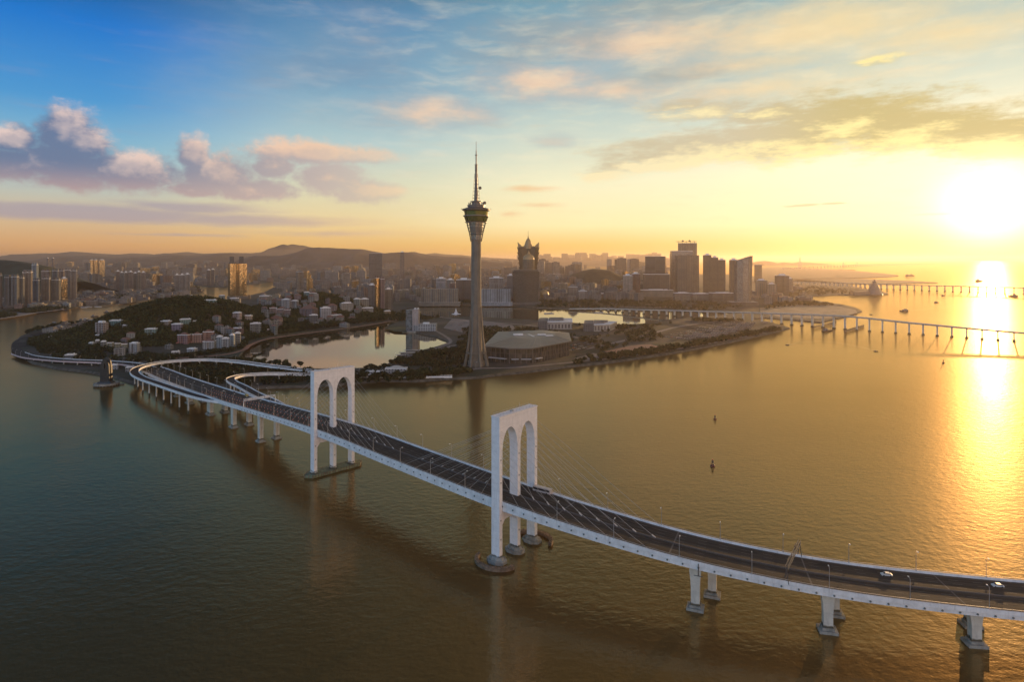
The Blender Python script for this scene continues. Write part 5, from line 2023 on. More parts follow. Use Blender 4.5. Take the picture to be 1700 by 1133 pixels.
# ---- right-hand cluster of big towers
RT = [('office_tower', 'flat-topped tower, leftmost of the big cluster, with a pale green right face', 1071, 1105.5, 426, 488, 'box', 'f_office', (.20, .14, .09), -.3, .7, 0),
      ('hotel', 'broad lower block in front of the leftmost big tower', 1067, 1111, 456, 492, 'notch', 'f_res', (.20, .14, .10), -.1, .4, 0),
      ('office_tower', 'tallest tower of the right cluster, open frame and two knobs on its roof', 1125, 1157, 404, 480, 'notch', 'f_res', (.34, .27, .18), -.25, .7, 0),
      ('hotel_tower', 'square brown tower with pale left edge behind the rounded front tower', 1112, 1150, 417, 487, 'box', 'f_glass', (.15, .09, .06), -.1, .6, 0),
      ('hotel_tower', 'broad rounded tower with fine grid front, centre of the right cluster', 1120.5, 1160.5, 424, 493, 'round', 'f_res', (.24, .19, .14), -.05, .5, 0),
      ('residential_tower', 'highest left step of the three-step tower group', 1167, 1181, 424, 492, 'notch', 'f_res', (.22, .18, .13), -.3, .7, 1),
      ('residential_tower', 'middle step of the three-step tower group', 1180, 1192.5, 428, 492, 'notch', 'f_res', (.22, .18, .13), -.3, .7, 1),
      ('residential_tower', 'lowest right step of the three-step tower group', 1191.5, 1204.5, 432, 492, 'notch', 'f_res', (.22, .18, .13), -.3, .7, 1),
      ('residential_tower', 'slim tower tucked left of the slant-topped wedge tower', 1210.5, 1225, 432, 498, 'notch', 'f_res', (.26, .18, .11), -.2, .8, 1),
      ('office_tower', 'small block peeking out right of the slant-topped wedge tower', 1252, 1265, 440, 470, 'box', 'f_office', (.40, .26, .13), -.2, .8, 0),
      ('office_block', 'low dark stepped block right of the wedge tower', 1286, 1310, 458, 492, 'notch', 'f_office', (.22, .17, .12), -.2, .7, 1),
      ('office_block', 'cream apartment slab standing low right of the wedge tower', 1253, 1274, 466, 493, 'bays', 'f_pins', (.42, .33, .22), -.2, .5, 1),
      ('office_block', 'second cream slab right of the wedge tower, nearer the low dark block', 1272, 1289, 472, 494, 'bays', 'f_pins', (.42, .33, .22), -.2, .5, 1),
      ('office_block', 'round-shouldered pale block at the right end of the town', 1305, 1317, 463, 486, 'oct', 'f_office', (.5, .4, .28), -.2, .8, 1),
      ('apartment_block', 'dark block with bold white balcony stripes left of the big cluster', 1034, 1050, 458, 495, 'notch', 'f_bal', (.55, .48, .40), -.2, .7, 1),
      ('apartment_block', 'reddish stepped block right of the one with white balcony stripes', 1048, 1063, 455, 494, 'notch', 'f_bal', (.36, .2, .15), -.4, .8, 1)]
for nm, lb, a, b, vt, vb, st_, mt_, c, rt, ra, cr in RT:
    tower_block(nm, lb, 'tower' if 'tower' in nm else ('hotel' if nm == 'hotel' else 'block'), a, b, vt, vb, st_, mt_, c, rot=rt, ratio=ra, crown=cr)
# roof frame with knobs for the tallest
Y = depth(480)
root = empty('roof_frame', (xat(1141, Y), Y + 20, zat(404, Y)))
root.rotation_euler = (0, 0, -.25)
tag(root, 'open roof frame with two round tanks crowning the tallest tower on the right', 'roof frame')
k = Y / F
mb = MB()
for x in (-13, -6.5, 0, 6.5, 13):
    for y in (-14, 14):
        mb.box(x * k, y, -1, 1.6, 1.6, 4 * k)
mb.build('frame_post', M['roof_metal'], root)
mb = MB()
mb.box(0, 0, 2.6 * k, 33 * k, 42, 1.4)
mb.build('frame_slab', M['roof_metal'], root)
for x in (-5.5, 5.5):
    mb = MB()
    mb.lathe([(1.6 * k, 3.2 * k), (1.8 * k, 4.2 * k), (1.2 * k, 5.2 * k), (0, 5.5 * k)], 12, cx=x * k)
    mb.build('water_tank', M['roof_metal'], root)


def wedge():
    Y = depth(508)
    k = Y / F
    X = xat(1237, Y)
    root = empty('wedge_tower', (X, Y + 18, 3))
    tag(root, 'tall curved wedge tower with roof slanting up to the right, speckled with glints', 'tower')
    z = lambda v: zat(v, Y) - 3
    hb = 12.5 * k
    f0 = [(-hb, -14), (-hb * .3, -19), (hb * .5, -17), (hb * .92, -8), (hb * .92, 14), (-hb, 14)]
    f1 = [(-hb, -14), (-hb * .3, -19), (hb * .5, -17), (hb * 1.12, -8), (hb * 1.12, 14), (-hb, 14)]
    zt = [z(433.5), z(431), z(428), z(425.2), z(425.2), z(433.5)]
    mb = MB()
    mb.prism(f0, 0, zt, 0, 1, f1)
    o = mb.build('wall', [M['f_glass'], M['roof_metal']], root)
    o.color = (.20, .13, .07, 1)
    mb = MB()
    for (x, y), (x1, y1), za in zip(f0, f1, zt):
        mb.tube([(x * 1.01, y * 1.01, 0), (x1 * 1.01, y1 * 1.01, za + 1)], .7, 5)
    mb.build('edge_fin', M['roof_metal'], root)
    mb = MB()
    mb.prism(rect(-4, -6, 46 * k, 50), -.2, 13, 0, 1)
    o = mb.build('podium', [M['f_office'], M['roof_pale']], root)
    o.color = (.3, .22, .15, 1)
    PADS.append((X, Y, 60))


wedge()
# podiums and long low halls in front of the cluster
LOW = [('shopping_hall', 'long cream low hall with windowless front under the leftmost big tower', 1060, 1118, 482, 493, 'roof_pale', (.50, .42, .32), .03, .35),
       ('shopping_hall', 'low stepped hall with a pale blue glass roof', 1144, 1178, 488, 499, 'roof_metal', (.35, .33, .30), .02, .7),
       ('shopping_hall', 'long brown low hall under the three-step tower group', 1176, 1218, 487, 500, 'roof_grey', (.27, .2, .15), .03, .5),
       ('shopping_hall', 'squat cream hall below the rounded tower', 1117, 1146, 487, 500, 'roof_pale', (.38, .32, .25), .0, .5),
       ('long_hall', 'low lakeside hall with a glowing golden roof edge', 976, 1009, 488, 495, 'roof_pale', (.4, .25, .15), .05, .3),
       ('office_block', 'small square tower house with pyramid roof by the inner lake', 943, 959, 477, 498, 'roof_grey', (.36, .28, .22), 0, .8),
       ('office_block', 'pale low office right of the pyramid-roofed house', 960, 975, 484, 499, 'roof_pale', (.42, .35, .29), 0, .6)]
for nm, lb, a, b, vt, vb, rf, c, rt, ra in LOW:
    tower_block(nm, lb, 'hall' if 'hall' in nm else 'office block', a, b, vt, vb, 'box', 'f_office' if 'hall' in nm else 'f_pins', c, rot=rt, ratio=ra, roof=rf, crown=3 if 'pyramid' in lb else 1)


# ------------------------------------------------------------------ convention hall by the tower
def convention():
    base = [(808, 603), (846, 607), (884, 607), (944, 594), (941, 579), (900, 574), (830, 577)]
    P = xy(base)
    c = Vector((sum(p[0] for p in P) / len(P), sum(p[1] for p in P) / len(P)))
    root = empty('convention_hall', (c.x, c.y, 3))
    tag(root, 'large dark convention hall with broad faceted metal roof, right of the great tower', 'convention hall')
    L = [(p[0] - c.x, p[1] - c.y) for p in P]
    mb = MB()
    mb.prism(L, 0, 22.5, 0, 1)
    o = mb.build('wall', [M['f_hall'], M['roof_grey']], root)
    o.color = (.11, .085, .07, 1)
    ov = [(x * 1.07, y * 1.10) for x, y in L]
    mb = MB()
    mb.prism(ov, 22.6, 24.4, 0, 0)
    mb.build('eaves', M['roof_metal'], root)
    # faceted roof rising to a plateau
    apex = [(x * .55 + 8, y * .42 + 14) for x, y in L]
    mb = MB()
    mb.prism([(x * 1.04, y * 1.06) for x, y in L], 24.45, 28.8, 0, 0, apex)
    mb.build('roof', M['roof_metal'], root)
    rim = [(x * 1.04, y * 1.06) for x, y in L]
    for i in range(len(L)):
        for f in (0, .2, .4, .6, .8):
            a = Vector(rim[i]).lerp(Vector(rim[(i + 1) % len(L)]), f)
            b = Vector(apex[i]).lerp(Vector(apex[(i + 1) % len(L)]), f)
            mb = MB()
            mb.tube([(a.x, a.y, 24.5), (b.x, b.y, 28.85)], .28, 4)
            mb.build('roof_seam', M['pod_dark'], root)
    for (x, y, w, d, h, r) in ((-6, 16, 34, 1.6, .5, .1), (-4, 9, 40, 1.2, .4, .1), (6, 22, 24, 1.2, .4, .1)):
        mb = MB()
        mb.box(x, y, 28.7, w, d, h, r)
        mb.build('skylight', M['grey_glass'], root)
    for (x, y, w, d, h, r) in ((-20, 18, 16, 10, 3, .1), (2, 12, 3.2, 34, 1.2, .25), (20, 20, 14, 8, 2.4, .0), (32, 8, 12, 10, 1.8, .2)):
        mb = MB()
        mb.box(x, y, 27.9, w, d, h, r)
        mb.build('roof_plant', M['white_concrete'], root)
    # skylight band and canopies along the front
    for (p, q, t0, t1) in ((L[0], L[1], .15, .9), (L[1], L[2], .08, .4), (L[1], L[2], .5, .95), (L[2], L[3], .05, .2)):
        a, b = Vector(p).lerp(Vector(q), t0), Vector(p).lerp(Vector(q), t1)
        t = (b - a).normalized()
        n = Vector((t.y, -t.x))
        mb = MB()
        m_ = (a + b) / 2 + n * 3
        mb.box(m_.x, m_.y, 6.5, (b - a).length, 5.6, .4, math.atan2(t.y, t.x))
        mb.build('canopy', M['white_concrete'], root)
    for i, (p, q) in enumerate(((L[0], L[1]), (L[1], L[2]), (L[2], L[3]))):
        a, b = Vector(p), Vector(q)
        t = (b - a).normalized()
        n = Vector((t.y, -t.x))
        k = int((b - a).length / 7)
        for j in range(k + 1):
            m_ = a.lerp(b, j / max(k, 1)) + n * .35
            mb = MB()
            mb.box(m_.x, m_.y, 0, .9, .9, 22.3, math.atan2(t.y, t.x))
            mb.build('column', M['pod_dark'], root)
    PADS.append((c.x, c.y, 62))


M['f_hall'] = facade('facade_hall', 6.0, 7.2, .9, .8, glass=(.05, .045, .04), grough=.15)
convention()


# ------------------------------------------------------------------ lakeside white tower house and annex
def lakeside():
    c = G(692, 549, 3)
    k = c.y / F
    root = empty('lakeside_office', c)
    tag(root, 'white slab office with black glass end on the lake shore, low annex beside', 'office block')
    h = zat(513.5, c.y) - 3
    mb = MB()
    mb.prism([(-6.5 * k, -8), (3.5 * k, -8), (3.5 * k, 12), (-6.5 * k, 12)], 0, h, 0, 1)
    mb.build('slab_wall', [M['f_white'], M['roof_pale']], root).color = (.62, .52, .48, 1)
    mb = MB()
    mb.prism([(-18 * k, -2), (-6.55 * k, -6), (-6.55 * k, 14), (-18 * k, 10)], 0, [h - 2, h - 1, h - 1, h - 2], 0, 1)
    o = mb.build('glass_wing', [M['f_glass'], M['roof_pale']], root)
    o.color = (.03, .035, .04, 1)
    mb = MB()
    mb.prism([(4 * k, -14), (33 * k, -16), (33 * k, 8), (4 * k, 10)], 0, zat(537.5, c.y) - 3, 0, 1)
    o = mb.build('annex', [M['f_bal'], M['roof_pale']], root)
    o.color = (.62, .60, .58, 1)
    mb = MB()
    mb.prism([(-4 * k, -13), (3.9 * k, -13), (3.9 * k, -8.1), (-4 * k, -8.1)], 0, 12, 0, 1)
    o = mb.build('entrance_block', [M['f_house'], M['roof_pale']], root)
    o.color = (.42, .44, .45, 1)
    mb = MB()
    mb.prism([(-22 * k, -20), (36 * k, -24), (38 * k, 12), (-20 * k, 16)], -3.5, -.05, 0, 0)
    mb.build('quay', M['old_concrete'], root)
    mb = MB()
    for x in (-3, 1, 2.2):
        mb.box(x * k, 2, h, 2 * k, 7, 2.5)
    mb.box(16 * k, -4, zat(537.5, c.y) - 3, 10 * k, 9, 3)
    mb.build('roof_plant', M['white_concrete'], root)
    PADS.append((c.x + 8, c.y, 50))


M['f_white'] = facade('facade_fins', 5.0, 40, .25, .9, glass=(.25, .2, .18), grough=.4)
lakeside()
# tent shaped sculpture
c = G(757, 524, 3)
root = empty('tent_sculpture', c)
tag(root, 'small white sail-like tent roof on the lake bank left of the great tower', 'pavilion')
mb = MB()
n = 8
for i in range(n):
    a, b = 2 * math.pi * i / n, 2 * math.pi * (i + 1) / n
    r = 15
    for (r0, z0), (r1, z1) in zip([(r, 2), (7, 5), (3, 10), (.6, 18)], [(7, 5), (3, 10), (.6, 18), (0, 21)]):
        mb.face([(r0 * math.cos(a), r0 * math.sin(a), z0 + (2 if i % 2 else 0)), (r0 * math.cos(b), r0 * math.sin(b), z0 + (0 if i % 2 else 2)), (r1 * math.cos(b), r1 * math.sin(b), z1), (r1 * math.cos(a), r1 * math.sin(a), z1)])
mb.build('canopy', M['white_concrete'], root)
mb = MB()
mb.tube([(0, 0, 0), (0, 0, 22)], .4, 6)
mb.build('mast', M['steel'], root)


# two court-like buildings by the inner lake
def court(name, label, px, c_, hh, wing=True):
    P = xy(px, 3)
    ctr = Vector((sum(p[0] for p in P) / 4, sum(p[1] for p in P) / 4))
    root = empty(name, (ctr.x, ctr.y, 3))
    tag(root, label, 'public building')
    L = [(p[0] - ctr.x, p[1] - ctr.y) for p in P]
    mb = MB()
    mb.prism(L, 0, hh, 0, 1)
    o = mb.build('wall', [M['f_court'], M['roof_pale']], root)
    o.color = (*c_, 1)
    mb = MB()
    mb.prism([(x * .6 - 8, y * .6 + 2) for x, y in L], hh, hh + 4, 0, 1)
    o = mb.build('upper_storey', [M['f_house'], M['roof_grey']], root)
    o.color = (.33, .3, .28, 1)
    mb = MB()
    mb.prism([(x * 1.03, y * 1.05) for x, y in L], hh - .9, hh + .25, 0, 0)
    mb.build('cornice', M['white_concrete'], root)
    if wing:
        a, d = L[0], L[3]
        mb = MB()
        mb.prism([(a[0] - 22, a[1] + 4), (a[0] - .1, a[1] + .5), (d[0] - .1, d[1] - 1), (d[0] - 20, d[1] - 3)], 0, hh + 2, 0, 1)
        o = mb.build('side_wing', [M['f_house'], M['roof_grey']], root)
        o.color = (.24, .21, .19, 1)
    PADS.append((ctr.x, ctr.y, 40))


M['f_court'] = facade('facade_portico', 7.5, 14, .5, .62, glass=(.06, .05, .05), grough=.4)
court('court_building', 'low white building with a row of dark square windows behind the convention hall', [(909, 547.5), (950, 547), (949, 541), (910, 541)], (.60, .54, .48), 17)
court('court_building', 'low stepped white building by the inner lake, right of the one with square windows', [(986, 551), (1013, 550), (1024, 545), (985, 544)], (.60, .55, .48), 15)

# long stair-like pavilion roofs on the lake spit left of the tower
for i, (u, v, w, lb) in enumerate([(668, 594.5, 11, 'nearest low flat pale roof of the three stepped pavilions by the lake'), (676, 590.5, 15, 'middle flat pale roof of the three stepped pavilions by the lake'),
                                   (686, 586.5, 16, 'farthest flat pale roof of the three stepped pavilions by the lake')]):
    c = G(u, v, 3)
    root = empty('pavilion', c, .12)
    tag(root, lb, 'pavilion', 'stepped pavilions on the lake spit')
    mb = MB()
    mb.box(0, 0, 4.6, w * 2 * c.y / F * .9, 7, .5)
    mb.build('roof', M['roof_pale'], root)
    mb = MB()
    mb.prism(rect(0, 1, w * 1.6 * c.y / F * .9, 5), 0, 4.6, 0, 0)
    mb.build('wall', M['roof_grey'], root)
    PADS.append((c.x, c.y, 22))


# cone-shaped museum hall on the spit
def cone_hall():
    c = G(1451, 489.5, 3)
    k = c.y / F
    root = empty('cone_hall', c)
    tag(root, 'pale leaning cone-shaped hall with stepped tip on the spit near the sun path', 'museum')
    mb = MB()
    n = 28
    prof = [(13.0, 0), (11.6, 1.5), (9.6, 6), (7.6, 11), (5.6, 15), (4.6, 17), (4.6, 18), (3.1, 19), (2.9, 22), (1.6, 22.5), (1.4, 24.5), (0, 25)]
    for (r0, z0), (r1, z1) in zip(prof, prof[1:]):
        for i in range(n):
            a, b = 2 * math.pi * i / n, 2 * math.pi * (i + 1) / n
            dx0, dx1 = z0 * .03 * k, z1 * .03 * k
            mb.face([(r0 * k * math.cos(a) + dx0, r0 * k * math.sin(a), z0 * k), (r0 * k * math.cos(b) + dx0, r0 * k * math.sin(b), z0 * k),
                     (r1 * k * math.cos(b) + dx1, r1 * k * math.sin(b), z1 * k), (r1 * k * math.cos(a) + dx1, r1 * k * math.sin(a), z1 * k)])
    mb.build('cone_shell', M['roof_metal'], root)
    mb = MB()
    mb.box(-22 * k, 6, 0, 26 * k, 34, 14)
    mb.build('side_hall', [M['f_office'], M['roof_grey']], root).color = (.3, .25, .2, 1)


cone_hall()
# ------------------------------------------------------------------ houses of the wooded hill and shore (photo pixel extents of each)
# u0, u1, v top, v base, wall, roof, style, label
HS = [(147, 157, 570, 578, WHITE, 'roof_pale', 'f_house', 'box', 'small white flat-roofed villa at the left end of the villa row'),
      (158, 166, 566, 576, WHITE, 'roof_pale', 'f_house', 'notch', 'white villa second from the left in the villa row'),
      (167, 177, 568, 580, (.52, .50, .44), 'roof_grey', 'f_bal', 'notch', 'cream villa in the middle of the villa row'),
      (177, 189, 570, 583, (.52, .48, .36), 'roof_tile', 'f_house', 'notch', 'cream villa with tiled gable in the villa row'),
      (190, 201, 571, 585, (.52, .46, .30), 'roof_tile', 'f_house', 'notch', 'yellow villa with pitched roof in the villa row'),
      (201, 212, 572, 586, (.50, .46, .32), 'roof_tile', 'f_house', 'box', 'yellowish villa next to the large white one'),
      (214, 233, 571, 589, (.72, .70, .68), 'roof_pale', 'f_bal', 'notch', 'large white villa with balconies at the right end of the row'),
      (158, 169, 557, 564, WHITE, 'roof_pale', 'f_house', 'box', 'small white house above the villa row'),
      (158, 180, 536, 557, (.62, .52, .50), 'roof_pale', 'f_bal', 'bays', 'tall white framed apartment house at the foot of the hill by the harbour'),
      (181, 205, 533, 541, TEAL, 'roof_green', 'f_house', 'box', 'long teal-roofed sheds at the harbour side of the hill'),
      (240, 262, 547, 558, (.34, .46, .42), 'roof_green', 'f_house', 'notch', 'pale teal villa in the dark trees of the hill'),
      (203, 212, 541, 546, GREY, 'roof_grey', 'f_house', 'box', 'tiny grey house half hidden in the hill trees'),
      (284, 304, 539, 551, (.42, .34, .44), 'roof_grey', 'f_bal', 'box', 'mauve house below the green roof on the hill'),
      (298, 318, 531, 540, (.25, .38, .32), 'roof_green', 'f_house', 'box', 'house with a green curved roof high on the hill'),
      (266, 286, 534, 541, (.48, .40, .32), 'roof_pale', 'f_house', 'box', 'beige house left of the green roof on the hill'),
      (320, 327, 534, 539, (.5, .45, .36), 'roof_pale', 'f_house', 'box', 'tiny beige house right of the green roof'),
      (294, 318, 557, 571, (.55, .30, .27), 'roof_tile', 'f_house', 'notch', 'left pink house of the three on the pink terrace'),
      (318.5, 336, 556, 570, (.56, .33, .25), 'roof_tile', 'f_house', 'box', 'middle pink house of the three on the pink terrace'),
      (336.5, 356, 552, 569, (.60, .32, .24), 'roof_tile', 'f_house', 'notch', 'right and tallest pink house of the three on the terrace'),
      (336, 359, 568, 580, (.66, .62, .58), 'roof_tile', 'f_house', 'notch', 'white house with red roof below the pink terrace'),
      (310, 328, 580, 590, (.64, .62, .62), 'roof_pale', 'f_house', 'notch', 'small white villa lowest on the slope under the pink terrace'),
      (284, 299, 585, 590, (.5, .5, .5), 'roof_grey', 'f_house', 'box', 'long low grey house by the road under the hill'),
      (359, 371, 560, 580, (.48, .54, .58), 'roof_pale', 'f_house', 'box', 'pale blue block nearest the lake road corner'),
      (368, 381, 563, 583, (.56, .58, .60), 'roof_pale', 'f_bal', 'notch', 'bluish white block in front of the lakeside row'),
      (381, 390, 557, 578, (.50, .54, .54), 'roof_pale', 'f_bal', 'box', 'narrow pale block in the middle of the lakeside row'),
      (389, 400, 554, 575, (.48, .47, .42), 'roof_pale', 'f_bal', 'notch', 'cream grey block at the right end of the lakeside row'),
      (383, 405, 546, 558, (.32, .2, .2), 'roof_grey', 'f_house', 'bays', 'dull pink block behind the lakeside row'),
      (415, 434, 538, 556, (.34, .35, .32), 'roof_grey', 'f_bal', 'notch', 'grey balcony block alone at the lake bend'),
      (438, 448, 548, 554, (.4, .4, .4), 'roof_grey', 'f_house', 'box', 'small grey house right of the lone balcony block'),
      (386, 402, 520, 532, (.64, .50, .45), 'roof_pale', 'f_house', 'notch', 'pinkish white house bright on the hill ridge'),
      (403, 420, 525, 531, (.66, .52, .42), 'roof_pale', 'f_house', 'box', 'long low house catching light right of the ridge house'),
      (446, 470, 529, 539, (.60, .40, .36), 'roof_tile', 'f_house', 'bays', 'red-roofed church-like house glowing beyond the lake corner'),
      (467, 483, 498, 515, (.58, .56, .55), 'roof_pale', 'f_house', 'notch', 'white stepped block left of its pair behind the far hill'),
      (482, 496, 500, 513, (.60, .58, .56), 'roof_pale', 'f_bal', 'notch', 'white stepped block right of its pair behind the far hill'),
      (447, 460, 512, 524, (.40, .30, .29), 'roof_tile', 'f_house', 'notch', 'dusky pink house left of the far hill pair'),
      (458, 470, 514, 526, (.44, .33, .32), 'roof_tile', 'f_house', 'notch', 'dusky pink house under the white stepped pair'),
      (471, 483, 515, 527, (.42, .31, .31), 'roof_tile', 'f_house', 'box', 'square dusky pink house right of its pink neighbour'),
      (497, 528, 513, 527, (.42, .30, .29), 'roof_tile', 'f_house', 'bays', 'long pinkish terrace above the lake'),
      (513, 528, 524, 541, (.28, .29, .30), 'roof_grey', 'f_bal', 'notch', 'dark grey block in front of the long pinkish terrace'),
      (531, 549, 512, 534, (.66, .62, .62), 'roof_pale', 'f_house', 'box', 'bright white eight-storey block above the lake'),
      (543, 560, 508, 519, (.46, .36, .34), 'roof_tile', 'f_house', 'bays', 'pink-grey block behind the bright white block'),
      (549, 568, 524, 532, (.56, .54, .52), 'roof_pale', 'f_house', 'notch', 'low pale house right of the bright white block'),
      (563, 587, 504, 517, (.58, .52, .44), 'roof_pale', 'f_house', 'bays', 'long cream block with many windows by the tree belt'),
      (587, 598, 497, 512, (.34, .38, .33), 'roof_green', 'f_bal', 'box', 'greenish block right of the long cream one'),
      (598, 612, 497, 513, (.50, .46, .38), 'roof_pale', 'f_bal', 'box', 'beige block with bright roof right of the greenish one'),
      (600, 620, 512, 520, (.52, .46, .38), 'roof_pale', 'f_house', 'box', 'low cream wing in front of the beige block'),
      (637, 649, 517, 525, (.56, .40, .22), 'roof_pale', 'f_house', 'box', 'small lit pavilion at the foot of the lakeside towers'),
      (504, 514, 486, 494, TEAL, 'roof_green', 'f_house', 'box', 'teal house on the crest of the far hill'),
      (513, 526, 487, 494, (.30, .30, .28), 'roof_tile', 'f_house', 'notch', 'orange-lit house on the crest of the far hill'),
      (430, 452, 492, 499, (.45, .40, .36), 'roof_pale', 'f_house', 'box', 'pale low building between the golden twins and the far hill'),
      (337, 362, 499, 503, (.30, .42, .38), 'roof_green', 'f_house', 'box', 'long green-roofed shed behind the main hill'),
      (80, 92, 560, 565, (.4, .38, .36), 'roof_grey', 'f_house', 'box', 'small grey kiosk by the bend of the shore road'),
      (107, 128, 590, 598, (.5, .5, .5), 'roof_pale', 'f_office', 'box', 'low white-framed station beside the viaduct'),
      (186, 197, 607, 614, (.5, .5, .52), 'roof_pale', 'f_house', 'box', 'small pale hut under the viaduct right of the monument'),
      (208, 225, 611, 618, (.5, .5, .5), 'roof_pale', 'f_house', 'notch', 'white pump house by the foot of the looping ramp')]
for (a, b, vt, vb, c, rf, mt_, st_, lb) in HS:
    p = GT((a + b) / 2, vb)
    tower_block('house', lb, 'house', a, b, vt, vb, st_, mt_, c, rot=rnd.uniform(-.25, .45), ratio=.6, roof=rf, crown=3 if rf == 'roof_tile' else 1, zb=p.z - .6, Y=p.y, ztop=zat(vt, p.y))
# smaller houses crowding the slopes between the named ones
HH = random.Random(21)
for (ur, vr, n, where) in (((356, 470), (520, 575), 14, 'in the cluster at the bend of the sheltered lake'), ((440, 600), (497, 545), 38, 'in the terraces above the far lake shore'),
                           ((175, 300), (560, 592), 5, 'in the trees of the southern hill slope'), ((410, 520), (488, 515), 18, 'on the back slope near the white stepped pair')):
    k = 0
    for _ in range(400):
        if k >= n:
            break
        u, v = HH.uniform(*ur), HH.uniform(*vr)
        p = GT(u, v)
        w = HH.uniform(10, 19)
        if not inside(p.xy, OUTER) or inside(p.xy, P_l1) or min((p.xy - a).length for a, b in LAKE_EDGES) < 32 or any((p.x - a) ** 2 + (p.y - b) ** 2 < (r * .8 + w * .5) ** 2 for a, b, r in PADS):
            continue
        c, cn = HH.choice([((.36, .34, .32), 'grey'), ((.44, .42, .38), 'cream'), ((.36, .25, .23), 'dusky pink'), ((.5, .48, .46), 'white'), ((.30, .33, .33), 'blue-grey')])
        h = HH.uniform(6, 19)
        st_ = HH.choice(('box', 'notch', 'bays'))
        rf = HH.choice(('roof_tile', 'roof_grey', 'roof_pale', 'roof_tile'))
        hn = 'tall' if h > 14 else ('two-storey' if h < 9 else 'mid-height')
        mb = MB()
        d = w * HH.uniform(.5, .8)
        mb.prism(foot(st_, w, d), -2, h, 0, 1)
        if rf == 'roof_tile':
            mb.hip(0, 0, h, w * 1.05, d * 1.08, d * .3)
            rn = 'tile-roofed'
        else:
            mb.box(w * .15, 0, h, w * .35, d * .4, 2.4)
            rn = 'flat-roofed'
        o = mb.build('small_house', [M[HH.choice(('f_house', 'f_bal'))], M[rf]])
        o.location = p
        o.rotation_euler = (0, 0, HH.uniform(-.3, .5))
        o.color = (*c, 1)
        tag(o, f'{hn} {rn} {cn} house {where}', 'house', 'small houses ' + where)
        PADS.append((p.x, p.y, w * .55))
        k += 1
# pink terrace wall under the three pink houses
a, b = GT(292, 570.5), GT(358, 568.5)
mb = MB()
t = (b - a)
mb.prism(rect(0, 0, t.xy.length, 3), -5, 3.2, 0, 0)
o = mb.build('terrace_wall', mat('pink_wall', (.5, .22, .2), .85))
o.location = (a + b) / 2
o.rotation_euler = (0, 0, math.atan2(t.y, t.x))
tag(o, 'pink retaining wall carrying the three pink houses', 'wall')


# ------------------------------------------------------------------ the crowded town
def zone_of(u, v, Y):
    if u < 128:
        return 'behind the left shore towers'
    if u < 190:
        return 'beyond the harbour, below the distant glowing slabs'
    if u < 330:
        return 'in the low harbour district around the brown tower cluster'
    if u < 450:
        return 'around the golden twin towers'
    if u < 520:
        return 'around the golden spires'
    if u < 612:
        return 'between the golden spires and the tall dark slab'
    if u < 700:
        return 'between the dark slab tower and the great tower'
    if u < 790:
        return 'just left of the great tower'
    if u < 858:
        return 'between the great tower and the lotus-shaped tower'
    if u < 930:
        return 'just right of the lotus-shaped tower'
    if u < 1066:
        return 'between the lotus-shaped tower and the big right cluster'
    if u < 1210:
        return 'among the big towers of the right cluster'
    return 'right of the wedge tower'


COLS = [((.42, .36, .30), 'beige'), ((.30, .28, .26), 'grey'), ((.50, .46, .42), 'pale'), ((.34, .22, .18), 'reddish'), ((.24, .20, .17), 'brown'), ((.36, .40, .42), 'bluish'), ((.46, .38, .26), 'sandy')]


def fill(n, ur, vr, hr, wr, name, cat, seed, far=False, tries=30, rot0=.2, flat=.2, gap=.8, pads=True, cond=None):
    rs = random.Random(seed)
    placed = []
    out = 0
    while out < n and tries * n > 0:
        tries -= 1 / n
        if tries < 0:
            break
        # spread evenly over the picture rows
        v = rs.uniform(*vr)
        u = rs.uniform(*ur)
        Y = depth(v)
        X = xat(u, Y)
        if pads and any((X - a) ** 2 + (Y - b) ** 2 < (r + 8) ** 2 for a, b, r in PADS):
            continue
        if hills(X, Y) > 1 and Y < 2100:
            continue
        if cond and not cond(u, v, X, Y):
            continue
        w = rs.uniform(*wr)
        if any((X - a) ** 2 + (Y - b) ** 2 < ((r + w) * gap * .5) ** 2 for a, b, r in placed):
            continue
        h = rs.uniform(*hr) if rs.random() > .25 else rs.uniform(hr[0], (hr[0] + hr[1]) / 2)
        c, cn = rs.choice(COLS)
        rot = rot0 + rs.choice((0, 0, .3, -.25, .6)) + rs.uniform(-.05, .05)
        d = w * rs.uniform(.5, 1)
        st_ = rs.choice(('box', 'notch', 'cross', 'bays', 'notch')) if h > 25 else rs.choice(('box', 'box', 'notch'))
        hn = 'tall' if h > hr[0] + (hr[1] - hr[0]) * .66 else ('mid-height' if h > hr[0] + (hr[1] - hr[0]) * .3 else 'low')
        wn = 'slim' if w < wr[0] + (wr[1] - wr[0]) * .35 else ('broad' if w > wr[0] + (wr[1] - wr[0]) * .7 else 'plain')
        lb = f'{hn} {wn} {cn} {cat} {zone_of(u, v, Y)}'
        yield X, Y, w, d, h, rot, c, st_, rs, lb, u
        placed.append((X, Y, w))
        out += 1


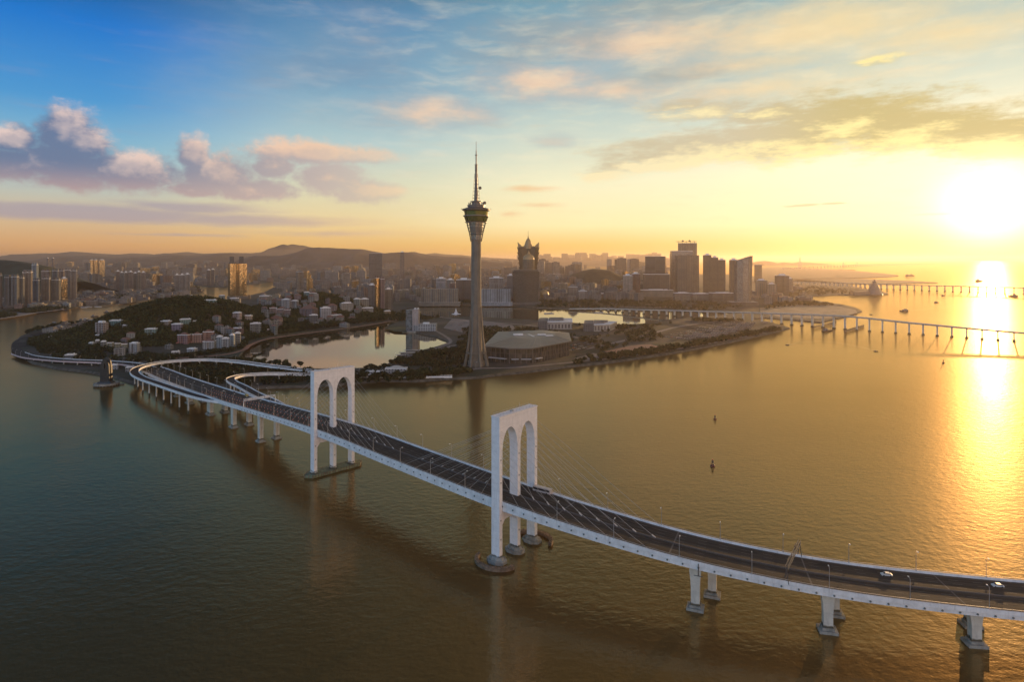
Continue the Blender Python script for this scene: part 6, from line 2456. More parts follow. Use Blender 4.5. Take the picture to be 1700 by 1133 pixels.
def put_block(name, cat, args, mts=('f_res', 'f_bal', 'f_res', 'f_office')):
    X, Y, w, d, h, rot, c, st_, rs, lb, u = args
    mb = MB()
    mb.prism(foot(st_, w, d), 0, h, 0, 1, u0=rs.uniform(0, 40))
    mb.box(rs.uniform(-.1, .1) * w, 0, h, w * .4, d * .45, rs.uniform(2, 5), 0, 0, 1)
    if h > 20:
        mb.box(w * .3, rs.uniform(-.2, .2) * d, h, w * .14, d * .22, rs.uniform(1.5, 3), 0, 1, 1)
        mb.box(-w * .33, rs.uniform(-.2, .2) * d, h, w * .1, d * .2, rs.uniform(1.5, 3), 0, 1, 1)
    rf = rs.choice(('roof_grey', 'roof_pale', 'roof_grey', 'roof_grey', 'roof_tile' if h < 25 else 'roof_grey'))
    mt_ = rs.choice(mts)
    if rs.random() < .12 and h > 30:
        mt_, rot = 'f_sunlit_gold', .75  # some taller blocks get the painted sunlit gold
    o = mb.build(name, [M[mt_], M[rf]])
    o.location = (X, Y, 3)
    o.rotation_euler = (0, 0, rot)
    o.color = (*c, 1)
    g = lb.split(' ', 3)[-1]
    words = lb.split()
    tag(o, ' '.join(words[:16]), cat, 'town ' + ' '.join(words[3:])[:70])
    return o


in_land = lambda u, v, X, Y: inside((X, Y), OUTER) and not inside((X, Y), P_l2) and not inside((X, Y), P_l1)
in_left = lambda u, v, X, Y: inside((X, Y), leftshore)
# peninsula centre, front rows first
for a in fill(34, (560, 850), (478, 500), (28, 62), (26, 46), 'apartment_block', 'apartment block', 5, cond=in_land, rot0=.1):
    put_block('apartment_block', 'apartment block', a)
for a in fill(46, (905, 1066), (472, 499), (22, 58), (26, 48), 'apartment_block', 'apartment block', 6, cond=in_land, rot0=-.15):
    put_block('apartment_block', 'apartment block', a)
for a in fill(100, (530, 1100), (462, 479), (35, 88), (30, 54), 'apartment_block', 'apartment block', 7, cond=in_land, rot0=.15):
    put_block('apartment_block', 'apartment block', a)
for a in fill(70, (540, 1100), (452, 463), (50, 120), (40, 75), 'apartment_block', 'apartment block', 8, rot0=.15, cond=lambda u, v, X, Y: not (940 < u < 1050)):
    put_block('apartment_block', 'apartment block', a)
for a in fill(30, (893, 1066), (455, 466), (90, 165), (50, 90), 'high_rise', 'high-rise', 9, rot0=.1, cond=lambda u, v, X, Y: u < 960 or u > 1005):
    put_block('high_rise', 'high-rise', a)
# low town under the trees
for a in fill(60, (430, 640), (486, 520), (9, 24), (16, 30), 'town_house', 'town house', 10, cond=in_land, rot0=.2):
    put_block('town_house', 'town house', a, ('f_house', 'f_bal'))
for a in fill(40, (84, 205), (534, 566), (5, 10), (14, 30), 'low_house', 'low house', 12, cond=in_land, rot0=.2):
    put_block('low_house', 'low house', a, ('f_house',))
for a in fill(26, (1230, 1345), (480, 505), (8, 26), (24, 50), 'low_block', 'low block', 13, cond=in_land, rot0=-.2):
    put_block('low_block', 'low block', a, ('f_office', 'f_bal'))
# across the harbour
for a in fill(80, (128, 345), (482, 506), (8, 20), (20, 42), 'harbour_house', 'harbour building', 14, cond=in_left, rot0=.3):
    put_block('harbour_house', 'harbour building', a, ('f_house', 'f_office'))
for a in fill(60, (0, 130), (500, 513), (8, 16), (20, 42), 'harbour_house', 'harbour building', 24, cond=in_left, rot0=.3):
    put_block('harbour_house', 'harbour building', a, ('f_house', 'f_office'))
for a in fill(90, (110, 620), (457, 480), (20, 72), (34, 66), 'far_block', 'distant block', 15, cond=lambda u, v, X, Y: in_left(u, v, X, Y) or in_land(u, v, X, Y), rot0=.3):
    put_block('far_block', 'distant block', a)
for a in fill(110, (60, 700), (447, 458), (40, 125), (50, 100), 'far_block', 'distant block', 16, rot0=.4):
    put_block('far_block', 'distant block', a)


# the rest of the town beyond counting: one mass of roofs and slabs
def mass(name, specs, seed, m_):
    rs = random.Random(seed)
    mb = MB()
    for (n, ur, vr, hr, wr, cond) in specs:
        k = 0
        t = 0
        while k < n and t < n * 12:
            t += 1
            u, v = rs.uniform(*ur), rs.uniform(*vr)
            Y = depth(v)
            X = xat(u, Y)
            if Y < 2100 and hills(X, Y) > 1:
                continue
            if cond and not cond(u, v, X, Y):
                continue
            if any((X - a) ** 2 + (Y - b) ** 2 < (r + 5) ** 2 for a, b, r in PADS):
                continue
            w = rs.uniform(*wr)
            mb.box(X, Y, 3, w, w * rs.uniform(.4, .9), rs.uniform(*hr), rs.uniform(-.3, .7), 0, 1)
            k += 1
    o = mb.build(name, [M[m_], M['roof_grey']])
    o.color = (.36, .30, .26, 1)
    return tag(o, kind='stuff')


mass('dense_town', [(260, (560, 1066), (476, 502), (12, 34), (16, 34), in_land), (500, (530, 1110), (460, 480), (15, 52), (22, 44), in_land), (150, (60, 345), (484, 510), (6, 16), (16, 36), in_left),
                    (240, (110, 620), (458, 482), (10, 36), (26, 52), lambda u, v, X, Y: in_left(u, v, X, Y) or in_land(u, v, X, Y))], 31, 'f_res')
mass('distant_town', [(420, (40, 1110), (446, 460), (20, 80), (40, 85), lambda u, v, X, Y: not (945 < u < 1045 and v > 449)), (300, (120, 900), (440, 447), (40, 150), (60, 130), None),
                      (120, (860, 1120), (436.5, 441), (100, 330), (120, 240), None)], 32, 'f_res')


# ------------------------------------------------------------------ second and third bridge, low over the bay
def low_bridge(name, label, pts, hw, step, th, s_from=0, deck_mat='roof_grey', colw=2.2):
    path = Path(catmull(pts, 20))
    root = empty(name, path.at(path.L * .4)[0].xy.to_3d())
    tag(root, label, 'bridge')
    mb = MB()
    mb.sweep(path.p, [(hw, -th), (-hw, -th), (-hw, 0), (hw, 0)])
    mb.build('road_deck', M[deck_mat], root, -root.location)
    for sg in (1, -1):
        mb = MB()
        mb.sweep(path.p, [(sg * (hw + .3), -.4), (sg * (hw + .3), 1.1), (sg * (hw + .02), 1.1), (sg * (hw + .02), -.4)])
        mb.build('parapet', M['pier_concrete'], root, -root.location)
    s = s_from
    while s < path.L - 5:
        p, t, nl = path.at(s)
        mb = MB()
        rz = math.atan2(t.y, t.x)
        if p.z > 4.5:
            mb.prism(rect(p.x, p.y, colw, hw * 1.3, rz), 2.2, p.z - th - 1.2, 0, 0)
            mb.prism(rect(p.x, p.y, colw * 1.2, hw * 2, rz), p.z - th - 1.2, p.z - th - .01, 0, 0)
            mb.prism(rect(p.x, p.y, colw * 2.2, hw * 1.8, rz), -1.5, 2.2, 0, 0)
            mb.build('pier', M['pier_concrete'], root, -root.location)
        s += step
    return path


B2 = low_bridge('low_bay_bridge', 'slender low bridge on many thin piers humping across the bay to the right edge',
                [(180, 1960, 4.2), (289, 1917, 8), (380, 1830, 12), (469, 1743, 16.5), (560, 1650, 21), (646, 1556, 25.5), (715, 1475, 29), (767, 1407, 30.6), (805, 1375, 28), (847, 1340, 24.5), (982, 1222, 17.5), (1120, 1110, 14), (1320, 950, 12), (1700, 640, 10)],
                5.5, 25.0, 1.7)
B3 = low_bridge('far_bay_bridge', 'long far bridge of even piers low across the glittering bay behind the spit',
                [(1600, 4350, 6), (1794, 3996, 15), (1900, 3600, 22), (1989, 3283, 26), (2311, 2838, 30), (2700, 2420, 28), (3300, 1900, 22)], 9, 34.0, 2.2)
# sea crossing close to the horizon, with two cable pylons
B4 = low_bridge('horizon_causeway', 'hair-thin sea crossing curving out along the horizon below the bright sky',
                [(xat(1300, 9500), 9500, 18), (xat(1345, 10500), 10500, 30), (xat(1400, 12500), 12500, 34), (xat(1460, 15500), 15500, 34), (xat(1560, 21000), 21000, 34)], 16, 260, 4, colw=8)
for (u, Yp, hh, lb) in ((1328, 10100, 190, 'taller faint bridge pylon near the horizon left of the spit tip'), (1400, 12500, 110, 'faint short bridge pylon on the horizon crossing, left one'), (1423, 13500, 110, 'faint short bridge pylon on the horizon crossing, right one')):
    root = empty('distant_pylon', (xat(u, Yp), Yp, 0))
    tag(root, lb, 'bridge pylon')
    for sx in (-1, 1):
        mb = MB()
        mb.tube([(sx * 22, 0, -1), (sx * 4, 0, hh)], 7, 6, r2=3)
        mb.build('pylon_leg', M['pier_concrete'], root)

# fender jetties near the hump
for i, (pts, lb) in enumerate([([(1350, 546.5), (1374, 541.5), (1388, 537)], 'timber fender jetty left of the humped span'), ([(1402, 553.5), (1420, 548), (1434, 544)], 'timber fender jetty right of the humped span')]):
    P = [G(u, v, 0) for u, v in pts]
    root = empty('fender_jetty', P[1])
    tag(root, lb, 'jetty', 'fender jetties under the humped bridge')
    Q = [p - P[1] for p in catmull(P, 5)]
    mb = MB()
    mb.sweep([q + Vector((0, 0, 5)) for q in Q], [(1.2, -1), (-1.2, -1), (-1.2, 0), (1.2, 0)])
    mb.build('walkway', M['fender_rust'], root)
    mb = MB()
    for q in Q:
        mb.tube([q + Vector((0, 0, -2)), q + Vector((0, 0, 6.5))], .5, 5)
    mb.build('pile_row', M['fender_rust'], root)


# ------------------------------------------------------------------ boats and buoys
def boat(name, label, cat, u, v, L, Wd, Hh, rz, kind, group=None, hull='boat_hull'):
    c = G(u, v, 0)
    root = empty(name, (c.x, c.y, 0), rz)
    tag(root, label, cat, group)
    mb = MB()
    hb = [(-L / 2, -Wd * .4), (L * .25, -Wd / 2), (L * .42, -Wd * .3), (L / 2, 0), (L * .42, Wd * .3), (L * .25, Wd / 2), (-L / 2, Wd * .4)]
    z = [Hh * .9, Hh * .8, Hh * 1.1, Hh * 1.35, Hh * 1.1, Hh * .8, Hh * .9]
    mb.prism([(x * .9, y * .8) for x, y in hb], -.6, z, 0, 0, hb)
    mb.build('hull', M[hull], root)
    if kind != 'open':
        mb = MB()
        mb.box(-L * .18, 0, Hh * .8, L * (.3 if kind != 'ferry' else .6), Wd * .7, Hh * 1.1)
        mb.box(-L * .2, 0, Hh * 1.9, L * .18, Wd * .55, Hh * .8)
        mb.build('cabin', [M['f_house'], M['roof_pale']], root).color = (.45, .4, .38, 1)
    else:
        mb = MB()
        mb.box(-L * .1, 0, Hh * .75, L * .25, Wd * .5, Hh * .9)
        mb.build('cabin', M['boat_white'], root)
    if kind in ('junk', 'barge'):
        for x in ((-L * .05, L * .25) if kind == 'junk' else (L * .3,)):
            mb = MB()
            mb.tube([(x, 0, Hh * .8), (x, 0, Hh * 5.5)], .25, 5)
            mb.tube([(x, 0, Hh * 2), (x + L * .18, 0, Hh * 4.2)], .16, 4)
            mb.build('mast', M['dark_steel'], root)
    return root


for (u, v, L, rz, lb) in [(157.5, 526.5, 20, .1, 'small dark fishing boat alone in the middle of the harbour'), (181, 519.5, 30, .15, 'dark moored junk, left in the pair near the hill shore'), (198, 521, 36, .1, 'long dark moored junk right of its neighbour near the hill shore'),
                          (222, 517.5, 26, .2, 'dark junk tied up closest to the wooded shore'), (106, 516, 26, .1, 'dark boat moored beneath the golden shore tower'), (247, 506.5, 30, .1, 'dark moored boat at the narrow part of the harbour'),
                          (268, 503.5, 32, .2, 'masted junk at the quay among others left of the gold-sided block'), (279, 503, 30, .15, 'second masted junk at the quay, nearest the gold-sided block')]:
    boat('fishing_boat', lb, 'boat', u, v, L, 6.5, 2.4, rz, 'junk', 'dark fishing boats in the harbour')
for (u, v, L, rz, lb) in [(140, 511.5, 22, 0, 'white boat at the far quay left of the round white shed'), (148, 510.8, 20, .1, 'pale boat beside the white one at the far quay'), (163, 510.2, 24, 0, 'pale ferry at the far quay by the low houses')]:
    boat('harbour_boat', lb, 'boat', u, v, L, 6, 2, rz, 'ferry', 'pale boats at the far quay', 'boat_white')
boat('ferry', 'dark ferry heading left in the bright bay with a long wake', 'ferry', 1500, 517.5, 26, 9, 3.2, math.pi, 'ferry')
boat('barge', 'dark barge near the right edge beyond the far bridge line', 'barge', 1681, 493, 40, 14, 4, math.pi, 'ferry')
boat('barge', 'flat dark barge beside the timber jetty under the low bridge', 'barge', 1374, 550.5, 33, 9, 2.6, R(25), 'barge')
boat('motor_boat', 'tiny speedboat nearest the pier tip with a faint wake', 'motor boat', 1307, 573.5, 7, 2.4, 1, math.pi, 'open')
boat('motor_boat', 'tiny speedboat in the gold water below the low bridge', 'motor boat', 1454, 584, 7, 2.4, 1, -.7, 'open')
boat('motor_boat', 'tiny dark boat just off the rounded reclaimed bank', 'motor boat', 1446, 523, 9, 3, 1.2, math.pi, 'open')
for (u, v, lb) in [(1566, 491.5, 'small craft in mid bay left of the sun path'), (1555, 503, 'dot-like craft in the bay above the ferry wake'), (1508, 459, 'ship left of the pair far out by the airfield'), (1514, 458.5, 'ship right of the pair far out by the airfield'), (1626, 468, 'tiny ship at the left edge of the sun path')]:
    boat('distant_ship', lb, 'ship', u, v, 18 if v > 480 else 60, 6 if v > 480 else 14, 2 if v > 480 else 7, .2, 'ferry')
# wakes: gentle foam strips lying on the water
M['foam'] = mat('wake_foam', (.32, .28, .2), .5, nscale=.05, namp=.5)


def wake(pts, w0, w1, lb):
    P = [G(u, v, 0) + Vector((0, 0, .05)) for u, v in pts]
    path = catmull(P, 12)
    for sg in (1, -1):
        mb = MB()
        for i in range(len(path) - 1):
            t = (path[i + 1] - path[i]).normalized()
            n = Vector((-t.y, t.x, 0)) * sg
            a, b = w0 + (w1 - w0) * i / len(path), w0 + (w1 - w0) * (i + 1) / len(path)
            th = .35 + .5 * abs(noise.noise(path[i] * .05))
            mb.face([path[i] + n * a, path[i + 1] + n * b, path[i + 1] + n * (b + th), path[i] + n * (a + th)])
        tag(mb.build('wake_foam', M['foam']), kind='stuff')


wake([(1506, 516.5), (1540, 513.5), (1580, 509), (1630, 503)], 2, 26, 'w')
wake([(1309, 573), (1330, 569), (1360, 566)], .6, 6, 'w')
wake([(1452, 583), (1435, 578), (1400, 571), (1370, 567)], .6, 7, 'w')


def buoy(u, v, lb, sc):
    c = G(u, v, 0)
    root = empty('buoy', c)
    root.scale = (sc, sc, sc)
    tag(root, lb, 'buoy')
    mb = MB()
    mb.lathe([(1.0, -.4), (1.5, .1), (1.5, .9), (1.1, 1.2), (.5, 1.25)], 16)
    mb.build('float', M['red_dark'], root)
    mb = MB()
    for a in range(4):
        x, y = math.cos(a * math.pi / 2 + .4), math.sin(a * math.pi / 2 + .4)
        mb.tube([(x, y, 1.1), (x * .35, y * .35, 4.2)], .09, 5)
    mb.tube([(.9, .4, 1.8), (-.4, .9, 1.8), (-.9, -.4, 1.8), (.4, -.9, 1.8), (.9, .4, 1.8)], .06, 4)
    mb.box(0, 0, 4.0, 1.0, 1.0, .25)
    mb.box(0, 0, 2.2, 1.3, .12, 1.5)
    mb.build('cage', M['dark_steel'], root)
    mb = MB()
    mb.lathe([(.28, 4.25), (.28, 4.8), (.0, 5.0)], 10)
    mb.build('lantern', M['red_paint'], root)


M['red_dark'] = mat('red_dark', (.16, .05, .04), .6)
buoy(1183, 775, 'dark channel buoy with cage top, nearer and larger, in open water', 1.15)
buoy(1187, 697, 'small thin buoy farther out, straight above the larger one', 1.0)
buoy(1566, 603, 'dot-like buoy in the gold water toward the right edge', 1.1)
# ------------------------------------------------------------------ roads, paths and pitches on the land
def ribbon(name, pts, w, m_, dz=.12, world=False):
    P = [Vector(p) if world else G(p[0], p[1], 3) for p in pts]
    P = catmull(P, 12)
    mb = MB()
    L = []
    for i, p in enumerate(P):
        a, b = P[max(i - 1, 0)], P[min(i + 1, len(P) - 1)]
        t = Vector((b.x - a.x, b.y - a.y, 0)).normalized()
        n = Vector((-t.y, t.x, 0)) * w / 2
        q = []
        for s in (1, -1):
            x, y = p.x + n.x * s, p.y + n.y * s
            q.append((x, y, 3 + hills(x, y) + dz))
        L.append(q)
    for a, b in zip(L, L[1:]):
        mb.face([a[0], a[1], b[1], b[0]])
    return tag(mb.build(name, m_), kind='structure')


def patch(name, px, m_, dz=.08):
    P = [G(u, v, 3) for u, v in px]
    mb = MB()
    mb.cap([(p.x, p.y) for p in P], [3 + dz] * len(P), 0)
    return tag(mb.build(name, m_), kind='structure')


ribbon('shore_road', [(75, 597), (45, 588), (34, 578), (38, 566), (60, 557), (100, 548), (140, 543)], 26, M['asphalt'])
ribbon('shore_road', [(150, 543), (210, 545), (150, 560)], 5, M['promenade'], .1) if False else None
ribbon('park_road', [(66, 585), (62, 576), (72, 566), (100, 557), (130, 552)], 9, M['promenade'], .16)
patch('lawn', [(52, 578), (56, 568), (72, 560), (84, 558), (76, 566), (62, 575), (58, 582)], mat('lawn', (.05, .10, .025), .95, nscale=.03, namp=.3), .2)
ribbon('lake_road', [(240, 598), (300, 595), (345, 592), (380, 588), (405, 581), (414, 574), (440, 564), (480, 558), (530, 551), (600, 542), (645, 534), (690, 524)], 9, M['court'], .14)
ribbon('causeway_road', [(640, 626), (700, 621), (760, 617), (800, 612), (850, 611), (930, 604), (1000, 597), (1060, 589), (1130, 579), (1200, 567), (1270, 553)], 9, M['promenade'], .14)
ribbon('causeway_road', [(520, 628), (580, 626), (640, 624), (700, 620)], 12, M['asphalt'], .16)
ribbon('park_road', [(655, 604), (690, 594), (730, 583), (745, 576), (770, 570), (776, 560)], 9, M['promenade'], .14)
ribbon('park_road', [(650, 600), (700, 586), (740, 573), (748, 566), (735, 556), (720, 548)], 7, M['promenade'], .18)
ribbon('park_road', [(700, 522), (740, 528), (790, 533), (850, 538), (890, 542), (930, 552), (960, 562)], 11, M['promenade'], .14)
ribbon('park_road', [(870, 548), (860, 556), (845, 566), (830, 572)], 10, M['asphalt'], .16)
ribbon('park_road', [(945, 585), (990, 576), (1040, 565), (1090, 552), (1130, 542), (1190, 534)], 11, M['promenade'], .18)
ribbon('lakeside_road', [(890, 512), (960, 513.5), (1010, 511.5), (1080, 510), (1150, 511), (1220, 512)], 14, M['promenade'], .14)
patch('ball_court', [(952, 596), (985, 587), (1010, 590), (992, 597), (965, 601)], M['promenade'], .22)
patch('ball_court', [(1003, 584), (1048, 574), (1080, 572), (1095, 576), (1060, 583), (1028, 589)], M['court'], .22)
patch('ball_court', [(1082, 571), (1130, 568), (1140, 570), (1100, 576)], M['grass'], .22)
patch('car_park', [(1090, 558), (1120, 547), (1165, 537), (1215, 532), (1262, 540), (1230, 550), (1185, 559), (1150, 566)], M['asphalt'], .2)
patch('car_park', [(940, 588), (946, 572), (975, 565), (1002, 566), (990, 574), (960, 585)], M['asphalt'], .26)
patch('car_park', [(736, 545), (750, 530), (800, 533), (850, 540), (860, 548), (820, 553), (770, 553)], M['promenade'], .22)
for k in range(11):
    t = k / 10
    ribbon('parking_aisle', [(1094 + 98 * t, 561 - 26 * t), (1130 + 92 * t, 563 - 25 * t), (1168 + 84 * t, 560.5 - 20 * t)], 5, M['sand'], .24)
patch('sandy_bank', [(1262, 512), (1330, 504), (1390, 508.5), (1420, 515), (1424, 520), (1400, 526), (1360, 530), (1300, 527), (1262, 522)], M['sand'], .22)
patch('riverside_strip', [(0, 523), (50, 518.5), (92, 513.5), (104, 514.2), (96, 516), (60, 520), (26, 526), (0, 530)], M['promenade'], .3)
# pale beach edge
ribbon('sea_wall', [(-40, 535), (0, 530), (26, 526.3), (60, 520.4), (96, 515.9)], 7, M['roof_pale'], 1.2)
patch('lake_island', [(638, 545), (655, 541), (672, 545), (676, 552), (655, 551)], M['grass'], .2)
for px in ([(903, 521), (916, 520.2), (920, 521.3), (905, 522.2)], [(986, 519.5), (1001, 519), (1002, 520.2), (987, 520.8)]):
    P = [G(u, v, 0) for u, v in px]
    mb = MB()
    mb.prism([(p.x, p.y) for p in P], -.5, 1.6, 0, 0)
    tag(mb.build('lake_platform', M['roof_pale']), 'flat pale platform floating in the inner lake' + (', nearer the dark glass block' if px[0][0] < 950 else ', nearer the right cluster'), 'platform')

# ------------------------------------------------------------------ trees
TREE = []


def make_tree(seed, h, r, leafm):
    root = empty('tree', (0, 0, 0))
    rs = random.Random(seed)
    mb = MB()
    mb.tube([(0, 0, -.5), (0, 0, h * .35), (rs.uniform(-.3, .3), rs.uniform(-.3, .3), h * .75)], .32, 6, r2=.12)
    for k in range(4):
        a = k * 1.6 + rs.random()
        mb.tube([(0, 0, h * (.3 + .08 * k)), (math.cos(a) * r * .7, math.sin(a) * r * .7, h * (.55 + .08 * k))], .14, 4, r2=.05)
    kid(root, mb.build('trunk', M['bark'], root))
    cr = [(math.cos(k * 2.1) * r * .42 * (k > 0), math.sin(k * 2.1) * r * .42 * (k > 0), h * (.62 + .1 * (k % 3)), r * rs.uniform(.5, .75), r * rs.uniform(.42, .6)) for k in range(6)]
    kid(root, leaf_cloud('crown', cr, leafm, per=60, leaf=.75, seed=seed, parent=root))
    return root


protos = [make_tree(3, 9, 4.6, M['leaf_dark']), make_tree(4, 11, 5.4, M['leaf']), make_tree(5, 7.5, 4.2, M['leaf_dark'])]
used_tree = [False] * 3
TREE_SPOTS = set()


def put_tree(p, k, label, group, sc=1.0):
    if not used_tree[k]:
        o = protos[k]
        used_tree[k] = True
    else:
        o = copy_tree(protos[k])
    o.location = p
    o.rotation_euler = (0, 0, rnd.uniform(0, 6.28))
    o.scale = (sc, sc, sc)
    tag(o, label, 'tree', group)


def clear(x, y, extra=0):
    return not any((x - a) ** 2 + (y - b) ** 2 < (r * .85 + extra) ** 2 for a, b, r in PADS)


# the small clump standing dark against the lake
for u, v, sc, lb in [(608, 615, .9, 'leftmost lone dark tree against the bright lake water'), (617, 615.5, 1.0, 'second dark tree from the left against the bright lake'), (622, 616, .95, 'middle dark tree of the clump against the lake'),
                     (629, 616, .9, 'dark tree just right of the middle of the lake clump'), (640, 616, 1.1, 'broad dark tree at the right of the lake clump'), (647, 617, 1.0, 'rightmost dark tree of the lake clump by the white boat-house')]:
    put_tree(G(u, v, 3), 2 if sc < 1 else 0, lb, 'dark trees against the lake', sc)


def tree_line(px, n, lb, grp, jit=3.0, sc=(0.8, 1.2)):
    P = Path(catmull([G(u, v, 3) for u, v in px], 10))
    for i in range(n):
        p, t, nl = P.at(P.L * (i + rnd.random() * .6) / n)
        q = p + nl * rnd.uniform(-jit, jit)
        q.z = 3 + hills(q.x, q.y)
        if clear(q.x, q.y):
            put_tree(q, rnd.randrange(3), lb, grp, rnd.uniform(*sc))


tree_line([(40, 556), (70, 549), (110, 541), (180, 535)], 34, 'low dark tree in the row along the harbour promenade on the left', 'trees along the harbour promenade')
tree_line([(524, 632), (600, 631), (700, 628), (770, 624)], 40, 'shore tree on the causeway left of the great tower', 'trees along the causeway')
tree_line([(960, 602), (1040, 594), (1120, 583), (1200, 568), (1290, 549)], 70, 'low tree in the dark belt along the outer shore, right of the convention hall', 'trees of the outer shore belt', 5)
tree_line([(648, 607), (690, 600), (740, 590), (770, 583)], 26, 'park tree left of the foot of the great tower', 'park trees left of the tower', 7)
tree_line([(420, 560), (480, 552), (560, 543), (640, 532)], 44, 'dense tree on the far lake shore below the white blocks', 'trees on the far lake shore', 6, (1, 1.5))
tree_line([(250, 606), (330, 603), (420, 606), (500, 611)], 30, 'dark tree between the looping ramp and the lake', 'trees behind the looping ramp', 8)


def zone_crowns(px, n, rr, seed, z0=3, height=6):
    rs = random.Random(seed)
    P = [tuple(G(u, v, z0).xy) for u, v in px]
    x0, x1 = min(p[0] for p in P), max(p[0] for p in P)
    y0, y1 = min(p[1] for p in P), max(p[1] for p in P)
    out = []
    t = 0
    while len(out) < n and t < n * 30:
        t += 1
        x, y = rs.uniform(x0, x1), rs.uniform(y0, y1)
        if inside((x, y), P) and clear(x, y) and not inside((x, y), P_l1) and not inside((x, y), P_l2) and noise.noise(Vector((x * .012, y * .012, seed))) > -.22:
            r = rs.uniform(*rr)
            out.append((x, y, z0 + hills(x, y) + r * .75, r, r * .8))
    return out


# hill woods
rs = random.Random(77)
cr = []
for _ in range(40000):
    x, y = rs.uniform(-1010, -330), rs.uniform(1060, 1960)
    h = hills(x, y)
    if h > .8 and clear(x, y, 2) and inside((x, y), OUTER) and not inside((x, y), P_l1):
        r = rs.uniform(4.0, 7.5)
        if len(cr) < 8000:
            cr.append((x, y, 3 + h + r * .55, r, r * .85))
tag(leaf_cloud('hill_woodland', cr, M['leaf'], per=46, leaf=1.35, seed=5), kind='stuff')
cr = []
cr += zone_crowns([(60, 585), (70, 560), (110, 552), (200, 556), (250, 590), (240, 603), (150, 600), (90, 596)], 420, (3.5, 6.5), 2)
cr += zone_crowns([(225, 632), (240, 603), (330, 598), (400, 604), (520, 617), (540, 634), (430, 641), (300, 637)], 420, (3, 6), 3)
cr += zone_crowns([(520, 622), (650, 618), (760, 612), (790, 618), (700, 631), (560, 638)], 200, (2.5, 4.5), 4)
cr += zone_crowns([(650, 604), (745, 575), (780, 560), (784, 605), (720, 612)], 260, (3, 6), 5)
cr += zone_crowns([(744, 560), (780, 545), (900, 548), (960, 560), (945, 572), (850, 570), (800, 575)], 300, (3, 6), 6)
cr += zone_crowns([(950, 606), (1100, 586), (1300, 548), (1290, 544), (1100, 578), (990, 592)], 260, (2.5, 5), 7)
cr += zone_crowns([(960, 565), (1080, 545), (1120, 535), (1080, 545), (1100, 562), (1000, 585)], 110, (3, 6), 8)
cr += zone_crowns([(830, 508), (900, 500), (1060, 500), (1180, 503), (1230, 510), (1180, 517), (1060, 511), (940, 515)], 520, (4, 8), 9)
cr += zone_crowns([(600, 530), (650, 520), (700, 515), (760, 522), (720, 530), (660, 534)], 240, (4, 7), 10)
cr += zone_crowns([(420, 560), (520, 548), (640, 532), (640, 522), (560, 524), (470, 540), (430, 550)], 420, (4, 7), 11)
cr += zone_crowns([(398, 585), (412, 568), (445, 557), (480, 551), (524, 546), (600, 537), (640, 531), (640, 523), (560, 529), (470, 543), (420, 553), (392, 575)], 420, (3.5, 6), 31)
cr += zone_crowns([(240, 600), (300, 594), (380, 586), (400, 578), (380, 583), (300, 588), (230, 590)], 160, (3, 5), 32)
cr += zone_crowns([(960, 540), (1080, 543), (1160, 530), (1250, 533), (1120, 536), (1000, 552)], 140, (3, 5), 12)
cr += zone_crowns([(1262, 515), (1300, 500), (1350, 502), (1390, 508), (1330, 508)], 200, (4, 7), 13)
cr += zone_crowns([(1300, 495), (1320, 475), (1400, 482), (1440, 489), (1380, 489)], 200, (5, 9), 14)
cr += zone_crowns([(0, 530), (0, 520), (100, 510), (130, 508), (105, 514), (50, 521)], 240, (4, 8), 15, 2.6)
cr += zone_crowns([(128, 508), (200, 500), (330, 487), (330, 478), (240, 488), (130, 498)], 380, (6, 11), 16, 2.6)
cr += zone_crowns([(430, 500), (560, 490), (600, 500), (560, 515), (460, 520)], 300, (4, 8), 17)
cr += zone_crowns([(700, 508), (720, 500), (850, 500), (860, 508), (780, 507)], 160, (4, 8), 18)
tag(leaf_cloud('ground_trees', cr, M['leaf_dark'], per=34, leaf=1.25, seed=6), kind='stuff')

# ------------------------------------------------------------------ parked cars and buses
CARC = [((.62, .60, .58), 'white'), ((.35, .34, .34), 'silver'), ((.05, .05, .055), 'black'), ((.45, .07, .05), 'red'), ((.10, .16, .28), 'blue')]
car_pr = []
for c_, nm in CARC:
    m_ = mat('car_' + nm, c_, .35, .1)
    mb = MB()
    mb.box(0, 0, .35, 4.5, 1.8, .6, taper=.98)
    mb.box(-.25, 0, .95, 2.5, 1.62, .5, side=1, top=0, taper=.82)
    for x in (-1.4, 1.4):
        for y in (-.82, .82):
            mb.tube([(x, y - .1, .33), (x, y + .1, .33)], .33, 8, mat=1)
    car_pr.append(mb.build('parked_car', [m_, M['car_glass']]))
used = [False] * 5


def park(rows, lb, grp):
    for (a, b, n) in rows:
        A, B = G(*a, 3), G(*b, 3)
        rz = math.atan2(B.y - A.y, B.x - A.x) + math.pi / 2
        for i in range(n):
            if rnd.random() < .22:
                continue
            p = A.lerp(B, (i + .5) / n)
            k = rnd.choice((0, 0, 0, 1, 1, 2, 3, 4))
            if not used[k]:
                o, used[k] = car_pr[k], True
            else:
                o = car_pr[k].copy()
                COL.objects.link(o)
            o.location = (p.x, p.y, p.z + .28)
            o.rotation_euler = (0, 0, rz + rnd.uniform(-.03, .03))
            tag(o, f'{CARC[k][1]} car parked {lb}', 'car', grp)


rows = []
for k in range(9):
    t = k / 8
    a = (1100 + 95 * t, 559 - 24 * t)
    rows.append((a, (a[0] + 62, a[1] + 2.5 + 4 * (1 - t)), 14))
park(rows, 'in rows on the big car park of the outer point', 'cars on the big car park')
park([((947, 575), (975, 569), 9), ((950, 579), (985, 571), 10), ((945, 583), (978, 577), 9), ((744, 541), (790, 540), 14), ((752, 536), (800, 537), 14), ((800, 545), (850, 545), 13), ((735, 549), (776, 549), 11)],
     'on the small car parks around the convention hall and tower', 'cars on the small car parks')
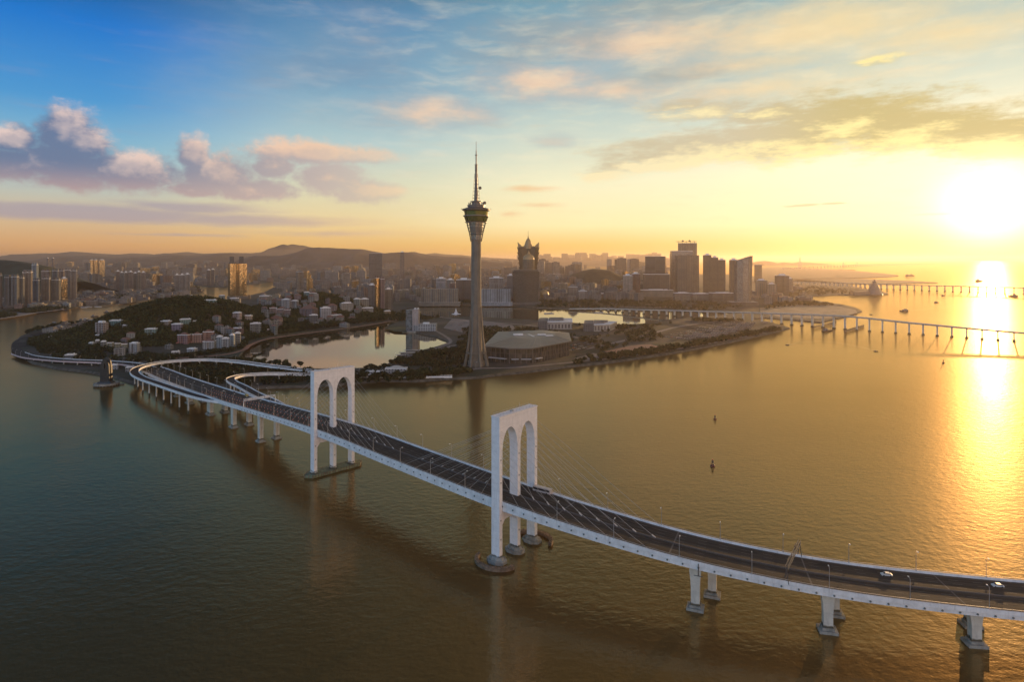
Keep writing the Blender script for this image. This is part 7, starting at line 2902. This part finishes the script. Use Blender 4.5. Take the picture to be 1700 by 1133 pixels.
# coaches drawn up on the big car park
bus0 = make_car((.36, .28, .25), 'bus')
bus0.name = 'parked_coach'
first = True
for k in range(7):
    t = k / 6
    for i in range(7):
        if rnd.random() < .15:
            continue
        u0, v0 = 1128 + 80 * t + i * 10.5, 563 - 23 * t - i * .5
        p = G(u0, v0, 3)
        o = bus0 if first else copy_tree(bus0)
        first = False
        o.location = (p.x, p.y, 3.22)
        o.rotation_euler = (0, 0, R(-8))
        tag(o, 'pale coach parked among the rows on the outer point', 'coach', 'coaches on the outer point')

# lamps by the shore
for u, v in [(655, 596), (746, 577), (762, 606), (790, 612)]:
    p = G(u, v, 3)
    put_lamp(p.x, p.y, 3, 0, 'lone park lamp near the foot of the great tower', 'park lamps near the tower', 1.0)
# white boat-house and low block on the causeway
for (a, b, vt, vb, lb) in [(624, 638, 618, 625, 'small pale block on the causeway under the lake trees'), (639, 677, 613, 624.5, 'long white boat-house with ridge roof on the causeway'), (606, 622, 618, 625, 'dull low block left of the pale one on the causeway')]:
    tower_block('boat_house', lb, 'building', a, b, vt, vb, 'box', 'f_house', (.55, .52, .5), rot=.04, ratio=.35, crown=3 if 'ridge' in lb else 1, roof='roof_pale')
# ------------------------------------------------------------------ haze
def haze():
    mb = MB()
    x, y0, y1, z0, z1 = 61500, -3500, 61500, -2.4, 352.0
    mb.prism([(-x, y0), (x, y0), (x, y1), (-x, y1)], z0, z1, 0, 0, None, True)
    m = bpy.data.materials.new('haze_air')
    m.use_nodes = True
    t = m.node_tree
    t.nodes.clear()
    pv = t.nodes.new('ShaderNodeVolumePrincipled')
    pv.inputs['Color'].default_value = HAZE_COL
    pv.inputs['Density'].default_value = HAZE_D
    pv.inputs['Anisotropy'].default_value = HAZE_G
    out = t.nodes.new('ShaderNodeOutputMaterial')
    t.links.new(pv.outputs[0], out.inputs['Volume'])
    o = mb.build('haze', m)
    tag(o, kind='stuff')


HAZE_COL, HAZE_D, HAZE_G = (0.94, 0.76, 0.62, 1), 3.8e-5, 0.56
haze()
